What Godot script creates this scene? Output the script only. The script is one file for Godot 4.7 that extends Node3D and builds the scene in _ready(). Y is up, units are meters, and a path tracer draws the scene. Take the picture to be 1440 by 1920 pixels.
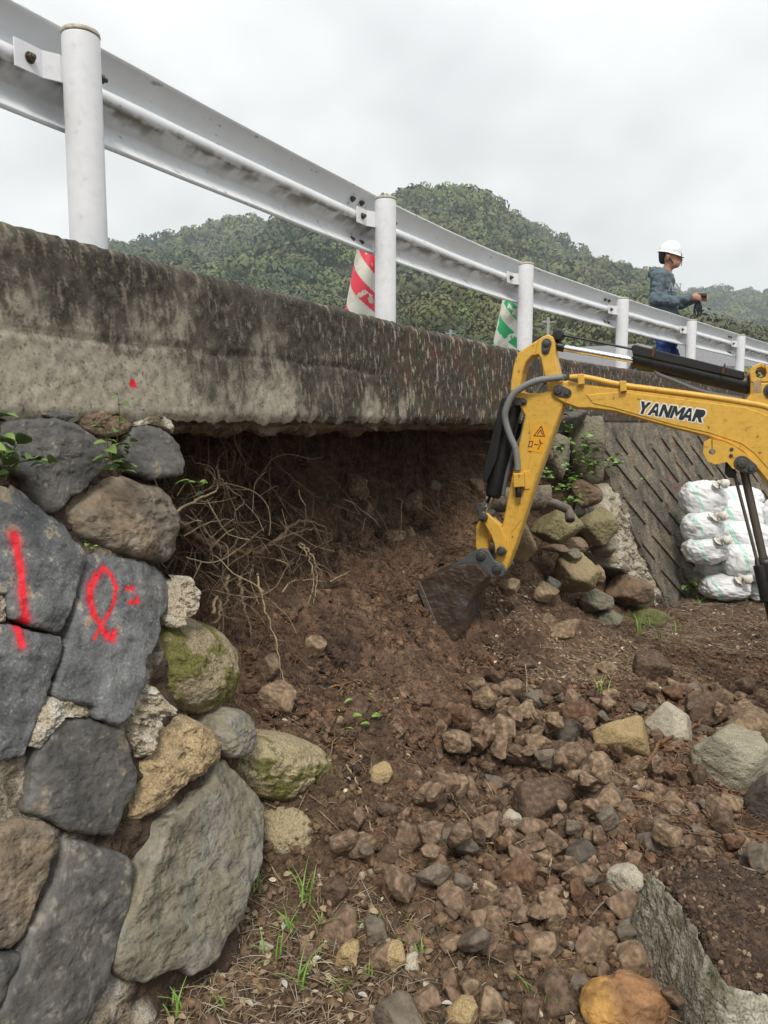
extends Node3D
# A dug-out stone retaining wall under a road, with a guardrail, a small digger and a rubble field.
# World: y up, metres. Camera at x = 0, z = 0. The wall runs along a gently bending line; (s, off, y) are metres
# along that line, metres in front of it (towards the field) and height.
const PIT := 0.110497
const FOC := 1465.06
const EYE := 1.5

var TX := PackedFloat32Array()
var TD := PackedFloat32Array()
var used := {}
var M := {}
var T := {}
var nz := {}
var rng := RandomNumberGenerator.new()

func _ready() -> void:
	make_path()
	make_noise()
	# ---- camera
	var cam := Camera3D.new()
	cam.name = "camera"
	cam.position = Vector3(0, EYE, 0)
	cam.rotation = Vector3(-PIT, 0, 0)
	cam.fov = 66.47
	cam.near = 0.05
	cam.far = 4000.0
	add_child(cam)
	cam.make_current()
	# ---- sky, air, exposure
	var we := WorldEnvironment.new()
	we.name = "world_environment"
	var env := Environment.new()
	env.background_mode = Environment.BG_SKY
	var sky := Sky.new()
	var sm := PanoramaSkyMaterial.new()
	sm.panorama = overcast_sky()
	sky.sky_material = sm
	env.sky = sky
	env.background_energy_multiplier = SKY_ENERGY
	env.tonemap_mode = Environment.TONE_MAPPER_LINEAR
	env.tonemap_exposure = EXPOSURE
	env.sdfgi_enabled = true
	env.ssao_enabled = true
	env.ssil_enabled = true
	env.fog_enabled = true
	env.fog_density = FOG
	env.fog_light_color = Color(0.80, 0.84, 0.87)
	we.environment = env
	add_child(we)
	# ---- the sun behind thin cloud
	var sun := DirectionalLight3D.new()
	sun.name = "sun"
	sun.light_energy = SUN
	sun.light_angular_distance = 14.0
	sun.light_color = Color(1.0, 0.97, 0.92)
	sun.shadow_enabled = true
	add_child(sun)
	sun.look_at_from_position(Vector3(0.4, 9.0, 3.2), Vector3(0.6, 0.0, -4.0))
	# ---- the place
	make_materials()
	build_ground()
	build_hills()
	build_coping()
	build_guardrail()
	build_masonry()
	build_block_wall()
	build_broken_masonry()
	build_excavator()
	build_sandbags()
	build_person()
	build_cones()
	build_far_things()
	build_rubble()
	build_roots()
	build_plants()
	build_litter()

const SKY_ENERGY := 0.60
const EXPOSURE := 1.70
const FOG := 0.0007
const SUN := 0.5

# =============================================================== line of the wall, pixel rays used to measure places
func heading(s: float) -> float:
	var ks := [-3.0, 1.0, 3.0, 5.0, 7.0, 9.0, 14.0]
	var ka := [27.2, 27.69, 31.61, 37.82, 39.26, 39.4, 39.6]
	if s <= ks[0]:
		return deg_to_rad(ka[0])
	for i in range(1, 7):
		if s <= ks[i]:
			return deg_to_rad(lerpf(ka[i - 1], ka[i], (s - ks[i - 1]) / (ks[i] - ks[i - 1])))
	return deg_to_rad(ka[6])

func make_path() -> void:
	var n := 1001
	TX.resize(n)
	TD.resize(n)
	TX[200] = -0.936
	TD[200] = 2.558
	for i in range(201, n):
		var a := heading(-10.0 + i * 0.05 - 0.025)
		TX[i] = TX[i - 1] + 0.05 * sin(a)
		TD[i] = TD[i - 1] + 0.05 * cos(a)
	for i in range(199, -1, -1):
		var a := heading(-10.0 + i * 0.05 + 0.025)
		TX[i] = TX[i + 1] - 0.05 * sin(a)
		TD[i] = TD[i + 1] - 0.05 * cos(a)

func W(s: float, off: float, y: float) -> Vector3:
	var f := clampf((s + 10.0) / 0.05, 0.0, 999.0)
	var i := int(f)
	f -= i
	var a := heading(s)
	return Vector3(lerpf(TX[i], TX[i + 1], f) + off * cos(a), y, -(lerpf(TD[i], TD[i + 1], f) - off * sin(a)))

func inv(p: Vector3) -> Vector2:
	var s := 0.0
	for k in 5:
		var q := W(s, 0, 0)
		var a := heading(s)
		s = clampf(s + (p.x - q.x) * sin(a) + (q.z - p.z) * cos(a), -9.0, 39.0)
	var q2 := W(s, 0, 0)
	var b := heading(s)
	return Vector2(s, (p.x - q2.x) * cos(b) - (q2.z - p.z) * sin(b))

func ray(px: float, py: float) -> Vector3:
	var v := Vector3((px - 720.0) / FOC, -(py - 960.0) / FOC, 1.0)
	var c := cos(PIT)
	var s := sin(PIT)
	return Vector3(v.x, v.y * c - s, -(v.y * s + c))

# where the sight line meets the battered surface off = base + bat * (1.534 - y); gives (s, off, y)
func hit(px: float, py: float, base := 0.267, bat := 0.3) -> Vector3:
	var r := ray(px, py)
	var e := Vector3(0, EYE, 0)
	var t := 0.4
	var step := 0.1
	while t < 17.0:
		var p := e + r * t
		if inv(p).y < base + bat * (1.534 - p.y):
			break
		t += step
	var lo := t - step
	var hi := t
	for k in 14:
		var m := (lo + hi) / 2
		var p := e + r * m
		if inv(p).y < base + bat * (1.534 - p.y):
			hi = m
		else:
			lo = m
	var q := e + r * hi
	var u := inv(q)
	return Vector3(u.x, u.y, q.y)

func hitw(px: float, py: float, base := 0.267, bat := 0.3) -> Vector3:
	var h := hit(px, py, base, bat)
	return W(h.x, h.y, h.z)

# where the sight line meets the earth
func hitg(px: float, py: float) -> Vector3:
	var r := ray(px, py)
	var e := Vector3(0, EYE, 0)
	var t := 0.8
	while t < 14.0:
		var p := e + r * t
		var u := inv(p)
		if p.y < H(u.x, u.y):
			break
		t += 0.08
	var lo := t - 0.08
	var hi := t
	for k in 10:
		var m := (lo + hi) / 2
		var p := e + r * m
		var u := inv(p)
		if p.y < H(u.x, u.y):
			hi = m
		else:
			lo = m
	return e + r * hi

func depth_of(p: Vector3) -> float:
	return -p.z * cos(PIT) - (p.y - EYE) * sin(PIT)

# =============================================================== mesh building
class MB:
	var v := PackedVector3Array()
	var i := PackedInt32Array()
	var c := PackedColorArray()
	var uv := PackedVector2Array()
	func tri(a: int, b: int, d: int) -> void:
		i.append(a)
		i.append(b)
		i.append(d)
	func grid(base: int, nu: int, nv: int, wrap := false) -> void:
		# nu columns (fast index), nv rows
		for r in nv - 1:
			for k in (nu if wrap else nu - 1):
				var k2 := (k + 1) % nu
				var a := base + r * nu + k
				var b := base + r * nu + k2
				var cc := base + (r + 1) * nu + k
				var d := base + (r + 1) * nu + k2
				i.append(a)
				i.append(b)
				i.append(d)
				i.append(a)
				i.append(d)
				i.append(cc)
	func mesh(smooth := true) -> ArrayMesh:
		var ar := []
		ar.resize(Mesh.ARRAY_MAX)
		if smooth:
			var n := PackedVector3Array()
			n.resize(v.size())
			for t in range(0, i.size(), 3):
				var a := i[t]
				var b := i[t + 1]
				var d := i[t + 2]
				var m := (v[d] - v[a]).cross(v[b] - v[a])
				n[a] += m
				n[b] += m
				n[d] += m
			for k in n.size():
				n[k] = n[k].normalized() if n[k].length_squared() > 1e-20 else Vector3.UP
			ar[Mesh.ARRAY_VERTEX] = v
			ar[Mesh.ARRAY_NORMAL] = n
			ar[Mesh.ARRAY_INDEX] = i
			if c.size() == v.size():
				ar[Mesh.ARRAY_COLOR] = c
			if uv.size() == v.size():
				ar[Mesh.ARRAY_TEX_UV] = uv
		else:
			var v2 := PackedVector3Array()
			var n2 := PackedVector3Array()
			var c2 := PackedColorArray()
			var u2 := PackedVector2Array()
			for t in range(0, i.size(), 3):
				var m := (v[i[t + 2]] - v[i[t]]).cross(v[i[t + 1]] - v[i[t]]).normalized()
				for k in 3:
					var q := i[t + k]
					v2.append(v[q])
					n2.append(m)
					if c.size() == v.size():
						c2.append(c[q])
					if uv.size() == v.size():
						u2.append(uv[q])
			ar[Mesh.ARRAY_VERTEX] = v2
			ar[Mesh.ARRAY_NORMAL] = n2
			if c2.size() > 0:
				ar[Mesh.ARRAY_COLOR] = c2
			if u2.size() > 0:
				ar[Mesh.ARRAY_TEX_UV] = u2
		var me := ArrayMesh.new()
		me.add_surface_from_arrays(Mesh.PRIMITIVE_TRIANGLES, ar)
		return me

# a tapering tube through points; rad is one radius per point
func tube(mb: MB, pts: Array, rad: Array, sides := 7, col := Color.WHITE, rough := 0.0, cap := true) -> void:
	var base := mb.v.size()
	var n := pts.size()
	var up := Vector3(0.31, 0.9, 0.28)
	for k in n:
		var d: Vector3 = (pts[mini(k + 1, n - 1)] - pts[maxi(k - 1, 0)])
		d = d.normalized() if d.length() > 1e-7 else Vector3.UP
		if absf(d.dot(up)) > 0.98:
			up = Vector3(0.9, 0.1, 0.4)
		var x := up.cross(d).normalized()
		var y := d.cross(x)
		up = y
		for j in sides:
			var a := TAU * j / sides
			var r: float = rad[k]
			if rough > 0.0:
				r *= 1.0 + rough * nz.a.get_noise_3dv(pts[k] * 60.0 + Vector3(j * 7.3, 0, 0))
			mb.v.append(pts[k] + (x * cos(a) + y * sin(a)) * r)
			mb.c.append(col)
			mb.uv.append(Vector2(float(j) / sides, k * 0.1))
	mb.grid(base, sides, n, true)
	if cap:
		for e in 2:
			var row := base + (0 if e == 0 else (n - 1) * sides)
			var m := mb.v.size()
			mb.v.append(pts[0 if e == 0 else n - 1])
			mb.c.append(col)
			mb.uv.append(Vector2.ZERO)
			for j in sides:
				if e == 0:
					mb.tri(m, row + (j + 1) % sides, row + j)
				else:
					mb.tri(m, row + j, row + (j + 1) % sides)

# an extruded outline: poly in the x, y of xf, from z0 to z1, edges chamfered by bev
func prism(mb: MB, poly_in: PackedVector2Array, xf: Transform3D, z0: float, z1: float, bev := 0.0, col := Color.WHITE) -> void:
	var poly := poly_in.duplicate()
	if Geometry2D.is_polygon_clockwise(poly):
		poly.reverse()
	var n := poly.size()
	var inner := PackedVector2Array()
	for k in n:
		var a := poly[(k + n - 1) % n]
		var b := poly[k]
		var d := poly[(k + 1) % n]
		var e1 := (b - a).normalized()
		var e2 := (d - b).normalized()
		var n1 := Vector2(-e1.y, e1.x)
		var n2 := Vector2(-e2.y, e2.x)
		var m := (n1 + n2)
		var l := m.length()
		m = m / l if l > 0.2 else n1
		inner.append(b + m * bev / maxf(m.dot(n1), 0.4))
	var tri := Geometry2D.triangulate_polygon(inner)
	var rings := [[inner, z1], [poly, z1 - bev], [poly, z0 + bev], [inner, z0]] if bev > 0.0 else [[poly, z1], [poly, z0]]
	var base := mb.v.size()
	for rr in rings:
		for p in rr[0]:
			mb.v.append(xf * Vector3(p.x, p.y, rr[1]))
			mb.c.append(col)
			mb.uv.append(p)
	for r in rings.size() - 1:
		for k in n:
			var k2 := (k + 1) % n
			var a := base + r * n + k
			var b := base + r * n + k2
			var cc := base + (r + 1) * n + k
			var d := base + (r + 1) * n + k2
			mb.tri(a, b, d)
			mb.tri(a, d, cc)
	var last := base + (rings.size() - 1) * n
	# orient the caps by the turn of the triangulation
	for t in range(0, tri.size(), 3):
		var p0 := inner[tri[t]]
		var p1 := inner[tri[t + 1]]
		var p2 := inner[tri[t + 2]]
		if (p1 - p0).cross(p2 - p0) > 0.0:
			mb.tri(base + tri[t], base + tri[t + 2], base + tri[t + 1])
			mb.tri(last + tri[t], last + tri[t + 1], last + tri[t + 2])
		else:
			mb.tri(base + tri[t], base + tri[t + 1], base + tri[t + 2])
			mb.tri(last + tri[t], last + tri[t + 2], last + tri[t + 1])

func boxm(mb: MB, xf: Transform3D, size: Vector3, bev := 0.004, col := Color.WHITE) -> void:
	var h := size / 2
	prism(mb, PackedVector2Array([Vector2(-h.x, -h.y), Vector2(h.x, -h.y), Vector2(h.x, h.y), Vector2(-h.x, h.y)]), xf, -h.z, h.z, bev, col)

# a disc or drum along the z of xf
func drum(mb: MB, xf: Transform3D, r: float, z0: float, z1: float, bev := 0.003, sides := 20, col := Color.WHITE) -> void:
	var poly := PackedVector2Array()
	for k in sides:
		poly.append(Vector2(cos(TAU * k / sides), sin(TAU * k / sides)) * r)
	prism(mb, poly, xf, z0, z1, bev, col)

# =============================================================== naming and tagging
func numbered(called: String) -> String:
	var k: int = used.get(called, 0)
	used[called] = k + 1
	return called if k == 0 else "%s_%03d" % [called, k]

func thing(called: String, label: String, category: String, at := Vector3.ZERO, group := "") -> Node3D:
	var o := Node3D.new()
	o.name = numbered(called)
	o.position = at
	add_child(o)
	tag(o, label, category, group)
	return o

func tag(o: Node, label: String, category: String, group := "", kind := "") -> void:
	if label:
		o.set_meta("label", label)
	if category:
		o.set_meta("category", category)
	if group:
		o.set_meta("group", group)
	if kind:
		o.set_meta("kind", kind)

# a part under a thing that is only moved, not turned; the mesh is given in world metres
func part(parent: Node3D, called: String, mesh: Mesh, m: Material, label := "") -> MeshInstance3D:
	var o := MeshInstance3D.new()
	o.name = called
	o.mesh = mesh
	o.material_override = m
	var shift := Vector3.ZERO
	var q: Node = parent
	while q != self and q != null:
		shift += (q as Node3D).position
		q = q.get_parent()
	o.position = -shift
	parent.add_child(o, true)
	if label:
		o.set_meta("label", label)
	return o

func single(called: String, mesh: Mesh, m: Material, label: String, category: String, group := "", kind := "") -> MeshInstance3D:
	var o := MeshInstance3D.new()
	o.name = numbered(called)
	o.mesh = mesh
	o.material_override = m
	add_child(o)
	tag(o, label, category, group, kind)
	return o

func structure(called: String, mesh: Mesh, m: Material) -> MeshInstance3D:
	return single(called, mesh, m, "", "", "", "structure")

func scatter(called: String, mesh: Mesh, m: Material, xfs: Array, cols: Array, label: String, category: String, kind := "stuff") -> MultiMeshInstance3D:
	var mm := MultiMesh.new()
	mm.transform_format = MultiMesh.TRANSFORM_3D
	mm.use_colors = cols.size() > 0
	mm.mesh = mesh
	mm.instance_count = xfs.size()
	for k in xfs.size():
		mm.set_instance_transform(k, xfs[k])
		if cols.size() > 0:
			mm.set_instance_color(k, cols[k])
	var o := MultiMeshInstance3D.new()
	o.name = numbered(called)
	o.multimesh = mm
	o.material_override = m
	add_child(o)
	tag(o, label, category, "", kind)
	return o

# =============================================================== noise, sky, materials
func noise(seed_: int, freq: float, oct := 4, type := FastNoiseLite.TYPE_SIMPLEX_SMOOTH, ridged := false) -> FastNoiseLite:
	var n := FastNoiseLite.new()
	n.seed = seed_
	n.noise_type = type
	n.frequency = freq
	n.fractal_type = FastNoiseLite.FRACTAL_RIDGED if ridged else FastNoiseLite.FRACTAL_FBM
	n.fractal_octaves = oct
	return n

func make_noise() -> void:
	nz.a = noise(1, 1.0, 3)
	nz.b = noise(2, 1.0, 4)
	nz.r = noise(3, 1.0, 3, FastNoiseLite.TYPE_SIMPLEX_SMOOTH, true)
	nz.one = noise(4, 1.0, 1)
	var cell := noise(5, 1.0, 1, FastNoiseLite.TYPE_CELLULAR)
	cell.fractal_type = FastNoiseLite.FRACTAL_NONE
	cell.cellular_return_type = FastNoiseLite.RETURN_DISTANCE2_SUB
	nz.cell = cell

func overcast_sky() -> ImageTexture:
	var w := 768
	var h := 384
	var im := Image.create(w, h, false, Image.FORMAT_RGBAF)
	var n := noise(31, 1.0, 5)
	for j in h:
		var el := PI / 2 - PI * (j + 0.5) / h
		var up := maxf(sin(el), 0.0)
		for k in w:
			var az := TAU * (k + 0.5) / w
			var d := Vector3(cos(az) * cos(el), sin(el), sin(az) * cos(el))
			# cloud sheets seen on a flat layer overhead, thicker and thinner
			var q := Vector2(d.x, d.z) / (up + 0.22)
			var f := n.get_noise_2d(q.x * 0.9 + 3.0, q.y * 1.3) * 0.9 + n.get_noise_2d(q.x * 3.1, q.y * 4.2 + 9.0) * 0.35
			var l := lerpf(0.97, 1.5, smoothstep(0.30, 1.0, up)) * (1.0 + 0.26 * f)
			l += 0.05 * (1.0 - smoothstep(0.0, 0.30, up))
			var tint := Vector3(0.975, 1.0, 1.01).lerp(Vector3(1.0, 0.995, 0.96), clampf(0.6 - up * 1.3 + f * 0.3, 0.0, 1.0))
			if el < 0.0:
				l = 0.35
				tint = Vector3(0.9, 0.95, 0.85)
			im.set_pixel(k, j, Color(l * tint.x, l * tint.y, l * tint.z, 1.0))
	return ImageTexture.create_from_image(im)

func lin(r: float, g: float, b: float) -> Color:
	return Color(r, g, b).linear_to_srgb()

# a seamless noise picture between two or more colours
func ntex(key: String, n: FastNoiseLite, size: int, ramp: Array) -> NoiseTexture2D:
	var t := NoiseTexture2D.new()
	t.width = size
	t.height = size
	t.seamless = true
	t.seamless_blend_skirt = 0.2
	t.noise = n
	var g := Gradient.new()
	var offs := PackedFloat32Array()
	var cols := PackedColorArray()
	for e in ramp:
		offs.append(e[0])
		cols.append(e[1])
	g.offsets = offs
	g.colors = cols
	t.color_ramp = g
	T[key] = t
	return t

func ntex_normal(key: String, n: FastNoiseLite, size: int, strength: float) -> NoiseTexture2D:
	var t := NoiseTexture2D.new()
	t.width = size
	t.height = size
	t.seamless = true
	t.noise = n
	t.as_normal_map = true
	t.bump_strength = strength
	T[key] = t
	return t

func mat(key: String, col: Color, rough := 0.8, albedo: Texture2D = null, normal: Texture2D = null, tile := 1.0, world := true, vcol := false) -> StandardMaterial3D:
	var m := StandardMaterial3D.new()
	m.resource_name = key
	m.albedo_color = col
	m.roughness = rough
	m.vertex_color_use_as_albedo = vcol
	if albedo:
		m.albedo_texture = albedo
	if normal:
		m.normal_enabled = true
		m.normal_texture = normal
		m.normal_scale = 1.0
	if (albedo or normal) and tile > 0.0:
		m.uv1_triplanar = true
		m.uv1_world_triplanar = world
		m.uv1_scale = Vector3.ONE / tile
	M[key] = m
	return m

func grey(v: float) -> Color:
	return Color(v, v, v)

func make_materials() -> void:
	var cellular := noise(11, 0.03, 3, FastNoiseLite.TYPE_CELLULAR)
	# grain textures, near white so that the colour of each thing multiplies them
	ntex("grain", noise(6, 0.02, 6), 512, [[0.0, grey(0.55)], [0.4, grey(0.82)], [0.6, grey(0.9)], [1.0, grey(1.0)]])
	ntex("mottle", noise(7, 0.008, 6), 512, [[0.0, Color(0.55, 0.53, 0.5)], [0.35, Color(0.72, 0.7, 0.67)], [0.5, Color(0.9, 0.88, 0.85)], [0.65, Color(0.85, 0.8, 0.74)], [1.0, Color(1, 1, 1)]])
	ntex("mud", noise(8, 0.02, 6), 512, [[0.0, Color(0.5, 0.47, 0.44)], [0.38, Color(0.68, 0.65, 0.62)], [0.55, Color(0.82, 0.79, 0.76)], [0.7, Color(0.97, 0.94, 0.9)], [1.0, Color(1, 1, 0.98)]])
	ntex("granite", noise(9, 0.11, 5), 512, [[0.0, grey(0.42)], [0.3, grey(0.66)], [0.45, Color(0.84, 0.82, 0.78)], [0.62, Color(0.95, 0.93, 0.89)], [1.0, grey(1.0)]])
	ntex_normal("n_fine", noise(12, 0.03, 6), 512, 18.0)
	ntex_normal("n_rock", noise(13, 0.02, 7), 512, 34.0)
	ntex_normal("n_soil", noise(14, 0.05, 6), 512, 40.0)
	mat("soil", lin(0.93, 0.93, 0.93), 0.97, T.mud, T.n_soil, 0.7, true, true)
	mat("clod", lin(0.95, 0.95, 0.95), 0.97, T.mud, null, 0.4, true, true)
	mat("slate", grey(1.0), 0.62, T.mottle, T.n_fine, 0.6, true, true)
	M.slate.normal_scale = 0.38
	mat("boulder", grey(1.0), 0.9, T.granite, T.n_rock, 0.45, true, true)
	mat("tanstone", grey(1.0), 0.85, T.mottle, T.n_rock, 0.5, true, true)
	M.boulder.normal_scale = 0.7
	M.tanstone.normal_scale = 0.6
	mat("mortar", grey(1.0), 0.95, T.granite, T.n_rock, 0.3, true, true)
	mat("root", grey(1.0), 0.85, T.grain, null, 0.15, true, true)
	mat("leaf", grey(1.0), 0.55, null, null, 0.0, false, true)
	M.leaf.backlight = Color(0.35, 0.42, 0.12)
	mat("straw", grey(1.0), 0.85, null, null, 0.0, false, true)
	mat("tree_crown", grey(1.0), 0.85, null, null, 0.0, false, true)
	mat("bark", lin(0.16, 0.14, 0.11), 0.9)

# =============================================================== the earth
# cross sections of the earth at places along the wall: [s, [[off, y] ...]]
const PRO := [
	[-0.10, [[-0.2, 1.62], [0.02, 1.5], [0.1, 1.2], [0.2, 0.9], [0.32, 0.55], [0.42, 0.2], [0.62, 0.0], [1.0, -0.03], [1.8, -0.06], [5.5, -0.08]]],
	[0.35, [[-1.05, 1.62], [-1.02, 1.38], [-0.9, 1.14], [-0.5, 0.92], [0.0, 0.69], [0.35, 0.45], [0.7, 0.22], [1.05, 0.06], [1.7, -0.03], [5.5, -0.08]]],
	[1.1, [[-0.66, 1.62], [-0.62, 1.38], [-0.54, 1.14], [-0.30, 0.93], [0.05, 0.70], [0.38, 0.45], [0.7, 0.22], [1.05, 0.07], [1.7, 0.0], [5.5, -0.08]]],
	[2.4, [[-0.55, 1.62], [-0.5, 1.38], [-0.42, 1.12], [-0.24, 0.92], [0.05, 0.70], [0.35, 0.45], [0.7, 0.27], [1.1, 0.13], [1.7, 0.03], [5.5, -0.08]]],
	[3.2, [[-0.3, 1.62], [-0.2, 1.4], [-0.05, 1.1], [0.15, 0.8], [0.38, 0.52], [0.62, 0.32], [0.95, 0.14], [1.3, 0.04], [1.8, -0.03], [5.5, -0.1]]],
	[3.85, [[-0.3, 1.62], [-0.15, 1.4], [0.0, 1.1], [0.12, 0.8], [0.24, 0.5], [0.44, 0.2], [0.72, 0.02], [1.2, -0.02], [1.8, -0.05], [5.5, -0.1]]],
	[4.7, [[-0.3, 1.62], [-0.1, 1.4], [0.05, 1.1], [0.2, 0.8], [0.32, 0.45], [0.5, 0.06], [0.8, -0.08], [1.3, -0.08], [1.8, -0.07], [5.5, -0.1]]],
	[5.5, [[-0.5, 1.62], [-0.4, 1.4], [-0.3, 1.1], [-0.2, 0.8], [-0.05, 0.4], [0.2, 0.05], [0.7, -0.06], [1.3, -0.08], [2.0, -0.09], [5.5, -0.1]]]]

func profile(s: float) -> PackedVector2Array:
	var out := PackedVector2Array()
	var a := 0
	while a < PRO.size() - 2 and s > PRO[a + 1][0]:
		a += 1
	var f := smoothstep(PRO[a][0], PRO[a + 1][0], s)
	for k in 10:
		var p: Array = PRO[a][1][k]
		var q: Array = PRO[a + 1][1][k]
		out.append(Vector2(lerpf(p[0], q[0], f), lerpf(p[1], q[1], f)))
	return out

func bump(s: float, off: float) -> float:
	var g: float = 0.055 * nz.b.get_noise_2d(s * 1.1 + 4.0, off * 1.1) + 0.02 * nz.b.get_noise_2d(s * 4.0, off * 4.0 + 7.0)
	g *= smoothstep(-0.35, 0.5, off)
	# the scoop that the bucket has just taken
	g += 0.07 * exp(-(pow(s - 2.0, 2.0) / 1.6 + pow(off - 1.45, 2.0) / 0.12)) * (1.0 + 1.2 * nz.b.get_noise_2d(s * 2.2, off * 2.2 + 31.0))
	return g - 0.17 * exp(-(pow(s - 1.93, 2.0) + pow(off - 0.42, 2.0)) / 0.09)

func H(s: float, off: float) -> float:
	var p := profile(s)
	if off <= p[0].x:
		return p[0].y
	for k in range(1, 10):
		if off <= p[k].x:
			return lerpf(p[k - 1].y, p[k].y, (off - p[k - 1].x) / maxf(p[k].x - p[k - 1].x, 0.001)) + bump(s, off)
	return p[9].y

func soil_color(s: float, off: float, y: float) -> Color:
	var n: float = nz.b.get_noise_3d(s * 1.7, off * 1.7, y * 1.7)
	var m: float = nz.a.get_noise_3d(s * 9.0, off * 9.0, y * 9.0)
	var base := Vector3(0.134, 0.083, 0.054)
	# sandier and darker lenses in the bank
	base = base.lerp(Vector3(0.190, 0.125, 0.083), clampf(n * 1.6, 0.0, 1.0) * 0.8)
	base = base.lerp(Vector3(0.070, 0.045, 0.032), clampf(-n * 1.8 + 0.1, 0.0, 1.0) * 0.8)
	# damp, churned mud in front of the block wall; humus under the litter by the old masonry
	var damp := smoothstep(3.6, 4.6, s + n) * smoothstep(0.5, 0.9, off)
	base = base.lerp(Vector3(0.105, 0.066, 0.046), damp * 0.8)
	var humus := (1.0 - smoothstep(0.15, 0.8, s + n * 0.6)) * smoothstep(0.4, 0.6, off)
	base = base.lerp(Vector3(0.12, 0.082, 0.05), humus * 0.9)
	return Color(base.x, base.y, base.z) * (1.75 * (1.0 + 0.35 * m))

func build_ground() -> void:
	var ss := PackedFloat32Array()
	var s := -2.6
	while s < 12.0:
		ss.append(s)
		s += 0.016 if s < 2.6 else (0.022 if s < 5.5 else 0.06)
	var us := PackedFloat32Array()
	for k in 9:
		var n: int = [20, 24, 26, 30, 34, 34, 34, 44, 44][k]
		for j in n:
			us.append(k + float(j) / n)
	us.append(8.999)
	var mb := MB.new()
	for uu in us:
		var k := int(uu)
		var f := uu - k
		for s2 in ss:
			var p := profile(s2)
			var q := p[k].lerp(p[k + 1], f)
			var d := Vector2(p[k + 1] - p[k]).normalized()
			var nrm := Vector2(-d.y, d.x) # up and out of the bank
			if nrm.y < 0.0:
				nrm = -nrm
			var w := Vector3(s2, q.x, q.y)
			var e: float = 0.020 * nz.b.get_noise_3dv(w * 9.0) + 0.012 * nz.a.get_noise_3dv(w * 28.0) + 0.006 * nz.one.get_noise_3dv(w * 75.0)
			e += 0.05 * nz.b.get_noise_3dv(w * 2.6) * (1.0 - smoothstep(-0.2, 0.4, q.x))
			var bank := smoothstep(0.2, 0.5, s2) * (1.0 - smoothstep(0.7, 1.1, q.x)) * (1.0 - smoothstep(1.3, 1.5, q.y))
			e += bank * (0.045 * nz.r.get_noise_3d(w.x * 2.6, w.y * 1.6, w.z * 1.6) + 0.022 * nz.r.get_noise_3d(w.x * 7.0, w.y * 4.0, w.z * 4.0) + 0.012 * nz.cell.get_noise_3dv(w * 14.0))
			if q.y > 1.56:
				e = 0.0
			mb.v.append(W(s2, q.x + nrm.x * e, q.y + nrm.y * e + bump(s2, q.x)))
			mb.c.append(soil_color(s2, q.x, q.y))
	mb.grid(0, ss.size(), us.size())
	structure("dug_earth", mb.mesh(), M.soil)
	# the field beyond, one sheet to the horizon
	var fm := mat("field", lin(0.12, 0.09, 0.055), 0.97, T.mud, T.n_soil, 1.3)
	var pl := MB.new()
	var R := 1500.0
	for q in [Vector3(-R, -0.16, -R), Vector3(R, -0.16, -R), Vector3(R, -0.16, R), Vector3(-R, -0.16, R)]:
		pl.v.append(q)
	pl.tri(0, 1, 2)
	pl.tri(0, 2, 3)
	structure("ground", pl.mesh(), fm)
	# the road behind the wall, on its embankment, and the plain behind the road
	var rm := mat("asphalt", lin(0.06, 0.06, 0.06), 0.92, T.grain, T.n_fine, 0.8)
	var rd := MB.new()
	var n2 := 0
	s = -9.0
	while s < 38.0:
		rd.v.append(W(s, -0.02, 1.84))
		rd.v.append(W(s, -6.0, 1.80))
		rd.v.append(W(s, -8.0, 1.2))
		n2 += 1
		s += 0.5
	rd.grid(0, 3, n2)
	structure("road", rd.mesh(), rm)
	var lm := mat("plain", lin(0.10, 0.11, 0.05), 0.95, T.mottle, null, 6.0)
	var ld := MB.new()
	for q in [W(-9, -7.7, 1.22), W(38, -7.7, 1.22), Vector3(500, 1.22, -900), Vector3(-900, 1.22, -900)]:
		ld.v.append(q)
	ld.tri(0, 1, 2)
	ld.tri(0, 2, 3)
	structure("land", ld.mesh(), lm)

# =============================================================== wooded hills
func ridge(px: Array, a: float) -> float:
	for k in range(1, px.size()):
		if a <= px[k].x or k == px.size() - 1:
			var f := clampf((a - px[k - 1].x) / (px[k].x - px[k - 1].x), 0.0, 1.0)
			return lerpf(px[k - 1].y, px[k].y, f)
	return 0.0

func hill_y(r: Array, a: float, dist: float, r0: float, r1: float) -> float:
	var top := EYE + ridge(r, a) * r1
	var t := (dist - r0) / (r1 - r0)
	var x := a * dist
	var k := pow(clampf(t, 0.0, 1.0), 1.1)
	if t > 1.0:
		k = 1.0 - (t - 1.0) * 1.2
	var lobes: float = nz.b.get_noise_2d(x * 0.008 + r0, dist * 0.005) * 26.0 * sin(PI * clampf(t, 0.0, 1.0))
	return 1.0 + (top - 1.0) * k + lobes

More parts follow.
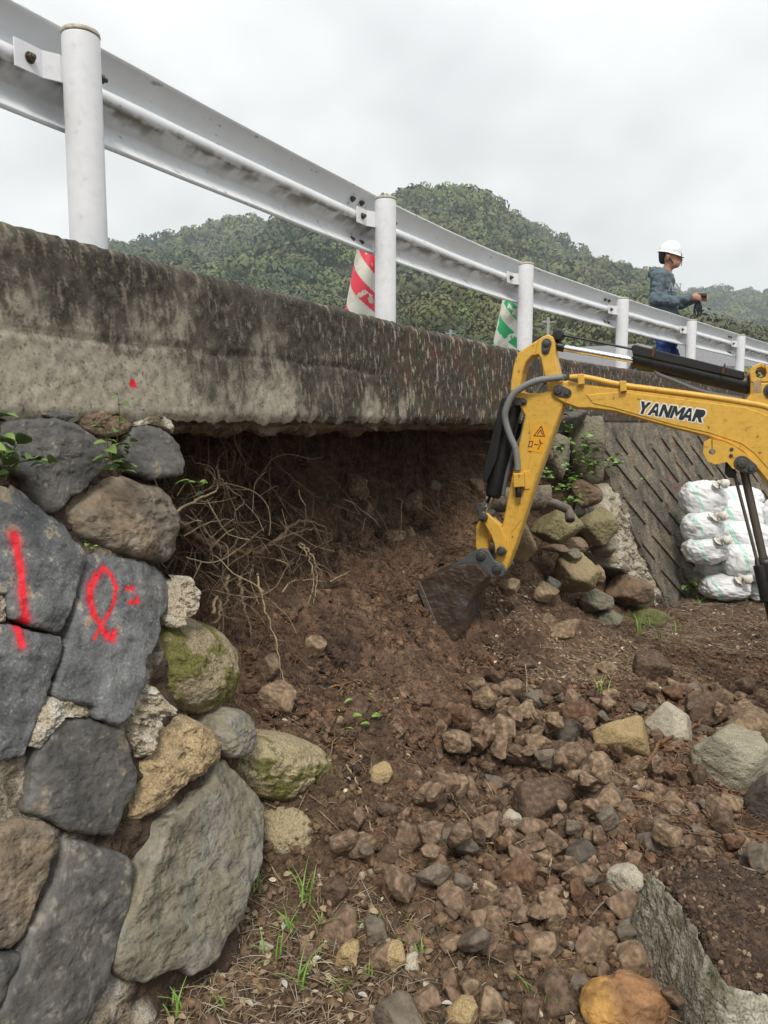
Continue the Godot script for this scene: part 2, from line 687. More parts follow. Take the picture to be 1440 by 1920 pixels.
func crown(seed_: int, per := 62, small := 0.05, large := 0.115) -> ArrayMesh:
	rng.seed = seed_
	var mb := MB.new()
	var lobes := []
	for k in 11:
		var d := Vector3(rng.randfn(0, 0.45), rng.randf_range(0.1, 1.25), rng.randfn(0, 0.45))
		lobes.append([d, rng.randf_range(0.34, 0.6)])
	lobes.append([Vector3(0, 0.55, 0), 0.75])
	var nr := PackedVector3Array()
	for L in lobes:
		for k in per:
			var n := Vector3(rng.randfn(0, 1), rng.randfn(0.25, 1), rng.randfn(0, 1)).normalized()
			var p: Vector3 = L[0] + n * L[1] * rng.randf_range(0.84, 1.06)
			var x := n.cross(Vector3(rng.randfn(0, 1), rng.randfn(0, 1), rng.randfn(0, 1))).normalized()
			var y := n.cross(x) + n * rng.randf_range(-0.6, 0.6)
			var r := rng.randf_range(small, large)
			var c := rng.randf_range(0.85, 1.12)
			var b := mb.v.size()
			for e in [x + y, x * 0.7 - y, -x - y * 0.6, y * 0.9 - x * 0.8]:
				mb.v.append(p + e * r)
				mb.c.append(Color(c, c, c))
				nr.append((n + Vector3(0, 0.15, 0) + e * 0.25).normalized())
			mb.tri(b, b + 1, b + 2)
			mb.tri(b, b + 2, b + 3)
			if (mb.v[b + 2] - mb.v[b]).cross(mb.v[b + 1] - mb.v[b]).dot(n) < 0.0:
				for t in 2:
					var h := mb.i.size() - 3 * (t + 1)
					var sw := mb.i[h + 1]
					mb.i[h + 1] = mb.i[h + 2]
					mb.i[h + 2] = sw
	var ar := []
	ar.resize(Mesh.ARRAY_MAX)
	ar[Mesh.ARRAY_VERTEX] = mb.v
	ar[Mesh.ARRAY_NORMAL] = nr
	ar[Mesh.ARRAY_COLOR] = mb.c
	ar[Mesh.ARRAY_INDEX] = mb.i
	var me := ArrayMesh.new()
	me.add_surface_from_arrays(Mesh.PRIMITIVE_TRIANGLES, ar)
	return me

func build_hills() -> void:
	var hm := mat("hillside", lin(0.035, 0.042, 0.02), 0.95, T.mottle, null, 9.0)
	var defs := [
		{"name": "hill", "r0": 75.0, "r1": 400.0, "n": 5200, "a0": -1.0, "a1": 0.6, "drop": 40.0, "px": [[-900, 560], [-300, 480], [0, 458], [200, 442], [300, 428], [400, 414], [480, 396], [600, 388], [700, 374], [760, 361], [850, 350], [900, 361], [960, 386], [1000, 412], [1060, 446], [1120, 475], [1180, 503], [1215, 535], [1260, 590], [1330, 680], [1700, 760]]},
		{"name": "far_hill", "r0": 240.0, "r1": 640.0, "n": 3000, "a0": 0.0, "a1": 1.2, "drop": 10.0, "px": [[700, 640], [1000, 585], [1150, 562], [1240, 552], [1290, 547], [1330, 539], [1380, 546], [1440, 550], [1600, 540], [1900, 560], [2500, 600]]}]
	var crowns := []
	for k in 7:
		crowns.append(crown(100 + k))
	for k in 5:
		crowns.append(crown(120 + k, 300, 0.022, 0.052))
	var xf := []
	var co := []
	for k in 12:
		xf.append([])
		co.append([])
	for d in defs:
		var r := []
		for p in d.px:
			var v := ray(p[0], p[1] + d.drop)
			r.append(Vector2(v.x / -v.z, v.y / -v.z))
		var mb := MB.new()
		var na := 160
		var nr := 46
		for j in nr:
			var dist: float = lerpf(d.r0 - 30.0, d.r1 * 1.25, float(j) / (nr - 1))
			for k in na:
				var a: float = lerpf(d.a0, d.a1, float(k) / (na - 1))
				mb.v.append(Vector3(a * dist, hill_y(r, a, dist, d.r0, d.r1), -dist))
		mb.grid(0, na, nr)
		structure(d.name, mb.mesh(), hm)
		rng.seed = 77
		for k in d.n:
			var dist := sqrt(lerpf(pow(d.r0 - 18.0, 2), pow(d.r1 * 1.03, 2), rng.randf()))
			var a := rng.randf_range(d.a0, d.a1)
			var y := hill_y(r, a, dist, d.r0, d.r1)
			var x := a * dist
			var sp: float = nz.a.get_noise_2d(x * 0.02, dist * 0.02)
			var sz := rng.randf_range(2.4, 5.4) * (1.25 if sp > 0.2 else 1.0) * lerpf(0.8, 1.15, dist / 500.0)
			var w := rng.randi() % 7 if dist > 175.0 else 7 + rng.randi() % 5
			xf[w].append(Transform3D(Basis(Vector3.UP, rng.randf() * TAU).scaled(Vector3(sz, sz * rng.randf_range(0.85, 1.25), sz)), Vector3(x, y - sz * 0.35, -dist)))
			var g := Vector3(0.052, 0.072, 0.026)
			if sp > 0.12:
				g = Vector3(0.075, 0.080, 0.027)
			elif sp < -0.2:
				g = Vector3(0.034, 0.056, 0.026)
			# stands of bamboo and young broadleaves
			g = g.lerp(Vector3(0.11, 0.125, 0.042), clampf(nz.a.get_noise_2d(x * 0.03 + 50.0, dist * 0.03) * 2.2, 0.0, 0.8))
			var t := rng.randf()
			if t < 0.10:
				g = Vector3(0.10, 0.098, 0.034)
			elif t < 0.18:
				g = Vector3(0.095, 0.12, 0.038)
			elif t < 0.20:
				g = Vector3(0.09, 0.078, 0.04)
			g *= rng.randf_range(1.0, 1.42)
			co[w].append(Color(g.x, g.y, g.z))
	for k in 12:
		scatter("hillside_wood", crowns[k], M.tree_crown, xf[k], co[k], "mixed evergreen wood covering the hills behind the road", "wood")

# =============================================================== frame of the wall at a place
func wf(s: float, off: float, y: float) -> Transform3D:
	var a := heading(s)
	return Transform3D(Basis(Vector3(sin(a), 0, -cos(a)), Vector3.UP, Vector3(cos(a), 0, sin(a))), W(s, off, y))

func clampc(x: float) -> int:
	return clampi(int(x * 255.0), 0, 255)

# weathered face of the coping: algae from the top down, pale lime drips, paler young concrete low on the near end
func coping_texture(w: int, h: int, s0: float, s1: float, seed_: int, dark: float, marks: Array) -> ImageTexture:
	var im := Image.create(w, h, false, Image.FORMAT_RGB8)
	var blot := noise(seed_, 1.0, 5)
	var fine := noise(seed_ + 1, 1.0, 3)
	var strk := noise(seed_ + 2, 1.0, 3)
	var light := Vector3(0.62, 0.59, 0.53)
	for j in h:
		var y := lerpf(2.03, 1.40, (j + 0.5) / h)
		for k in w:
			var s := lerpf(s0, s1, (k + 0.5) / w)
			var b := blot.get_noise_2d(s * 2.2, y * 2.6)
			var b2 := blot.get_noise_2d(s * 8.0 + 50.0, y * 7.0)
			var b3 := blot.get_noise_2d(s * 30.0 + 10.0, y * 22.0)
			var sl := s + (y - 1.7) * 0.10
			var t := strk.get_noise_2d(sl * 13.0, y * 2.4)
			var t2 := strk.get_noise_2d(sl * 30.0 + 9.0, y * 8.5 + 20.0)
			var g := fine.get_noise_2d(s * 95.0, y * 95.0)
			var along := smoothstep(0.4, 2.0, s)
			var cover := (y - 1.77) * 3.1 + b * 1.0 + b2 * 0.7 + b3 * 0.55 + t * lerpf(0.25, 0.55, along) + clampf(s, -1.0, 2.6) * 0.50 + 0.10 + dark + g * 0.6
			var f := smoothstep(-0.42, 0.42, cover)
			var c := light * (1.0 + b2 * 0.18 + g * 0.22 + b3 * 0.22)
			var algae := Vector3(0.135, 0.125, 0.105).lerp(Vector3(0.33, 0.305, 0.26), clampf(0.42 + g * 0.9 + b3 * 0.9, 0.0, 1.0))
			# rust-red and olive growth further along
			var red := clampf((blot.get_noise_2d(s * 3.1 + 90.0, y * 3.1) - 0.02) * 3.0, 0.0, 1.0) * smoothstep(1.0, 2.0, s)
			algae = algae.lerp(Vector3(0.34, 0.215, 0.165), red * 0.55)
			var olive := clampf((blot.get_noise_2d(s * 2.3 + 30.0, y * 2.3 + 30.0) + 0.02) * 3.0, 0.0, 1.0) * smoothstep(1.2, 2.4, s)
			algae = algae.lerp(Vector3(0.25, 0.22, 0.11), olive * 0.55)
			c = c.lerp(algae, f * 0.93)
			# drips: short narrow pale scars
			var drip := smoothstep(0.30, 0.46, t2 + t * 0.30 + g * 0.25 + b2 * 0.25) * lerpf(0.45, 0.9, along)
			c = c.lerp(Vector3(0.76, 0.71, 0.62), drip * 0.75)
			if g + b3 * 0.5 < -0.60:
				c *= 0.72 # pores
			im.set_pixel(k, j, Color(clampf(c.x, 0, 1), clampf(c.y, 0, 1), clampf(c.z, 0, 1)))
	for m in marks:
		var cx := int((m[0] - s0) / (s1 - s0) * w)
		var cy := int((2.03 - m[1]) / 0.63 * h)
		var rx := int(m[2] / (s1 - s0) * w * 2.0) + 1
		for j in range(maxi(cy - 12, 0), mini(cy + 13, h)):
			for k in range(maxi(cx - rx, 0), mini(cx + rx + 1, w)):
				var q := Vector2((k - cx) * (s1 - s0) / w, (j - cy) * 0.63 / h)
				var a := 1.0 - smoothstep(0.6, 1.25, q.length() / m[2] + 0.35 * fine.get_noise_2d(k * 0.6, j * 0.6))
				im.set_pixel(k, j, im.get_pixel(k, j).lerp(Color(0.86, 0.10, 0.17), a * 0.95))
	return ImageTexture.create_from_image(im)

func coping_piece(o: Node3D, m: Material, s0: float, s1: float, ds: float) -> void:
	var mb := MB.new()
	# cross-section from the foot of the face up over the top to the back
	var sec := [[0.252, 1.512], [0.262, 1.526], [0.267, 1.540]]
	var y := 1.552
	while y < 1.985:
		sec.append([0.267 - 0.03 * (y - 1.534), y])
		y += 0.0125
	sec.append_array([[0.248, 1.990], [0.240, 2.0], [0.226, 2.006], [0.1, 2.008], [-0.05, 2.006], [-0.20, 2.004], [-0.215, 1.99], [-0.218, 1.80]])
	var n := int((s1 - s0) / ds) + 1
	var l := 0.0
	for r in sec.size():
		for k in n:
			var s := lerpf(s0, s1, float(k) / (n - 1))
			var e: float = 0.0045 * nz.b.get_noise_2d(s * 18.0, sec[r][1] * 18.0 + sec[r][0] * 18.0) + 0.003 * nz.a.get_noise_2d(s * 60.0, sec[r][1] * 60.0)
			var off: float = sec[r][0]
			var yy: float = sec[r][1]
			if r >= 2 and off > 0.24:
				off += e
				# the day joint between two pours
				var line: float = 1.742 + 0.012 * nz.one.get_noise_1d(s * 1.7) + 0.004 * nz.one.get_noise_1d(s * 14.0)
				if s < 1.5 and absf(yy - line) < 0.008:
					off -= 0.007
			elif r < 2:
				yy += 0.016 * nz.b.get_noise_1d(s * 7.0) + 0.012 * nz.a.get_noise_1d(s * 26.0)
			else:
				yy += e
				if r == sec.size() - 7 or r == sec.size() - 8:
					yy += 0.006 * nz.b.get_noise_1d(s * 11.0 + 4.0)
			mb.v.append(W(s, off, yy))
			mb.uv.append(Vector2((s - s0) / (s1 - s0), clampf((2.03 - yy) / 0.63, 0.0, 1.0) if off > 0.2 else 0.02 + 0.0 * l))
	mb.grid(0, n, sec.size())
	part(o, "face", mb.mesh(), m)

func rough_underside(o: Node3D, m: Material, s0: float, s1: float) -> void:
	# lumpy poured underside laid bare by the digging
	var mb := MB.new()
	var n := int((s1 - s0) / 0.010) + 1
	var sec := [[0.262, 1.526], [0.238, 1.522], [0.205, 1.518], [0.185, 1.510], [0.178, 1.498], [0.190, 1.488], [0.184, 1.478], [0.176, 1.468], [0.165, 1.460], [0.15, 1.453], [0.13, 1.448], [0.10, 1.444], [0.06, 1.442], [0.02, 1.44], [-0.05, 1.45], [-0.15, 1.46], [-0.3, 1.48], [-0.5, 1.50], [-0.8, 1.52], [-1.15, 1.54]]
	for r in sec.size():
		for k in n:
			var s := lerpf(s0, s1, float(k) / (n - 1))
			var off: float = sec[r][0]
			var yy: float = 1.526 - (1.526 - sec[r][1]) * 0.6
			var f := smoothstep(0.0, 4.0, float(r))
			var ws: float = s + 0.12 * nz.b.get_noise_2d(s * 2.7, off * 4.0)
			var lump: float = 0.045 * (nz.cell.get_noise_2d(ws * 3.4, off * 6.0) + 0.6) + 0.035 * nz.b.get_noise_2d(s * 3.1 + 8.0, off * 3.0) + 0.020 * nz.r.get_noise_2d(s * 9.0, off * 9.0) + 0.010 * nz.b.get_noise_2d(s * 30.0, off * 30.0)
			var end := smoothstep(s0, s0 + 0.12, s) * (1.0 - smoothstep(s1 - 0.12, s1, s))
			yy += (0.016 * nz.b.get_noise_1d(s * 7.0) + 0.012 * nz.a.get_noise_1d(s * 26.0)) * (1.0 - f) - f * lump * 0.75 * end + (1.0 - end) * f * 0.05
			var chunk: float = nz.cell.get_noise_2d(ws * 7.0 + 3.0, yy * 16.0) + 0.7
			off += (0.05 * (chunk - 0.3) + 0.03 * nz.b.get_noise_2d(s * 6.0 + 20.0, yy * 12.0) + 0.012 * nz.r.get_noise_2d(s * 22.0, yy * 22.0)) * f * (1.0 - smoothstep(9.0, 12.0, float(r)))
			mb.v.append(W(s, off, yy))
			var c: float = clampf(0.5 + nz.b.get_noise_2d(s * 6.0 + 3.0, off * 8.0) * 1.2, 0.0, 1.0)
			var q := Vector3(0.27, 0.215, 0.165).lerp(Vector3(0.48, 0.42, 0.34), c)
			mb.c.append(Color(q.x, q.y, q.z))
	mb.grid(0, n, sec.size())
	part(o, "rough_underside", mb.mesh(), m, "broken lumpy underside of poured concrete laid bare by digging")

func build_coping() -> void:
	var o := thing("concrete_coping", "weathered concrete coping streaked black and pale, one red paint spot, undermined by digging", "wall", W(0.5, 0.0, 1.534))
	var red := hit(250, 718, 0.267, 0.0)
	var m := StandardMaterial3D.new()
	m.resource_name = "coping_face"
	m.albedo_texture = coping_texture(1700, 170, -3.0, 4.19, 41, -0.08, [[red.x, red.z, 0.014]])
	m.texture_repeat = false
	m.roughness = 0.94
	m.normal_enabled = true
	m.normal_texture = T.n_fine
	M.coping = m
	# fine relief comes from geometry; the grain is in the picture
	m.normal_enabled = false
	coping_piece(o, m, -3.0, 4.19, 0.014)
	rough_underside(o, M.mortar, -0.06, 3.45)
	var o2 := thing("concrete_coping", "darker concrete coping continuing past the joint above the patterned block wall", "wall", W(8.0, 0.0, 1.534))
	var m2 := StandardMaterial3D.new()
	m2.resource_name = "coping_face_dark"
	m2.albedo_texture = coping_texture(900, 70, 4.205, 14.0, 47, 0.42, [])
	m2.texture_repeat = false
	m2.roughness = 0.94
	coping_piece(o2, m2, 4.205, 14.0, 0.05)

# =============================================================== guardrail
func build_guardrail() -> void:
	var g := thing("guardrail", "long white steel road guardrail with round posts above the concrete coping", "guardrail", W(2.0, 0.0, 2.0))
	var white := mat("post_paint", lin(0.80, 0.81, 0.84), 0.38, ntex("chalk", noise(62, 0.02, 5), 512, [[0.0, grey(0.86)], [0.3, grey(0.96)], [1.0, grey(1.0)]]), null, 0.5)
	M.post_paint = white
	var bolt := mat("bolt_steel", lin(0.17, 0.14, 0.11), 0.6, T.mottle, null, 0.05)
	bolt.metallic = 0.5
	var capm := mat("cap_steel", lin(0.62, 0.58, 0.52), 0.5, T.mottle, null, 0.06)
	# sheet steel with road grime washed down from the middle fold
	var w := 1024
	var h := 96
	var im := Image.create(w, h, false, Image.FORMAT_RGB8)
	var gn := noise(61, 1.0, 4)
	for j in h:
		var v := (j + 0.5) / h
		for k in w:
			var s := 4.0 * (k + 0.5) / w
			var st := gn.get_noise_2d(s * 18.0, v * 3.0)
			var bl := gn.get_noise_2d(s * 5.0 + 40.0, v * 8.0)
			var grime := exp(-pow((v - 0.60 - 0.03 * bl) / 0.055, 2.0)) * clampf(0.42 + bl * 1.3 + st * 0.5, 0.0, 0.85)
			grime = maxf(grime, 0.16 * clampf(st * 1.2 + bl * 0.8 - 0.15, 0.0, 1.0) * smoothstep(0.40, 0.5, v))
			grime = maxf(grime, 0.5 * smoothstep(0.55, 0.75, bl + st * 0.5))
			var c := Vector3(0.84, 0.85, 0.86).lerp(Vector3(0.40, 0.37, 0.33), grime)
			c *= 1.0 + 0.04 * gn.get_noise_2d(s * 3.0, v * 2.0 + 80.0)
			im.set_pixel(k, j, Color(c.x, c.y, c.z))
	var bm := StandardMaterial3D.new()
	bm.resource_name = "beam_steel"
	bm.albedo_texture = ImageTexture.create_from_image(im)
	bm.roughness = 0.5
	var sec := [[-0.083, 2.742], [-0.075, 2.733], [-0.085, 2.722], [-0.105, 2.705], [-0.130, 2.672], [-0.138, 2.655], [-0.132, 2.640], [-0.085, 2.612], [-0.072, 2.603], [-0.066, 2.590], [-0.066, 2.576], [-0.072, 2.563], [-0.085, 2.553], [-0.132, 2.524], [-0.138, 2.508], [-0.130, 2.492], [-0.105, 2.458], [-0.085, 2.440], [-0.075, 2.430], [-0.083, 2.421]]
	for pn in 5:
		var s0 := -6.0 + pn * 4.0
		var mb := MB.new()
		var n := 49
		for side in 2:
			var base := mb.v.size()
			for r in sec.size():
				for k in n:
					var s := lerpf(s0 - 0.16, s0 + 4.0, float(k) / (n - 1))
					var back := -0.0035 * side - (0.004 if k < 3 else 0.0)
					var wob: float = 0.003 * nz.one.get_noise_2d(s * 1.3, sec[r][1] * 4.0)
					mb.v.append(W(s, sec[r][0] + back + wob, sec[r][1] + (0.002 * nz.one.get_noise_1d(s * 1.1))))
					mb.uv.append(Vector2((s - s0) / 4.0, float(r) / (sec.size() - 1)))
			mb.grid(base, n, sec.size())
		part(g, "rail_beam", mb.mesh(), bm)
	for k in range(-2, 7):
		var s := k * 2.0
		if s < -4.0:
			continue
		var mb := MB.new()
		var c := W(s, 0, 0)
		tube(mb, [c + Vector3(0, 1.9, 0), c + Vector3(0, 2.2, 0), c + Vector3(0, 2.5, 0), c + Vector3(0, 2.685, 0), c + Vector3(0, 2.69, 0)], [0.0572, 0.0572, 0.0572, 0.0572, 0.0545], 36)
		var p := part(g, "post", mb.mesh(), white)
		var cb := MB.new()
		tube(cb, [c + Vector3(0, 2.690, 0), c + Vector3(0, 2.693, 0), c + Vector3(0, 2.703, 0), c + Vector3(0, 2.708, 0), c + Vector3(0, 2.710, 0)], [0.056, 0.0585, 0.0575, 0.045, 0.01], 36)
		part(p, "cap", cb.mesh(), capm)
		# bracket: a bent plate from the fold of the beam to the post
		var bb := MB.new()
		var q := wf(s, -0.062, 2.585)
		prism(bb, PackedVector2Array([Vector2(-0.195, 0.0), Vector2(-0.195, 0.006), Vector2(-0.10, 0.006), Vector2(-0.055, 0.03), Vector2(0.02, 0.03), Vector2(0.02, 0.024), Vector2(-0.052, 0.024), Vector2(-0.098, 0.0)]), Transform3D(Basis(q.basis.x, q.basis.z, -q.basis.y), q.origin), -0.04, 0.04, 0.001)
		part(p, "bracket", bb.mesh(false), white)
		var spots := [[-0.145, -0.056, 2.585]]
		if (k + 20) % 2 == 1:
			spots.append_array([[-0.145, -0.12, 2.68], [-0.145, -0.125, 2.475], [-0.055, -0.12, 2.68], [-0.055, -0.125, 2.475]])
		for e in spots:
			var ob := MB.new()
			var f := wf(s + e[0], e[1], e[2])
			drum(ob, f, 0.017, 0.0, 0.004, 0.001, 16)
			drum(ob, f, 0.013, 0.004, 0.016, 0.002, 6)
			drum(ob, f, 0.007, 0.016, 0.024, 0.002, 10)
			part(p, "bolt", ob.mesh(false), bolt)
		var ob2 := MB.new()
		var f2 := wf(s, 0, 2.585)
		var dir := (f2.basis.z * 0.35 + f2.basis.x * 0.94).normalized()
		var fb := Transform3D(Basis(Vector3.UP.cross(dir).normalized(), Vector3.UP, dir), f2.origin + dir * 0.055)
		drum(ob2, fb, 0.017, 0.0, 0.004, 0.001, 16)
		drum(ob2, fb, 0.013, 0.004, 0.016, 0.002, 6)
		drum(ob2, fb, 0.007, 0.016, 0.026, 0.002, 10)
		part(p, "bolt", ob2.mesh(false), bolt)

# =============================================================== old stone masonry
# One stone of a battered wall. outline: corners as sighted on the photograph, measured onto the wall's face.
# depth: how far it bulges; dome 0 flat split face .. 1 boulder
func stone_mesh(outline: Array, depth: float, dome: float, rough: float, seed_: int, kind: String, base := 0.267, back := 0.2, sink := 0.0) -> ArrayMesh:
	var pl := PackedVector2Array()
	for p in outline:
		if p is Vector2: # given along the wall and up
			pl.append(p)
			continue
		var h := hit(p[0], p[1], base - depth * (0.3 if dome > 0.3 else 0.0))
		pl.append(Vector2(h.x, h.z))
	var c := Vector2.ZERO
	var per := 0.0
	var area := 0.0
	for k in pl.size():
		var a := pl[k]
		var b := pl[(k + 1) % pl.size()]
		var x := a.cross(b)
		area += x
		c += (a + b) * x
		per += a.distance_to(b)
	c /= 3.0 * area
	var rad := sqrt(absf(area) / PI)
	# even points along the outline, slightly ragged
	var n := 120
	var edge := PackedVector2Array()
	var k2 := 0
	var acc := 0.0
	for k in n:
		var want := per * k / n
		while acc + pl[k2].distance_to(pl[(k2 + 1) % pl.size()]) < want:
			acc += pl[k2].distance_to(pl[(k2 + 1) % pl.size()])
			k2 += 1
		var a := pl[k2 % pl.size()]
		var b := pl[(k2 + 1) % pl.size()]
		var q := a.lerp(b, (want - acc) / maxf(a.distance_to(b), 1e-6))
		q += (q - c).normalized() * (0.004 + 0.006 * nz.b.get_noise_3d(q.x * 22.0, q.y * 22.0, seed_) + 0.004 * nz.a.get_noise_3d(q.x * 70.0, q.y * 70.0, seed_))
		edge.append(q)
	if dome > 0.3: # weathered corners
		for it in 2:
			var e2 := edge.duplicate()
			for k in n:
				edge[k] = (e2[k] * 2.0 + e2[(k + 1) % n] + e2[(k + n - 1) % n]) / 4.0
	rng.seed = seed_
	var cuts := []
	for k in 5:
		var a := rng.randf() * TAU
		cuts.append([Vector2(cos(a), sin(a)) * rng.randf_range(0.15, 0.40), rng.randf_range(0.45, 0.85) * rad])
	var tilt := Vector2(rng.randfn(0, 0.05), rng.randfn(0, 0.05))
	var mb := MB.new()
	var rs := [0.02]
	var r := 0.06
	while r < 0.93:
		rs.append(r)
		r += 0.028
	rs.append_array([0.94, 0.955, 0.97, 0.982, 0.992, 1.0])
	var rows := 0
	var sharp := 2.2 if dome > 0.85 else 4.2
	for rr in rs:
		for k in n:
			var q: Vector2 = c + (edge[k] - c) * rr
			var d: float = (1.0 - rr) * edge[k].distance_to(c)
			var z := depth
			var cut := 0.0
			for t in cuts:
				cut = maxf(cut, ((q - c).dot(t[0].normalized()) - t[1]) * t[0].length())
			var e := Vector3(q.x, q.y, seed_ * 1.7)
			if dome < 0.3:
				# split face: nearly plane, a few flat facets, chipped crisp arrises
				z -= 0.013 * exp(-d / 0.005) + cut * 0.8
				var chip: float = clampf(nz.cell.get_noise_3dv(e * Vector3(7, 7, 1)) + 0.8, 0.0, 1.0)
				z -= 0.022 * chip * exp(-d / 0.022) * clampf(0.2 + nz.one.get_noise_3dv(e * Vector3(5, 5, 1)) * 2.0, 0.0, 1.0)
				z += rough * (0.6 * nz.b.get_noise_3dv(e * Vector3(4, 4, 1)) + 0.10 * nz.a.get_noise_3dv(e * Vector3(26, 26, 1)) + 0.05 * nz.a.get_noise_3dv(e * Vector3(80, 80, 1)))
			else:
				z = depth * pow(maxf(0.0, 1.0 - pow(rr, sharp)), 1.0 / sharp) - cut * 0.6
				z += rough * (nz.b.get_noise_3dv(e * Vector3(6, 6, 1)) + 0.35 * nz.a.get_noise_3dv(e * Vector3(24, 24, 1)) + 0.16 * nz.a.get_noise_3dv(e * Vector3(70, 70, 1)))
			z += (q - c).dot(tilt)
			var off := base + 0.3 * (1.534 - q.y) + z - depth
			mb.v.append(W(q.x, off, q.y))
			mb.c.append(stone_color(kind, q, z / maxf(depth, 0.01), seed_))
			mb.uv.append(Vector2((q.x + 1.05) / 1.1, (1.45 - q.y) / 1.1))
		rows += 1
	for e in ([[1.002, -0.01 + depth * 0.5], [0.998, -0.03], [0.97, -0.09], [0.9, -back]] if dome < 0.3 else [[0.995, -0.03], [0.97, -0.09], [0.9, -back]]):
		for k in n:
			var q: Vector2 = c + (edge[k] - c) * e[0]
			mb.v.append(W(q.x, base + 0.3 * (1.534 - q.y) + e[1] - depth, q.y))
			mb.c.append(stone_color(kind, q, 0.0, seed_))
			mb.uv.append(Vector2((q.x + 1.05) / 1.1, (1.45 - q.y) / 1.1))
		rows += 1
	mb.grid(0, n, rows, true)
	# close the middle
	var mid := mb.v.size()
	var sum := Vector3.ZERO
	for k in n:
		sum += mb.v[k]
	mb.v.append(sum / n)
	mb.c.append(mb.c[0])
	mb.uv.append(mb.uv[0])
	var turn := (edge[1] - c).cross(edge[0] - c)
	for k in n:
		mb.tri(mid, (k + 1) % n, k)
	if turn > 0.0:
		mb.i.reverse()
	return mb.mesh()

func v2c(v: Vector3) -> Color:
	return Color(v.x, v.y, v.z)

func stone_color(kind: String, q: Vector2, z: float, seed_: int) -> Color:
	var e := Vector3(q.x, q.y, seed_ * 2.3)
	var n: float = nz.b.get_noise_3dv(e * Vector3(4, 4, 1))
	var m: float = nz.b.get_noise_3dv(e * Vector3(16, 16, 1))
	var f: float = nz.a.get_noise_3dv(e * Vector3(55, 55, 1))
	var c := Vector3(0.15, 0.153, 0.155)
	match kind:
		"slate":
			c = Vector3(0.142, 0.145, 0.149) * (1.0 + 0.25 * n + 0.15 * m)
			c = c.lerp(Vector3(0.40, 0.33, 0.24), smoothstep(0.30, 0.5, m * 0.8 + n * 0.5 + f * 0.25) * 0.75)
			c = c.lerp(Vector3(0.45, 0.46, 0.43), smoothstep(0.42, 0.6, f + m * 0.3) * 0.5)
		"lichen_slate":
			c = Vector3(0.150, 0.152, 0.153) * (1.0 + 0.25 * n + 0.15 * m)
			c = c.lerp(Vector3(0.42, 0.42, 0.38), smoothstep(0.20, 0.42, f * 0.8 + m * 0.7) * 0.55)
		"tan":
			c = Vector3(0.31, 0.255, 0.19) * (1.0 + 0.3 * n)
			c = c.lerp(Vector3(0.22, 0.20, 0.175), smoothstep(-0.1, 0.25, n + m * 0.4) * 0.8)
			c = c.lerp(Vector3(0.46, 0.42, 0.36), smoothstep(0.2, 0.45, m) * 0.6)
		"green":
			c = Vector3(0.30, 0.29, 0.232) * (1.0 + 0.3 * n)
			c = c.lerp(Vector3(0.27, 0.28, 0.285), smoothstep(-0.05, 0.3, n + m * 0.5) * 0.7)
			c = c.lerp(Vector3(0.38, 0.37, 0.30), smoothstep(0.2, 0.5, m + f * 0.3) * 0.5)
		"yellow":
			c = Vector3(0.47, 0.36, 0.22) * (1.0 + 0.3 * n)
			c = c.lerp(Vector3(0.30, 0.23, 0.15), smoothstep(0.05, 0.35, m) * 0.6)
		"moss", "mossy_pale":
			c = Vector3(0.36, 0.30, 0.205) * (1.0 + 0.35 * n)
			if kind == "mossy_pale":
				c = Vector3(0.46, 0.39, 0.25) * (1.0 + 0.3 * n)
			c = c.lerp(Vector3(0.55, 0.52, 0.46), smoothstep(0.2, 0.45, m) * 0.4)
			var grow := smoothstep(-0.06, 0.16, n * 1.3 + m * 0.55 + f * 0.2 - 0.02)
			c = c.lerp(Vector3(0.145, 0.145, 0.028) * (1.0 + 0.5 * f), grow * 0.92)
		"mortar":
			c = Vector3(0.50, 0.44, 0.35) * (1.0 + 0.3 * n)
			c = c.lerp(Vector3(0.66, 0.65, 0.62), smoothstep(0.0, 0.3, m) * 0.8)
			c = c.lerp(Vector3(0.13, 0.09, 0.06), smoothstep(0.25, 0.5, -n - m * 0.4) * 0.8)
		"brown":
			c = Vector3(0.23, 0.165, 0.115) * (1.0 + 0.3 * n)
			c = c.lerp(Vector3(0.36, 0.30, 0.23), smoothstep(0.1, 0.4, m) * 0.6)
		"soil":
			c = Vector3(0.075, 0.048, 0.032) * (1.0 + 0.5 * m)
	return v2c(c)

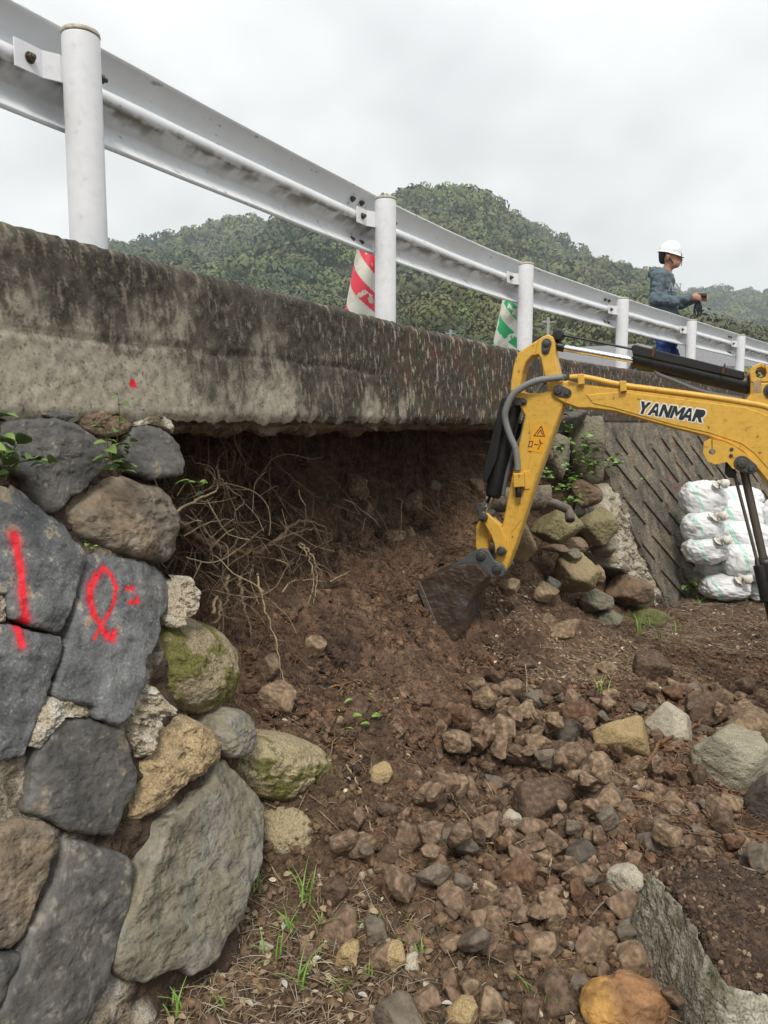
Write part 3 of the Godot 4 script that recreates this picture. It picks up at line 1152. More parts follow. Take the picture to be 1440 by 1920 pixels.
func painted_slate() -> ImageTexture:
	# the sprayed survey marks on the split grey stones; 1.1 m square of wall face
	var w := 900
	var im := Image.create(w, w, false, Image.FORMAT_RGB8)
	var na := noise(71, 1.0, 5)
	var nf := noise(72, 1.0, 3)
	for j in w:
		for k in w:
			var s := 1.1 * k / w
			var y := 1.1 * j / w
			var a := na.get_noise_2d(s * 4.0, y * 4.0)
			var b := na.get_noise_2d(s * 15.0 + 40.0, y * 15.0)
			var f := nf.get_noise_2d(s * 110.0, y * 110.0)
			var c := Vector3(0.385, 0.388, 0.392) * (1.0 + 0.30 * a + 0.20 * b + 0.16 * f)
			# mortar smears and specks of lichen
			c = c.lerp(Vector3(0.62, 0.56, 0.46), smoothstep(0.34, 0.55, b + a * 0.55 + f * 0.2 + clampf(0.35 - y * 1.1, -0.3, 0.25)) * 0.8)
			c = c.lerp(Vector3(0.62, 0.61, 0.57), smoothstep(0.42, 0.62, f + b * 0.35) * 0.55)
			im.set_pixel(k, j, Color(clampf(c.x, 0, 1), clampf(c.y, 0, 1), clampf(c.z, 0, 1)))
	var strokes := [
		[[30, 1006], [31, 1012], 13.0], [[31, 1006], [36, 1060], 9.5], [[36, 1060], [38, 1110], 9.0], [[38, 1110], [42, 1160], 9.0], [[42, 1160], [43, 1172], 9.0], [[33, 1180], [38, 1208], 10.0],
		[[202, 1066], [186, 1080], 7.0], [[186, 1080], [173, 1102], 9.0], [[173, 1102], [170, 1125], 9.5], [[170, 1125], [176, 1152], 9.0], [[176, 1152], [190, 1176], 7.5], [[190, 1176], [198, 1190], 8.0], [[198, 1190], [208, 1196], 10.0], [[208, 1196], [215, 1184], 7.0],
		[[202, 1066], [214, 1078], 6.5], [[214, 1078], [221, 1100], 6.5], [[221, 1100], [216, 1128], 6.0], [[216, 1128], [204, 1152], 5.0], [[204, 1152], [190, 1172], 5.0], [[190, 1172], [172, 1198], 4.0],
		[[241, 1104], [254, 1102], 5.0], [[254, 1102], [256, 1110], 4.0], [[246, 1130], [262, 1128], 5.5], [[262, 1120], [264, 1130], 5.0]]
	for t in strokes:
		var a3 := hit(t[0][0], t[0][1])
		var b3 := hit(t[1][0], t[1][1])
		var a := Vector2((a3.x + 1.05) / 1.1, (1.45 - a3.z) / 1.1) * w
		var b := Vector2((b3.x + 1.05) / 1.1, (1.45 - b3.z) / 1.1) * w
		var r: float = t[2] * 0.00098 / 1.1 * w
		var x0 := int(minf(a.x, b.x) - r * 3)
		var x1 := int(maxf(a.x, b.x) + r * 3)
		var y0 := int(minf(a.y, b.y) - r * 3)
		var y1 := int(maxf(a.y, b.y) + r * 3)
		for j in range(maxi(y0, 0), mini(y1, w - 1)):
			for k in range(maxi(x0, 0), mini(x1, w - 1)):
				var p := Vector2(k, j)
				var d := p.distance_to(Geometry2D.get_closest_point_to_segment(p, a, b)) / r
				d += 0.22 * nf.get_noise_2d(k * 0.35, j * 0.35)
				var al := (1.0 - smoothstep(0.75, 1.15, d)) * 0.95
				al = maxf(al, 0.34 * (1.0 - smoothstep(0.9, 2.9, d)) * clampf(0.7 + nf.get_noise_2d(k * 0.8, j * 0.8), 0.0, 1.0))
				if al > 0.01:
					var tone := 1.0 + 0.12 * nf.get_noise_2d(k * 0.5 + 30.0, j * 0.5)
					im.set_pixel(k, j, im.get_pixel(k, j).lerp(Color(0.90 * tone, 0.13, 0.19), al))
	return ImageTexture.create_from_image(im)

func build_masonry() -> void:
	var pm := StandardMaterial3D.new()
	pm.resource_name = "painted_slate"
	pm.albedo_texture = painted_slate()
	pm.texture_repeat = false
	pm.roughness = 0.7
	pm.normal_enabled = true
	pm.normal_texture = T.n_fine
	pm.normal_scale = 0.3
	M.painted = pm
	var o := thing("stone_retaining_wall", "old retaining wall of big grey split stones and mossy boulders under the coping", "wall", W(-0.5, 0.5, 0.0))
	# outline, depth, dome, rough, kind, material, label
	var L := [
		[[[-12, 810], [14, 797], [31, 787], [61, 785], [106, 787], [132, 794], [160, 806], [184, 818], [200, 834], [200, 872], [189, 891], [165, 915], [139, 934], [113, 962], [94, 960], [78, 938], [54, 900], [28, 882], [-12, 868]], 0.07, 0.15, 0.035, "slate", "slate", ""],
		[[[153, 782], [179, 768], [212, 764], [245, 775], [255, 797], [248, 811], [212, 818], [179, 815], [156, 799]], 0.03, 0.5, 0.012, "brown", "tanstone", ""],
		[[[240, 841], [259, 804], [278, 796], [315, 811], [338, 834], [347, 868], [341, 890], [292, 898], [262, 886], [244, 864]], 0.05, 0.1, 0.016, "slate", "slate", ""],
		[[[255, 800], [262, 778], [300, 776], [328, 788], [332, 814], [315, 806], [280, 794]], 0.03, 0.3, 0.015, "mortar", "mortar", ""],
		[[[78, 776], [110, 766], [150, 770], [160, 780], [130, 787], [95, 784]], 0.025, 0.1, 0.012, "slate", "slate", ""],
		[[[116, 961], [143, 935], [176, 909], [210, 892], [240, 894], [270, 909], [300, 909], [323, 931], [336, 958], [339, 984], [336, 1033], [319, 1059], [285, 1051], [244, 1044], [210, 1036], [188, 1021], [150, 1010], [128, 984]], 0.11, 0.6, 0.018, "tan", "tanstone", "rounded tan stone with a broken grey upper face"],
		[[[-15, 912], [0, 905], [37, 905], [75, 939], [105, 969], [127, 986], [142, 1014], [161, 1032], [167, 1047], [150, 1085], [131, 1145], [116, 1182], [109, 1190], [64, 1171], [22, 1156], [15, 1115], [0, 1111], [-15, 1111]], 0.07, 0.05, 0.010, "slate", "painted", "flat grey stone sprayed with a red upright stroke"],
		[[[174, 1044], [200, 1040], [245, 1050], [290, 1056], [318, 1066], [340, 1082], [349, 1100], [345, 1125], [335, 1145], [315, 1160], [305, 1190], [299, 1204], [280, 1230], [272, 1250], [270, 1275], [262, 1288], [245, 1310], [238, 1335], [222, 1352], [208, 1357], [180, 1343], [170, 1322], [112, 1312], [102, 1300], [112, 1262], [122, 1225], [138, 1180], [152, 1120], [162, 1075]], 0.085, 0.05, 0.014, "slate", "painted", "flat grey stone sprayed with a red loop and two dabs"],
		[[[-15, 1175], [8, 1172], [25, 1176], [60, 1185], [85, 1190], [113, 1198], [115, 1212], [103, 1260], [88, 1310], [78, 1340], [63, 1390], [53, 1420], [0, 1432], [-15, 1430]], 0.065, 0.05, 0.012, "slate", "painted", ""],
		[[[-15, 1116], [10, 1116], [18, 1130], [18, 1165], [5, 1170], [-15, 1172]], 0.04, 0.3, 0.015, "mortar", "mortar", ""],
		[[[85, 1330], [100, 1312], [140, 1312], [172, 1322], [182, 1345], [148, 1340], [117, 1345], [97, 1375], [80, 1405], [64, 1400], [75, 1360]], 0.03, 0.3, 0.03, "mortar", "mortar", ""],
		[[[117, 1350], [148, 1346], [175, 1352], [202, 1359], [233, 1369], [249, 1410], [259, 1449], [261, 1476], [253, 1496], [237, 1523], [233, 1546], [224, 1571], [187, 1567], [156, 1562], [128, 1552], [105, 1542], [78, 1531], [64, 1527], [68, 1488], [74, 1441], [78, 1418], [97, 1381]], 0.08, 0.05, 0.015, "slate", "slate", ""],
		[[[283, 1250], [290, 1215], [310, 1180], [345, 1165], [395, 1165], [435, 1180], [462, 1210], [470, 1250], [462, 1290], [445, 1320], [420, 1338], [390, 1345], [355, 1335], [320, 1320], [292, 1290]], 0.16, 0.95, 0.022, "moss", "boulder", "round boulder with green moss on one side"],
		[[[296, 1354], [323, 1344], [350, 1342], [381, 1354], [412, 1373], [419, 1391], [412, 1418], [389, 1437], [366, 1457], [334, 1472], [319, 1484], [311, 1507], [299, 1527], [272, 1534], [249, 1542], [239, 1531], [249, 1511], [259, 1488], [264, 1464], [263, 1433], [280, 1418], [292, 1406]], 0.12, 0.7, 0.03, "yellow", "boulder", "coarse yellow granite boulder"],
		[[[246, 1340], [262, 1300], [275, 1283], [300, 1300], [315, 1330], [300, 1345], [296, 1365], [290, 1400], [270, 1425], [257, 1412], [245, 1370]], 0.05, 0.4, 0.06, "mortar", "mortar", ""],
		[[[330, 1165], [345, 1090], [362, 1082], [376, 1115], [372, 1150], [352, 1165], [338, 1180]], 0.03, 0.5, 0.04, "mortar", "mortar", ""],
		[[[412, 1345], [430, 1330], [455, 1332], [475, 1348], [482, 1380], [478, 1410], [460, 1424], [430, 1418], [412, 1405], [405, 1370]], 0.09, 0.6, 0.015, "green", "tanstone", ""],
		[[[420, 1437], [447, 1433], [474, 1464], [506, 1496], [515, 1519], [509, 1562], [498, 1608], [486, 1647], [472, 1678], [463, 1725], [428, 1764], [400, 1807], [362, 1828], [342, 1816], [311, 1826], [280, 1845], [233, 1838], [218, 1814], [226, 1764], [241, 1717], [251, 1694], [266, 1647], [292, 1597], [307, 1550], [350, 1530], [373, 1499], [404, 1472]], 0.13, 0.25, 0.035, "green", "tanstone", "large greenish grey slab leaning at the foot"],
		[[[132, 1581], [163, 1583], [194, 1597], [233, 1604], [255, 1620], [251, 1647], [247, 1694], [235, 1725], [227, 1764], [214, 1810], [204, 1861], [183, 1912], [167, 1947], [16, 1947], [8, 1900], [23, 1842], [47, 1795], [62, 1760], [89, 1706], [109, 1663], [124, 1624]], 0.09, 0.1, 0.02, "lichen_slate", "slate", "tall dark stone spotted with pale lichen"],
		[[[-15, 1560], [20, 1550], [55, 1540], [85, 1545], [104, 1560], [100, 1600], [92, 1640], [80, 1680], [65, 1725], [52, 1760], [35, 1782], [-15, 1790]], 0.06, 0.2, 0.02, "tan", "tanstone", ""],
		[[[-60, 1798], [10, 1798], [43, 1793], [20, 1845], [5, 1895], [-60, 1900]], 0.05, 0.1, 0.02, "slate", "slate", ""],
		[[[-60, 1908], [0, 1905], [14, 1950], [30, 2040], [-60, 2050]], 0.06, 0.3, 0.02, "brown", "tanstone", ""],
		[[[35, 1955], [165, 1952], [150, 2050], [45, 2060]], 0.06, 0.2, 0.02, "slate", "slate", ""],
		[[[480, 1420], [500, 1395], [540, 1383], [575, 1385], [605, 1400], [635, 1425], [640, 1445], [610, 1470], [590, 1495], [560, 1510], [530, 1505], [505, 1485], [485, 1460]], 0.13, 0.9, 0.03, "mossy_pale", "boulder", "mossy yellow boulder half out of the bank"],
		[[[540, 1540], [560, 1515], [590, 1512], [612, 1530], [622, 1560], [618, 1595], [600, 1625], [575, 1632], [550, 1620], [535, 1585]], 0.11, 1.0, 0.015, "mossy_pale", "boulder", "small round boulder with moss on its foot"],
		[[[-200, 800], [-120, 770], [-30, 790], [-22, 880], [-60, 930], [-190, 920]], 0.06, 0.1, 0.02, "slate", "slate", ""],
		[[[-220, 940], [-70, 940], [-25, 920], [-25, 1110], [-80, 1190], [-230, 1180]], 0.06, 0.1, 0.02, "slate", "slate", ""],
		[[[-240, 1200], [-80, 1205], [-25, 1190], [-25, 1430], [-110, 1480], [-250, 1470]], 0.08, 0.5, 0.02, "tan", "tanstone", ""],
		[[[-260, 1490], [-110, 1495], [-30, 1450], [-25, 1540], [-30, 1780], [-260, 1790]], 0.08, 0.2, 0.02, "slate", "slate", ""]]
	var k := 0
	for e in L:
		k += 1
		var lab: String = e[6]
		part(o, "mortar" if e[4] == "mortar" else "stone", stone_mesh(e[0], e[1], e[2], e[3], 200 + k, e[4], 0.267, 0.2, 0.02), M[e[5]], lab)
	# the wall goes on to the near side
	rng.seed = 291
	var ys := [-0.12, 0.24, 0.62, 0.96, 1.27, 1.52]
	for j in 5:
		var s := -1.13 - 0.08 * (j % 2)
		while s > -2.7:
			var wd := rng.randf_range(0.28, 0.46)
			var q := func(x: float, y: float) -> Vector2: return Vector2(x + rng.randfn(0, 0.018), y + rng.randfn(0, 0.014))
			var y0: float = ys[j] + 0.012
			var y1: float = ys[j + 1] - 0.012
			k += 1
			var kd: String = ["slate", "slate", "tan", "lichen_slate", "green"][rng.randi() % 5]
			var out := [q.call(s - 0.012, y0), q.call(s, (y0 + y1) / 2), q.call(s - 0.02, y1), q.call(s - wd / 2, y1), q.call(s - wd + 0.015, y1), q.call(s - wd + 0.01, (y0 + y1) / 2), q.call(s - wd + 0.02, y0), q.call(s - wd / 2, y0)]
			part(o, "stone", stone_mesh(out, 0.07, 0.1, 0.016, 200 + k, kd), M.slate if kd.ends_with("slate") else M.tanstone)
			s -= wd
	# earth and old mortar packed behind and between the stones
	var mb := MB.new()
	var n := 150
	var rows := 130
	for j in rows:
		var y := lerpf(-0.12, 1.53, float(j) / (rows - 1))
		for i in n:
			var s := lerpf(-2.6, -0.10, float(i) / (n - 1))
			var q := Vector2(s, y)
			var z: float = 0.03 * nz.b.get_noise_2d(s * 8.0, y * 8.0) + 0.012 * nz.a.get_noise_2d(s * 30.0, y * 30.0)
			mb.v.append(W(s, 0.267 + 0.3 * (1.534 - y) - 0.042 + z - 0.06 * smoothstep(-0.2, -0.1, s), y))
			mb.c.append(stone_color("soil", q, 0.0, 5).lerp(stone_color("mortar", q, 0.0, 6), 0.75 * smoothstep(0.05, 0.3, nz.b.get_noise_2d(s * 3.0 + 5.0, y * 3.0))))
	mb.grid(0, n, rows)
	part(o, "joint_filling", mb.mesh(), M.mortar)

# =============================================================== patterned concrete block wall beyond the dig
func face_point(px: float, py: float) -> Vector2:
	var h := hit(px, py)
	return Vector2(h.x, h.z)

func build_block_wall() -> void:
	var o := thing("block_retaining_wall", "leaning grey concrete block wall with slanting ribs, red paint blotches, behind the sandbags", "wall", W(6.5, 0.6, -0.1))
	var m := mat("block_concrete", grey(1.0), 0.95, T.mottle, T.n_fine, 0.5, true, true)
	# backing face, cut off along the broken edge
	var mb := MB.new()
	var n := 110
	var rows := 60
	for j in rows:
		var y := lerpf(-0.25, 1.525, float(j) / (rows - 1))
		var left: float = lerpf(5.38, 4.56, clampf((y + 0.1) / 1.6, 0.0, 1.0)) + 0.05 * nz.b.get_noise_1d(y * 5.0)
		for i in n:
			var f := float(i) / (n - 1)
			var s := lerpf(left, 12.5, f * f * 0.7 + f * 0.3)
			var e: float = 0.004 * nz.b.get_noise_2d(s * 12.0, y * 12.0)
			mb.v.append(W(s, 0.267 + 0.3 * (1.534 - y) + e, y))
			mb.c.append(block_color(s, y))
	mb.grid(0, n, rows)
	var base := mb.v.size()
	for j in rows: # thickness along the broken edge
		var p := mb.v[j * n]
		var u := inv(p)
		for k in 3:
			mb.v.append(W(u.x + 0.02 * k + 0.015 * nz.b.get_noise_2d(p.y * 12.0, k), u.y - 0.12 * k, p.y))
			mb.c.append(Color(0.30, 0.27, 0.22))
	mb.grid(base, 3, rows)
	part(o, "backing", mb.mesh(), m)
	# slanting ribs in staggered columns
	var col := 0
	var s0 := 3.7
	while s0 < 10.5:
		var y0 := 2.0 - (0.15 if col % 2 == 1 else 0.0)
		while y0 > 0.0:
			var a := Vector2(s0, y0)
			var b := Vector2(s0 + 0.50, y0 - 0.34)
			# trim the rib to the face: under the coping, and at the broken edge
			if a.y > 1.49:
				a = a.lerp(b, clampf((a.y - 1.49) / (a.y - b.y), 0.0, 1.0))
			for it in 6:
				var edge := lerpf(5.38, 4.56, clampf((a.y + 0.1) / 1.6, 0.0, 1.0)) + 0.07
				if a.x < edge:
					a = a.lerp(b, 0.25)
			if a.distance_to(b) > 0.12 and a.x > lerpf(5.38, 4.56, clampf((a.y + 0.1) / 1.6, 0.0, 1.0)) + 0.05:
				var rb := MB.new()
				var hg := 0.125
				var th := 0.018
				for q in [[a, 0.0], [b, 0.0], [b + Vector2(0, -hg), 0.0], [a + Vector2(0, -hg), 0.0], [a + Vector2(0.016, -0.022), th], [b + Vector2(-0.012, -0.012), th], [b + Vector2(-0.012, 0.012 - hg), th], [a + Vector2(0.012, 0.0 - hg + 0.02), th]]:
					var p: Vector2 = q[0]
					rb.v.append(W(p.x, 0.267 + 0.3 * (1.534 - p.y) + q[1] - (0.02 if q[1] == 0.0 else 0.0), p.y))
					rb.c.append(block_color(p.x, p.y))
				for f in [[4, 6, 5], [4, 7, 6], [0, 5, 1], [0, 4, 5], [1, 6, 2], [1, 5, 6], [2, 7, 3], [2, 6, 7], [3, 4, 0], [3, 7, 4]]:
					rb.tri(f[0], f[2], f[1])
				part(o, "rib", rb.mesh(false), m)
			y0 -= 0.30
		col += 1
		s0 += 0.56

func block_color(s: float, y: float) -> Color:
	var n: float = nz.b.get_noise_2d(s * 3.0, y * 1.4)
	var t: float = nz.b.get_noise_2d(s * 14.0, y * 1.6)
	var c := Vector3(0.30, 0.265, 0.205)
	c = c.lerp(Vector3(0.145, 0.138, 0.128), smoothstep(-0.15, 0.15, n + t * 0.7 + 0.06) * 0.85)
	c = c.lerp(Vector3(0.44, 0.41, 0.36), smoothstep(0.25, 0.5, t) * 0.4)
	# survey paint sprayed in blotches
	for q in [[1245, 830, 0.035], [1262, 836, 0.03], [1242, 855, 0.02], [1255, 890, 0.03], [1268, 915, 0.04], [1262, 900, 0.025], [1285, 910, 0.03]]:
		var h := face_cache(q[0], q[1])
		var d: float = Vector2(s, y).distance_to(h) / q[2] + 0.6 * nz.b.get_noise_2d(s * 25.0, y * 25.0)
		c = c.lerp(Vector3(0.36, 0.035, 0.06), (1.0 - smoothstep(0.6, 1.3, d)) * 0.75)
	return v2c(c)

var fcache := {}
func face_cache(px: float, py: float) -> Vector2:
	var k := "%d_%d" % [px, py]
	if not fcache.has(k):
		fcache[k] = face_point(px, py)
	return fcache[k]

# =============================================================== stones where the old masonry breaks off
func build_broken_masonry() -> void:
	var o := thing("broken_masonry", "broken end of the old stone wall, loose boulders and mortar beside the ribbed blocks", "wall", W(4.0, 0.5, 0.2))
	var L := [
		[[1000, 790], [1040, 770], [1085, 780], [1100, 800], [1085, 812], [1030, 815]],
		[[1060, 800], [1085, 785], [1112, 800], [1125, 850], [1120, 895], [1092, 900], [1068, 870]],
		[[1010, 830], [1050, 815], [1066, 870], [1060, 900], [1020, 900]],
		[[1080, 930], [1098, 900], [1120, 920], [1128, 940], [1100, 952], [1075, 945]],
		[[1008, 965], [1040, 955], [1072, 962], [1082, 990], [1075, 1014], [1030, 1020], [1005, 1005]],
		[[1084, 965], [1105, 952], [1132, 962], [1146, 985], [1138, 1008], [1112, 1018], [1090, 1005], [1080, 985]],
		[[960, 985], [985, 975], [1003, 995], [1000, 1030], [985, 1052], [962, 1045], [955, 1015]],
		[[1012, 1028], [1050, 1020], [1068, 1024], [1050, 1034], [1020, 1036]],
		[[1045, 1040], [1070, 1028], [1086, 1035], [1080, 1048], [1055, 1052]],
		[[1068, 1020], [1085, 1008], [1100, 1018], [1098, 1034], [1080, 1038]],
		[[1045, 1070], [1065, 1050], [1092, 1038], [1108, 1060], [1118, 1085], [1095, 1105], [1065, 1113], [1052, 1100]],
		[[1108, 1070], [1122, 1062], [1134, 1075], [1128, 1092], [1115, 1098]],
		[[1022, 1082], [1035, 1088], [1052, 1108], [1046, 1112], [1030, 1100]],
		[[1092, 1140], [1110, 1115], [1140, 1102], [1148, 1112], [1130, 1135], [1105, 1148]],
		[[1146, 1100], [1170, 1078], [1205, 1085], [1222, 1108], [1210, 1132], [1170, 1135], [1150, 1120]],
		[[1105, 1160], [1130, 1142], [1168, 1140], [1162, 1165], [1135, 1182], [1110, 1178]],
		[[1170, 1150], [1190, 1138], [1225, 1140], [1240, 1160], [1230, 1180], [1195, 1185], [1172, 1172]],
		[[1110, 1020], [1140, 1015], [1152, 1030], [1140, 1045], [1118, 1040]],
		[[1150, 1040], [1185, 1030], [1200, 1050], [1180, 1072], [1155, 1065]],
		[[1128, 970], [1142, 905], [1165, 925], [1185, 985], [1200, 1035], [1210, 1075], [1185, 1050], [1160, 1040], [1150, 1000]],
		[[1180, 1075], [1195, 1040], [1215, 1070], [1245, 1125], [1235, 1140], [1222, 1110]],
		[[995, 1110], [1010, 1092], [1030, 1098], [1042, 1118], [1030, 1130], [1000, 1128]],
		[[1120, 1200], [1150, 1185], [1180, 1195], [1192, 1220], [1180, 1240], [1140, 1245], [1122, 1225]],
		[[938, 1100], [952, 1085], [970, 1092], [975, 1110], [955, 1118]]]
	var kinds := ["slate", "green", "green", "brown", "mossy_pale", "mossy_pale", "yellow", "brown", "green", "brown", "yellow", "tan", "lichen_slate", "green", "brown", "green", "moss", "green", "mortar", "mortar", "mortar", "tan", "green", "tan"]
	var cob := []
	for k in 8:
		cob.append(rock_mesh(760 + k, 9, 24.0, 0.06))
	for k in L.size():
		var kd: String = kinds[k]
		if kd == "mortar":
			part(o, "mortar", stone_mesh(L[k], 0.05, 0.4, 0.05, 300 + k, kd, 0.267, 0.22), M.mortar)
			continue
		var lo := Vector2(9999, 9999)
		var hi := Vector2(-9999, -9999)
		for q in L[k]:
			lo = lo.min(Vector2(q[0], q[1]))
			hi = hi.max(Vector2(q[0], q[1]))
		var mid := (lo + hi) / 2
		var p := hitw(mid.x, mid.y, 0.235, 0.3)
		var sc := depth_of(p) / FOC
		var half := Vector3((hi.x - lo.x) * 0.5, (hi.y - lo.y) * 0.5, (hi.x - lo.x + hi.y - lo.y) * 0.27) * sc * 1.10
		var mi := MeshInstance3D.new()
		mi.name = "stone"
		mi.mesh = cob[k % 8]
		mi.material_override = tinted(kd)
		mi.transform = Transform3D(Basis.from_scale(half) * Basis(Vector3.UP, k * 1.3), p - o.position)
		o.add_child(mi, true)
	# clay drain pipe with a thinner bent pipe in its mouth
	var a := hit(1000, 935, 0.28, 0.3)
	var b := hit(1030, 935, 0.40, 0.3)
	var pa := W(a.x - 0.18, a.y - 0.25, a.z - 0.01)
	var pb := W(b.x - 0.02, b.y + 0.02, b.z + 0.01)
	var pipe := thing("drain_pipe", "grey clay drain pipe with a bent plastic pipe sticking out of the broken masonry", "pipe", pb)
	var mb := MB.new()
	var d := (pb - pa)
	tube(mb, [pa, pa + d * 0.5, pb, pb + d.normalized() * 0.004, pa + d * 0.9, pa + d * 0.5], [0.078, 0.08, 0.082, 0.07, 0.066, 0.064], 24, Color(0.30, 0.27, 0.235), 0.03)
	part(pipe, "outer_pipe", mb.mesh(), M.tanstone)
	var mb2 := MB.new()
	var e0 := pa + d * 0.8 + Vector3(0, -0.02, 0)
	var e1 := hitw(1040, 944, 0.46, 0.3)
	var e2 := hitw(1064, 955, 0.50, 0.3)
	var e3 := hitw(1069, 975, 0.52, 0.3)
	tube(mb2, [e0, e0.lerp(e1, 0.6), e1, e1.lerp(e2, 0.5), e2, e2.lerp(e3, 0.45) + Vector3(0.006, 0.004, 0), e3], [0.03, 0.03, 0.03, 0.03, 0.03, 0.03, 0.03], 18, Color(0.22, 0.20, 0.18))
	part(pipe, "bent_pipe", mb2.mesh(), mat("old_plastic", grey(0.95), 0.55, T.mottle, null, 0.2, true, true))

var tints := {}
func tinted(kind: String) -> StandardMaterial3D:
	if not tints.has(kind):
		var c: Color = {"slate": lin(0.17, 0.17, 0.17), "lichen_slate": lin(0.24, 0.24, 0.225), "green": lin(0.27, 0.26, 0.20), "brown": lin(0.27, 0.20, 0.145), "mossy_pale": lin(0.33, 0.30, 0.17), "moss": lin(0.20, 0.21, 0.08), "yellow": lin(0.44, 0.35, 0.215), "tan": lin(0.42, 0.33, 0.22)}[kind]
		var m := mat("masonry_" + kind, c, 0.92, T.granite if kind in ["yellow", "moss", "mossy_pale", "green"] else T.mottle, T.n_rock, 0.4, true, true)
		m.normal_scale = 0.7
		tints[kind] = m
	return tints[kind]

# =============================================================== small excavator
var EX := Transform3D()

func exl(px: float, py: float, w := 0.0) -> Vector2:
	var r := ray(px, py)
	var e := Vector3(0, EYE, 0)
	var t := (EX.basis.z.dot(EX.origin - e) + w) / EX.basis.z.dot(r)
	var q := e + r * t - EX.origin
	return Vector2(q.dot(EX.basis.x), q.y)

func exw(px: float, py: float, w := 0.0) -> Vector3:
	var l := exl(px, py, w)
	return EX * Vector3(l.x, l.y, w)

func expoly(pts: Array, w: float) -> PackedVector2Array:
	var out := PackedVector2Array()
	for p in pts:
		out.append(exl(p[0], p[1], w))
	return out

func capsule2(a: Vector2, b: Vector2, ra: float, rb: float) -> PackedVector2Array:
	var out := PackedVector2Array()
	var d := (b - a).angle()
	for k in 11:
		var t := d + PI / 2 + PI * k / 10.0
		out.append(a + Vector2(cos(t), sin(t)) * ra)
	for k in 11:
		var t := d - PI / 2 + PI * k / 10.0
		out.append(b + Vector2(cos(t), sin(t)) * rb)
	return out

func exdrum(mb: MB, px: float, py: float, r: float, w0: float, w1: float, bev := 0.003, sides := 22) -> void:
	var l := exl(px, py, w1)
	drum(mb, EX * Transform3D(Basis(), Vector3(l.x, l.y, 0)), r, w0, w1, bev, sides)

# a dark two-bolt keeper plate over a pin
func keeper(parent: Node3D, p1: Array, p2: Array, r: float, w: float, steel: Material) -> void:
	var mb := MB.new()
	var a := exl(p1[0], p1[1], w)
	var b := exl(p2[0], p2[1], w)
	prism(mb, capsule2(a, b, r, r * 0.8), EX, w - 0.004, w + 0.008, 0.003)
	drum(mb, EX * Transform3D(Basis(), Vector3(a.x, a.y, 0)), r * 0.62, w + 0.008, w + 0.020, 0.003)
	drum(mb, EX * Transform3D(Basis(), Vector3(b.x, b.y, 0)), r * 0.42, w + 0.008, w + 0.018, 0.003, 6)
	drum(mb, EX * Transform3D(Basis(), Vector3(a.x, a.y, 0)), r * 0.25, w + 0.020, w + 0.024, 0.002)
	part(parent, "pin_plate", mb.mesh(false), steel)

func smooth_pts(pts: Array, n := 6) -> Array:
	var out := []
	for k in pts.size() - 1:
		var p0: Vector3 = pts[maxi(k - 1, 0)]
		var p1: Vector3 = pts[k]
		var p2: Vector3 = pts[k + 1]
		var p3: Vector3 = pts[mini(k + 2, pts.size() - 1)]
		for j in n:
			out.append(p1.cubic_interpolate(p2, p0, p3, float(j) / n))
	out.append(pts[pts.size() - 1])
	return out

func rep(x: float, n: int) -> Array:
	var a := []
	a.resize(n)
	a.fill(x)
	return a

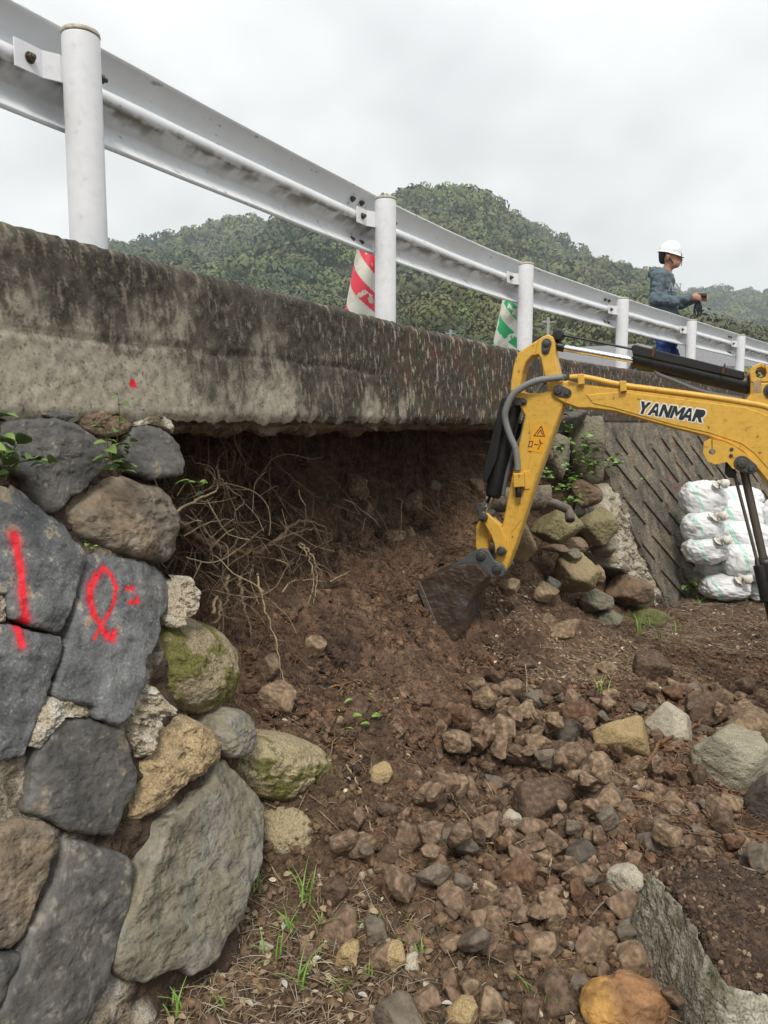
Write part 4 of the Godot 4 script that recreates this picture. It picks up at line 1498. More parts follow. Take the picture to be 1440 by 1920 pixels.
func build_excavator() -> void:
	var psi := deg_to_rad(20.0)
	var r0 := ray(931, 1067)
	EX = Transform3D(Basis(Vector3(cos(psi), 0, sin(psi)), Vector3.UP, Vector3(-sin(psi), 0, cos(psi))), Vector3(0, EYE, 0) + r0 * (4.3 / -r0.z))
	var foot := EX * Vector3(2.75, 0, 0)
	foot.y = -0.08
	var o := thing("excavator", "small yellow excavator with muddy bucket digging into the soil under the coping", "excavator", foot)
	ntex("scuff", noise(81, 0.022, 6), 512, [[0.0, Color(0.34, 0.25, 0.2)], [0.12, Color(0.5, 0.4, 0.32)], [0.15, Color(0.92, 0.9, 0.86)], [0.42, Color(0.96, 0.95, 0.93)], [0.62, Color(1, 1, 1)], [1.0, Color(0.9, 0.87, 0.82)]])
	var yel := mat("yellow_paint", lin(0.71, 0.425, 0.068), 0.46, T.scuff, null, 0.55)
	var black := mat("black_paint", lin(0.020, 0.021, 0.024), 0.42, T.mottle, null, 0.3)
	var steel := mat("dark_steel", lin(0.14, 0.145, 0.15), 0.5, T.mottle, null, 0.08)
	steel.metallic = 0.5
	var chrome := mat("chrome_rod", lin(0.75, 0.75, 0.76), 0.12)
	chrome.metallic = 1.0
	var rubber := mat("rubber_hose", lin(0.11, 0.12, 0.13), 0.6)
	ntex("bucketmud", noise(83, 0.012, 6), 512, [[0.0, Color(0.33, 0.265, 0.225)], [0.5, Color(0.41, 0.335, 0.285)], [0.66, Color(0.47, 0.40, 0.35)], [0.74, Color(0.46, 0.45, 0.44)], [1.0, Color(0.62, 0.60, 0.58)]])
	var muddy := mat("muddy_steel", grey(0.68), 0.40, T.bucketmud, T.n_fine, 0.9)
	muddy.normal_scale = 0.35
	var worn := mat("worn_grey_paint", lin(0.085, 0.095, 0.105), 0.5, T.scuff, null, 0.2)
	var bare := mat("bare_steel", lin(0.30, 0.28, 0.26), 0.4, T.mottle, null, 0.1)
	bare.metallic = 0.6
	var rust := mat("rust", lin(0.16, 0.065, 0.035), 0.85, T.mottle, null, 0.08)
	# ---- dipper arm
	var W1 := 0.07
	var arm := MB.new()
	prism(arm, expoly([[957, 733], [977, 733], [990, 737], [1015, 737], [1028, 733], [1053, 733], [1058, 757], [1004, 905], [964, 1030], [950, 1066], [940, 1080], [930, 1078], [926, 1062], [932, 1025], [943, 980], [963, 878], [980, 800], [984, 780], [977, 766], [963, 746]], W1), EX, -W1, W1, 0.007)
	prism(arm, expoly([[957, 733], [958, 715], [963, 685], [972, 661], [994, 646], [1010, 636], [1003, 666], [997, 667], [986, 679], [979.5, 698.5], [977, 719], [977, 733]], W1 - 0.001), EX, -W1 + 0.001, W1 - 0.001, 0.005)
	prism(arm, expoly([[1010, 636], [1017, 631], [1028, 627], [1037, 632], [1040, 643], [1041, 668], [1049, 705], [1053, 733], [1028, 733], [1025, 717], [1018, 692], [1014, 672], [1009, 665], [1003, 666]], W1 - 0.001), EX, -W1 + 0.001, W1 - 0.001, 0.005)
	var armn := part(o, "dipper_arm", arm.mesh(false), yel)
	# raised seam plate along the arm
	var seam := MB.new()
	prism(seam, expoly([[1052, 738], [1056, 756], [1001, 903], [978, 974], [958, 1000], [975, 940], [996, 850], [992, 790], [1030, 752]], W1 + 0.004), EX, W1 - 0.002, W1 + 0.004, 0.002)
	part(armn, "side_plate", seam.mesh(false), yel)
	keeper(armn, [1025, 644], [1023, 657], 0.026, W1, steel)
	keeper(armn, [966, 753], [982, 753], 0.022, W1 + 0.004, steel)
	# warning label on the arm
	var lab := MB.new()
	prism(lab, expoly([[1001, 797], [1029, 801], [1018, 850], [990, 845]], W1 + 0.006), EX, W1 + 0.003, W1 + 0.0055, 0.0003)
	var labn := part(armn, "warning_label", lab.mesh(false), mat("label_orange", lin(0.78, 0.36, 0.02), 0.5))
	var ink := MB.new()
	var lines := [[[1001, 817], [1015, 799]], [[1015, 799], [1021, 818]], [[1021, 818], [1001, 817]], [[1008, 814], [1014, 806]], [[1014, 806], [1017, 815]], [[993, 827], [999, 828]], [[999, 828], [997, 838]], [[997, 838], [991, 837]], [[991, 837], [993, 827]], [[1002, 833], [1009, 834]], [[1012, 824], [1013, 834]], [[1013, 834], [1009, 842]], [[1012, 828], [1017, 832]]]
	for l in lines:
		var a := exl(l[0][0], l[0][1], W1 + 0.006)
		var b := exl(l[1][0], l[1][1], W1 + 0.006)
		prism(ink, capsule2(a, b, 0.0022, 0.0022), EX, W1 + 0.0056, W1 + 0.0066)
	part(labn, "print", ink.mesh(false), mat("ink", lin(0.03, 0.03, 0.03), 0.6))
	# ---- bucket linkage
	for w in [[0.045, 0.075], [-0.075, -0.045]]:
		var link := MB.new()
		prism(link, expoly([[898, 966], [905, 960], [914, 963], [938, 986], [949, 1012], [950, 1032], [941, 1040], [929, 1037], [927, 1022], [921, 1004], [908, 982], [899, 975]], w[1] + 0.02), EX, w[0] + 0.02 * signf(w[0]), w[1] + 0.02 * signf(w[0]), 0.004)
		part(o, "bucket_link", link.mesh(false), yel)
	var link2 := MB.new()
	prism(link2, expoly([[892, 988], [899, 975], [912, 978], [916, 992], [915, 1030], [908, 1042], [896, 1040], [891, 1025]], 0.03), EX, -0.03, 0.03, 0.006)
	part(o, "bucket_link", link2.mesh(false), yel)
	for p in [[905, 970, 0.026, 0.112], [939, 1034, 0.026, 0.112]]:
		var pins := MB.new()
		exdrum(pins, p[0], p[1], p[2], -p[3], p[3], 0.004)
		exdrum(pins, p[0], p[1], p[2] * 0.5, -p[3] - 0.01, p[3] + 0.01, 0.002)
		part(o, "link_pin", pins.mesh(false), steel)
	# ---- bucket
	var WB := 0.20
	var side := [[781, 1093], [837, 1069], [858, 1060], [893, 1058], [914, 1082], [899, 1096], [876, 1138], [871, 1183], [838, 1218], [827, 1210], [785, 1104]]
	var bk := MB.new()
	var sp := expoly(side, WB)
	prism(bk, sp, EX, WB - 0.014, WB, 0.003)
	var shell := MB.new()
	# the wrapped plate between the sides, from upper lip round the back to the cutting edge
	var path := PackedVector2Array()
	for k in range(0, 9):
		path.append(sp[k])
	var m := path.size()
	var inn := PackedVector2Array()
	var cen := Vector2.ZERO
	for q in sp:
		cen += q / sp.size()
	for q in path:
		inn.append(q + (cen - q).normalized() * 0.014)
	var ring := path.duplicate()
	inn.reverse()
	ring.append_array(inn)
	prism(shell, ring, EX, -WB + 0.0145, WB - 0.0145, 0.0)
	var bkn := part(o, "bucket", shell.mesh(false), muddy)
	part(bkn, "side_plate", bk.mesh(false), muddy)
	var bk3 := MB.new()
	prism(bk3, sp, EX, -WB, -WB + 0.014, 0.003)
	part(bkn, "side_plate", bk3.mesh(false), muddy)
	var lip := MB.new()
	prism(lip, expoly([[779, 1092], [786, 1090], [793, 1104], [834, 1207], [840, 1220], [836, 1222], [825, 1211], [783, 1105]], WB + 0.004), EX, WB - 0.010, WB + 0.006, 0.002)
	part(bkn, "side_cutter", lip.mesh(false), bare, "worn bare edge of the bucket side")
	for k in 3:
		var edge := MB.new()
		var w := lerpf(-WB + 0.05, WB - 0.05, k / 2.0)
		var q := sp[8]
		prism(edge, PackedVector2Array([q + Vector2(0.01, 0.02), q + Vector2(0.045, 0.055), q + Vector2(-0.03, -0.075), q + Vector2(-0.045, -0.065)]), EX, w - 0.02, w + 0.02, 0.004)
		part(bkn, "tooth", edge.mesh(false), bare)
	for w in [0.105, -0.105]:
		var ears := MB.new()
		prism(ears, expoly([[837, 1070], [860, 1051], [891, 1032], [903, 1028], [915, 1033], [926, 1051], [943, 1059], [949, 1070], [943, 1081], [926, 1083], [912, 1083], [897, 1066], [885, 1062], [858, 1062]], 0.12), EX, w - 0.014, w + 0.014, 0.004)
		part(bkn, "ear", ears.mesh(false), worn)
	for p in [[901, 1042], [931, 1067]]:
		var bp := MB.new()
		exdrum(bp, p[0], p[1], 0.026, -0.135, 0.135, 0.004)
		exdrum(bp, p[0], p[1], 0.012, 0.135, 0.145, 0.002)
		part(bkn, "pin", bp.mesh(false), steel)
	# ---- bucket cylinder on the arm
	var bc := MB.new()
	tube(bc, [exw(963, 752), exw(961, 768), exw(926, 924), exw(924, 932)], [0.044, 0.046, 0.046, 0.038], 22)
	var bcn := part(o, "bucket_cylinder", bc.mesh(), black)
	var br := MB.new()
	tube(br, [exw(924, 930), exw(906, 968)], [0.02, 0.02], 16)
	part(bcn, "rod", br.mesh(), chrome)
	var bg := MB.new()
	prism(bg, expoly([[942, 746], [953, 744], [932, 862], [913, 905], [905, 903], [908, 872]], 0.05), EX, 0.03, 0.062, 0.004)
	part(bcn, "guard", bg.mesh(false), black)
	var be := MB.new()
	prism(be, expoly([[890, 948], [902, 942], [909, 952], [906, 966], [895, 966]], 0.05), EX, -0.05, 0.05, 0.006)
	part(bcn, "rod_end", be.mesh(false), steel)
	# ---- boom
	var W2 := 0.088
	var bm := MB.new()
	prism(bm, expoly([[1033, 737], [1036, 723], [1046, 716], [1066, 713], [1085, 719], [1162, 727], [1396, 755], [1408, 738], [1408, 716], [1454, 716], [1458, 740], [1470, 768], [1520, 800], [1560, 860], [1590, 1000], [1604, 1120], [1560, 1150], [1535, 1130], [1510, 1050], [1475, 965], [1440, 907], [1411, 871], [1392, 848], [1363, 832], [1328, 820], [1258, 803], [1152, 773], [1108, 767], [1085, 767], [1057, 757], [1038, 746]], W2), EX, -W2, W2, 0.010)
	var bmn := part(o, "boom", bm.mesh(false), yel)
	# raised web on the boom side leaves a lip along its edges
	var web := MB.new()
	prism(web, expoly([[1098, 740], [1165, 734], [1400, 764], [1470, 790], [1520, 860], [1500, 960], [1450, 890], [1414, 850], [1390, 832], [1330, 812], [1260, 796], [1150, 765], [1112, 757]], W2 + 0.005), EX, W2 - 0.004, W2 + 0.004, 0.003)
	part(bmn, "web_plate", web.mesh(false), yel)
	keeper(bmn, [1047, 732], [1063, 737], 0.030, W2, steel)
	# the lifting eye, a real hole through the bracket
	var eye := MB.new()
	prism(eye, expoly([[1408, 716], [1406, 698], [1411, 687], [1427, 680], [1427, 688], [1419, 691], [1416, 699], [1419, 707], [1427, 710], [1427, 716]], W2 - 0.001), EX, -W2 + 0.001, W2 - 0.001, 0.003)
	prism(eye, expoly([[1427, 716], [1427, 710], [1435, 707], [1438, 699], [1435, 691], [1427, 688], [1427, 680], [1440, 686], [1450, 700], [1454, 716]], W2 - 0.001), EX, -W2 + 0.001, W2 - 0.001, 0.003)
	part(bmn, "eye_bracket", eye.mesh(false), yel)
	var tag_m := MB.new()
	prism(tag_m, expoly([[1412, 715], [1427, 712], [1428, 735], [1413, 737]], W2), EX, W2 - 0.001, W2 + 0.002, 0.0005)
	part(bmn, "paper_label", tag_m.mesh(false), mat("faded_label", lin(0.55, 0.42, 0.26), 0.7, T.mottle, null, 0.05))
	keeper(bmn, [1446, 732], [1462, 740], 0.034, W2, steel)
	# lettering on the boom side
	var fa := exl(1196, 763, W2 + 0.005)
	var fb := exl(1320, 781, W2 + 0.005)
	# block letters drawn as outlines on a field 1 high; each a list of convex-free polygons
	var glyph := {
		"Y": [[[0, 1], [0.32, 1], [0.5, 0.68], [0.68, 1], [1, 1], [0.64, 0.42], [0.64, 0], [0.36, 0], [0.36, 0.42]]],
		"A": [[[0, 0], [0.36, 1], [0.64, 1], [0.64, 0.68], [0.5, 0.72], [0.42, 0.44], [0.64, 0.44], [0.64, 0.22], [0.35, 0.22], [0.28, 0]], [[0.64, 1], [1, 0], [0.72, 0], [0.64, 0.25], [0.64, 0.68]]],
		"N": [[[0, 0], [0, 1], [0.28, 1], [0.72, 0.42], [0.72, 1], [1, 1], [1, 0], [0.72, 0], [0.28, 0.58], [0.28, 0]]],
		"M": [[[0, 0], [0, 1], [0.26, 1], [0.5, 0.55], [0.74, 1], [1, 1], [1, 0], [0.76, 0], [0.76, 0.58], [0.5, 0.16], [0.24, 0.58], [0.24, 0]]],
		"R": [[[0, 0], [0, 1], [0.72, 1], [0.92, 0.88], [0.97, 0.68], [0.88, 0.48], [0.7, 0.38], [1, 0], [0.68, 0], [0.42, 0.34], [0.28, 0.34], [0.28, 0]]]}
	var word := "YANMAR"
	var ax := (fb - fa).normalized()
	var ay := Vector2(-ax.y, ax.x)
	var lh := 0.062
	var adv := fa.distance_to(fb) / 6.0
	var ink_m := mat("letter_black", lin(0.012, 0.02, 0.022), 0.45)
	var rim_m := mat("letter_white", lin(0.75, 0.74, 0.70), 0.5)
	for k in 6:
		var wide := adv * (0.96 if word[k] != "M" else 1.08)
		var rim := MB.new()
		var fill := MB.new()
		for g in glyph[word[k]]:
			var poly := PackedVector2Array()
			for q in g:
				poly.append(fa + ax * (adv * k + wide * q[0] + 0.16 * lh * q[1]) + ay * (lh * (q[1] - 0.5)))
			prism(fill, poly, EX, W2 + 0.0052, W2 + 0.0066)
			for big in Geometry2D.offset_polygon(poly, 0.0065, Geometry2D.JOIN_ROUND):
				prism(rim, big, EX, W2 + 0.0035 + 0.00006 * k, W2 + 0.0046 + 0.00006 * k + 0.00003 * g.size())
		var ln := part(bmn, "lettering_outline", rim.mesh(false), rim_m)
		part(ln, "letter", fill.mesh(false), ink_m)
	# ---- boom-top (arm) cylinder
	var ac := MB.new()
	tube(ac, [exw(1187, 672), exw(1189, 672), exw(1404, 722), exw(1408, 723)], [0.042, 0.047, 0.047, 0.042], 26)
	var acn := part(o, "arm_cylinder", ac.mesh(), black)
	var ar := MB.new()
	tube(ar, [exw(1044, 650), exw(1188, 675)], [0.0165, 0.0165], 18)
	part(acn, "rod", ar.mesh(), chrome)
	var ae := MB.new()
	tube(ae, [exw(1034, 646), exw(1058, 652)], [0.026, 0.024], 18)
	exdrum(ae, 1046, 627, 0.030, -0.04, 0.04, 0.006)
	part(acn, "rod_end", ae.mesh(), black)
	var gr := MB.new()
	tube(gr, [exw(1058, 629, 0.03), exw(1188, 655, 0.03)], [0.006, 0.006], 8)
	part(acn, "guide_rod", gr.mesh(), black)
	var gp := MB.new()
	prism(gp, expoly([[1184, 649], [1190, 646], [1395, 697], [1396, 708], [1392, 711], [1186, 664]], 0.05), EX, -0.045, 0.055, 0.004)
	part(acn, "guard_plate", gp.mesh(false), black)
	for p in [[1224, 662], [1356, 693]]:
		var gc := MB.new()
		prism(gc, expoly([[p[0] - 4, p[1] + 6], [p[0] + 2, p[1] - 11], [p[0] + 5, p[1] - 9], [p[0] + 1, p[1] + 9]], 0.06), EX, 0.05, 0.068, 0.003)
		part(acn, "clamp", gc.mesh(false), rust)
	# ---- hoses and pipes
	var hp := smooth_pts([exw(1056, 707, 0.10), exw(1031, 710, 0.105), exw(1007, 714, 0.11), exw(980, 726, 0.11), exw(960, 743, 0.11), exw(948, 770, 0.11), exw(948, 790, 0.105), exw(956, 817, 0.10), exw(967, 844, 0.095), exw(971, 882, 0.09)], 12)
	var hr := []
	for k in hp.size():
		hr.append(0.0175 + (0.0022 if k % 2 == 0 else -0.0012) * (1.0 if k > 22 and k < 96 else 0.0))
	var hm := MB.new()
	tube(hm, hp, hr, 14)
	part(o, "hose", hm.mesh(), mat("grey_hose", lin(0.20, 0.205, 0.20), 0.55))
	for h in [[[1062, 706], [1040, 705], [1018, 720], [1004, 738], [992, 745]], [[1227, 686], [1232, 700], [1260, 712], [1320, 735], [1390, 748]], [[984, 782], [979, 815], [962, 850], [950, 892], [943, 930]]]:
		var pp := []
		for q in h:
			pp.append(exw(q[0], q[1], 0.02))
		pp = smooth_pts(pp)
		var q2 := MB.new()
		tube(q2, pp, rep(0.011, pp.size()), 10)
		part(o, "hose", q2.mesh(), rubber)
	var yp := smooth_pts([exw(1068, 708, 0.10), exw(1090, 707, 0.10), exw(1114, 711, 0.09), exw(1172, 723, 0.08), exw(1300, 740, 0.08), exw(1398, 755, 0.08), exw(1450, 768, 0.08), exw(1520, 810, 0.08)])
	var ym := MB.new()
	tube(ym, yp, rep(0.0155, yp.size()), 14)
	part(o, "steel_pipe", ym.mesh(), yel)
	for p in [[1089, 711], [1168, 724]]:
		var cl := MB.new()
		prism(cl, expoly([[p[0] - 6, p[1] - 10], [p[0] + 6, p[1] - 10], [p[0] + 7, p[1] + 9], [p[0] - 5, p[1] + 11]], 0.11), EX, 0.088, 0.118, 0.003)
		part(o, "pipe_clamp", cl.mesh(false), yel)
	# valve block on the arm
	var vb := MB.new()
	prism(vb, expoly([[962, 888], [981, 887], [982, 913], [962, 915]], 0.13), EX, 0.07, 0.125, 0.004)
	prism(vb, expoly([[981, 884], [992, 882], [993, 917], [982, 918]], 0.08), EX, 0.068, 0.08, 0.003)
	var vbn := part(armn, "valve_block", vb.mesh(false), yel)
	var vp := MB.new()
	tube(vp, [exw(972, 914, 0.10), exw(972, 932, 0.10)], [0.017, 0.015], 14)
	part(vbn, "plug", vp.mesh(), black)
	# ---- boom cylinder bracket, rods and barrel
	var bk2 := MB.new()
	prism(bk2, expoly([[1320, 829], [1331, 822], [1334, 823], [1334, 841.5], [1330, 843], [1328.5, 847], [1330, 851], [1335, 853], [1340, 851], [1341.5, 847], [1340, 843], [1336, 841.5], [1336, 823.5], [1357, 828], [1379, 838], [1404, 856], [1416, 872], [1414, 886], [1395, 886], [1373, 878], [1363, 866], [1341, 871], [1327, 865], [1318, 848]], W2 + 0.02), EX, W2 - 0.03, W2 + 0.02, 0.0)
	var bk2n := part(o, "lamp_bracket", bk2.mesh(false), yel)
	for p in [[1372, 842], [1371, 854]]:
		var bt := MB.new()
		exdrum(bt, p[0], p[1], 0.009, W2 + 0.02, W2 + 0.028, 0.002, 6)
		part(bk2n, "bolt", bt.mesh(false), steel)
	keeper(bk2n, [1391, 868], [1408, 878], 0.036, W2 + 0.02, steel)
	var pl2 := MB.new()
	prism(pl2, expoly([[1361, 866], [1376, 876], [1382, 886], [1378, 896], [1366, 896], [1359, 888]], 0.06), EX, 0.03, 0.06, 0.004)
	part(o, "boom_cylinder_lug", pl2.mesh(false), black)
	var rod := MB.new()
	tube(rod, [exw(1393, 876, 0.0), exw(1432, 1050, 0.0)], [0.020, 0.020], 16)
	tube(rod, [exw(1376, 885, 0.04), exw(1424, 1068, 0.04)], [0.008, 0.008], 10)
	var brn := part(o, "boom_cylinder", rod.mesh(), mat("oily_rod", lin(0.10, 0.085, 0.07), 0.3))
	var bar := MB.new()
	tube(bar, [exw(1431, 1046, 0.0), exw(1433, 1056, 0.0), exw(1462, 1180, 0.0), exw(1490, 1290, 0.0)], [0.04, 0.044, 0.044, 0.044], 20)
	tube(bar, [exw(1424, 1060, 0.05), exw(1438, 1125, 0.05)], [0.03, 0.03], 16)
	part(brn, "barrel", bar.mesh(), black)
	# ---- carrier outside the picture: swing post, house, tracks, blade
	var fr := exl(1575, 1125)
	var gy := -0.06 - EX.origin.y
	var car := MB.new()
	boxm(car, EX * Transform3D(Basis(), Vector3(fr.x + 0.05, gy + 0.48, 0)), Vector3(0.3, 0.5, 0.22), 0.02)
	part(o, "swing_post", car.mesh(false), black)
	var hs := MB.new()
	boxm(hs, EX * Transform3D(Basis(), Vector3(fr.x + 0.85, gy + 0.80, 0)), Vector3(1.25, 0.62, 0.94), 0.08)
	part(o, "house", hs.mesh(false), yel)
	var un := MB.new()
	boxm(un, EX * Transform3D(Basis(), Vector3(fr.x + 0.85, gy + 0.36, 0)), Vector3(0.8, 0.26, 0.5), 0.03)
	part(o, "undercarriage", un.mesh(false), black)
	for w in [-0.40, 0.40]:
		var tr := MB.new()
		prism(tr, capsule2(Vector2(fr.x + 0.30, gy + 0.2), Vector2(fr.x + 1.35, gy + 0.2), 0.2, 0.2), EX, w - 0.115, w + 0.115, 0.02)
		part(o, "track", tr.mesh(false), rubber)
	var rf := MB.new()
	boxm(rf, EX * Transform3D(Basis(), Vector3(fr.x + 0.95, gy + 2.3, 0)), Vector3(1.1, 0.06, 0.95), 0.02)
	for q in [Vector2(0.48, 0.42), Vector2(0.48, -0.42), Vector2(1.42, 0.42), Vector2(1.42, -0.42)]:
		boxm(rf, EX * Transform3D(Basis(), Vector3(fr.x + q.x, gy + 1.68, q.y)), Vector3(0.05, 1.2, 0.05), 0.008)
	part(o, "canopy", rf.mesh(false), black)

# =============================================================== sandbags
func build_sandbags() -> void:
	# white woven bags with a printed green double line
	var w := 256
	var im := Image.create(w, w, false, Image.FORMAT_RGB8)
	var n := noise(91, 0.05, 4)
	for j in w:
		for k in w:
			var g := 0.87 + 0.05 * n.get_noise_2d(k, j)
			if (k + j * 0) % 3 == 0:
				g -= 0.02
			var c := Color(g * 0.985, g * 0.99, g)
			for q in [60, 66, 72]:
				if absi(k - q) < 2:
					c = c.lerp(Color(0.42, 0.80, 0.66), 0.75)
			im.set_pixel(k, j, c)
	var m := StandardMaterial3D.new()
	m.resource_name = "woven_bag"
	m.albedo_texture = ImageTexture.create_from_image(im)
	m.roughness = 0.6
	m.subsurf_scatter_enabled = false
	var gm := mat("bag_tie", lin(0.62, 0.60, 0.54), 0.8)
	# box on the photo (x0, y0, x1, y1), distance, tilt, label
	var L := [
		[1278, 902, 1358, 966, 7.00, 0.10, "white sandbag on top of the pile with its tied mouth folded over"],
		[1338, 912, 1425, 962, 7.25, 0.05, "white sandbag at the back of the pile top, green line across it"],
		[1280, 962, 1352, 1014, 6.98, 0.12, "white sandbag second from the top with a gathered neck"],
		[1334, 938, 1440, 1000, 7.05, 0.0, "large white sandbag with a broad green line under the top one"],
		[1340, 978, 1452, 1034, 6.95, -0.05, "plump white sandbag halfway up the pile"],
		[1283, 1006, 1362, 1054, 6.90, 0.05, "white sandbag bulging out halfway up beside the ribbed wall"],
		[1308, 1042, 1396, 1088, 6.90, 0.0, "wrinkled white sandbag second from the ground"],
		[1358, 1020, 1452, 1086, 6.85, -0.15, "white sandbag leaning against the lower bags, green line at its side"],
		[1316, 1078, 1402, 1122, 6.85, 0.0, "lowest white sandbag resting on the straw by the wall"],
		[1388, 1074, 1480, 1124, 6.80, 0.0, "lowest white sandbag beside the digger's cylinder"],
		[1430, 930, 1530, 1010, 7.1, 0.1, "white sandbag partly behind the digger's rods"],
		[1440, 1010, 1540, 1080, 6.95, 0.0, "white sandbag hidden behind the digger"]]
	for k in L.size():
		var e: Array = L[k]
		var r := ray((e[0] + e[2]) / 2.0, (e[1] + e[3]) / 2.0)
		var t: float = (e[4] + 0.14 * sin(k * 2.3)) / -r.z
		var c := Vector3(0, EYE, 0) + r * t
		var sc := depth_of(c) / FOC
		var hx: float = (e[2] - e[0]) / 2.0 * sc * 1.0
		var hy: float = (e[3] - e[1]) / 2.0 * sc * 1.10
		var o := thing("sandbag", e[6], "sandbag", c - Vector3(0, hy, 0), "sandbags piled against the ribbed wall")
		var mb := MB.new()
		var nu := 84
		var nv := 50
		for j in nv:
			var v := -PI / 2 + PI * j / (nv - 1)
			for i in nu:
				var u := TAU * i / nu
				var p := Vector3(sgnpow(cos(v), 0.8) * sgnpow(cos(u), 0.85), sgnpow(sin(v), 0.8), sgnpow(cos(v), 0.8) * sgnpow(sin(u), 0.85))
				# sagging, creases running to the ends
				p.y -= 0.10 * (1.0 - p.x * p.x)  * (1.0 if p.y > 0.0 else -0.2)
				var q := p * 2.2 + Vector3(k * 9.1, 0, 0)
				var f: float = 0.13 * nz.b.get_noise_3dv(q * 0.6) + 0.05 * nz.r.get_noise_3d(q.x * 0.9, q.y * 2.2, q.z * 0.9) + 0.03 * nz.r.get_noise_3d(q.x * 1.3 + q.y, q.y * 4.5, q.z * 1.3)
				p *= 1.0 + f
				var w3 := Vector3(p.x * hx, p.y * hy, p.z * maxf(hx * 0.75, 0.17))
				mb.v.append(c + Basis(Vector3.BACK, e[5]) * w3)
				mb.uv.append(Vector2(fposmod(0.5 + p.x * 0.5 + 0.07 * sin(k * 5.0) + 0.12 * p.y, 1.0), float(j) / nv))
		mb.grid(0, nu, nv, true)
		part(o, "bag", mb.mesh(), m)
		if k in [0, 2, 5, 8]:
			var nb := MB.new()
			var a := c + Vector3(0.25 * hx, hy * 0.72, 0.15)
			tube(nb, smooth_pts([a, a + Vector3(0.02, 0.03, 0.02), a + Vector3(0.05, 0.025, 0.05), a + Vector3(0.08, 0.0, 0.06)]), [0.05, 0.045, 0.035, 0.028, 0.025, 0.024, 0.023, 0.022, 0.024, 0.028, 0.034, 0.038, 0.042, 0.044, 0.042, 0.038, 0.034, 0.03, 0.02], 14, Color.WHITE, 0.5)
			part(o, "neck", nb.mesh(), gm)

func sgnpow(x: float, p: float) -> float:
	return signf(x) * pow(absf(x), p)

# =============================================================== traffic cones behind the guardrail
func build_cones() -> void:
	for k in 2:
		var cx: float = [690.0, 957.0][k]
		var dist: float = [4.75, 6.45][k]
		var r := ray(cx, 600 if k == 0 else 650)
		var b := Vector3(0, EYE, 0) + r * (dist / -r.z)
		b.y = 1.81
		var o := thing("traffic_cone", ["red and white striped traffic cone standing behind the guardrail post", "scuffed green and white traffic cone standing behind the guardrail"][k], "cone", b)
		var w := 256
		var im := Image.create(w, w, false, Image.FORMAT_RGB8)
		var n := noise(95 + k, 0.03, 4)
		var red := Color(0.86, 0.20, 0.28) if k == 0 else Color(0.05, 0.62, 0.36)
		for j in w:
			for i in w:
				var u := float(i) / w
				var v := 1.0 - float(j) / w
				# chevron bands
				var z := v * 3.6 - u * 3.0 + (0.30 if k == 0 else 0.55)
				var on := fposmod(z, 1.0) < 0.5
				var c := Color(0.83, 0.82, 0.77)
				c = c.lerp(Color(0.62, 0.60, 0.52), clampf(n.get_noise_2d(i * 0.7, j * 0.7) * 1.2, 0.0, 0.6))
				if on and n.get_noise_2d(i + 300.0, j * 1.0) < (0.42 if k == 0 else 0.22):
					c = red
				im.set_pixel(i, j, c)
		var m := StandardMaterial3D.new()
		m.resource_name = "cone_sleeve"
		m.albedo_texture = ImageTexture.create_from_image(im)
		m.roughness = 0.5
		var mb := MB.new()
		var h := 0.86
		var R := 0.205
		for j in 12:
			var v := j / 11.0
			var rad := lerpf(R, 0.032, v)
			for i in 41:
				var a := TAU * i / 40.0
				mb.v.append(b + Vector3(cos(a) * rad, 0.03 + v * h, sin(a) * rad))
				mb.uv.append(Vector2(i / 40.0, 1.0 - v))
		mb.grid(0, 41, 12)
		part(o, "cone_body", mb.mesh(), m)
		var bm := MB.new()
		boxm(bm, Transform3D(Basis(Vector3.UP, 0.6), b + Vector3(0, 0.018, 0)), Vector3(0.46, 0.036, 0.46), 0.01)
		part(o, "base", bm.mesh(false), mat("cone_base", lin(0.05, 0.05, 0.05), 0.8))
		var tp := MB.new()
		tube(tp, [b + Vector3(0, 0.03 + h, 0), b + Vector3(0, 0.05 + h, 0)], [0.032, 0.024], 20)
		part(o, "tip", tp.mesh(), m)

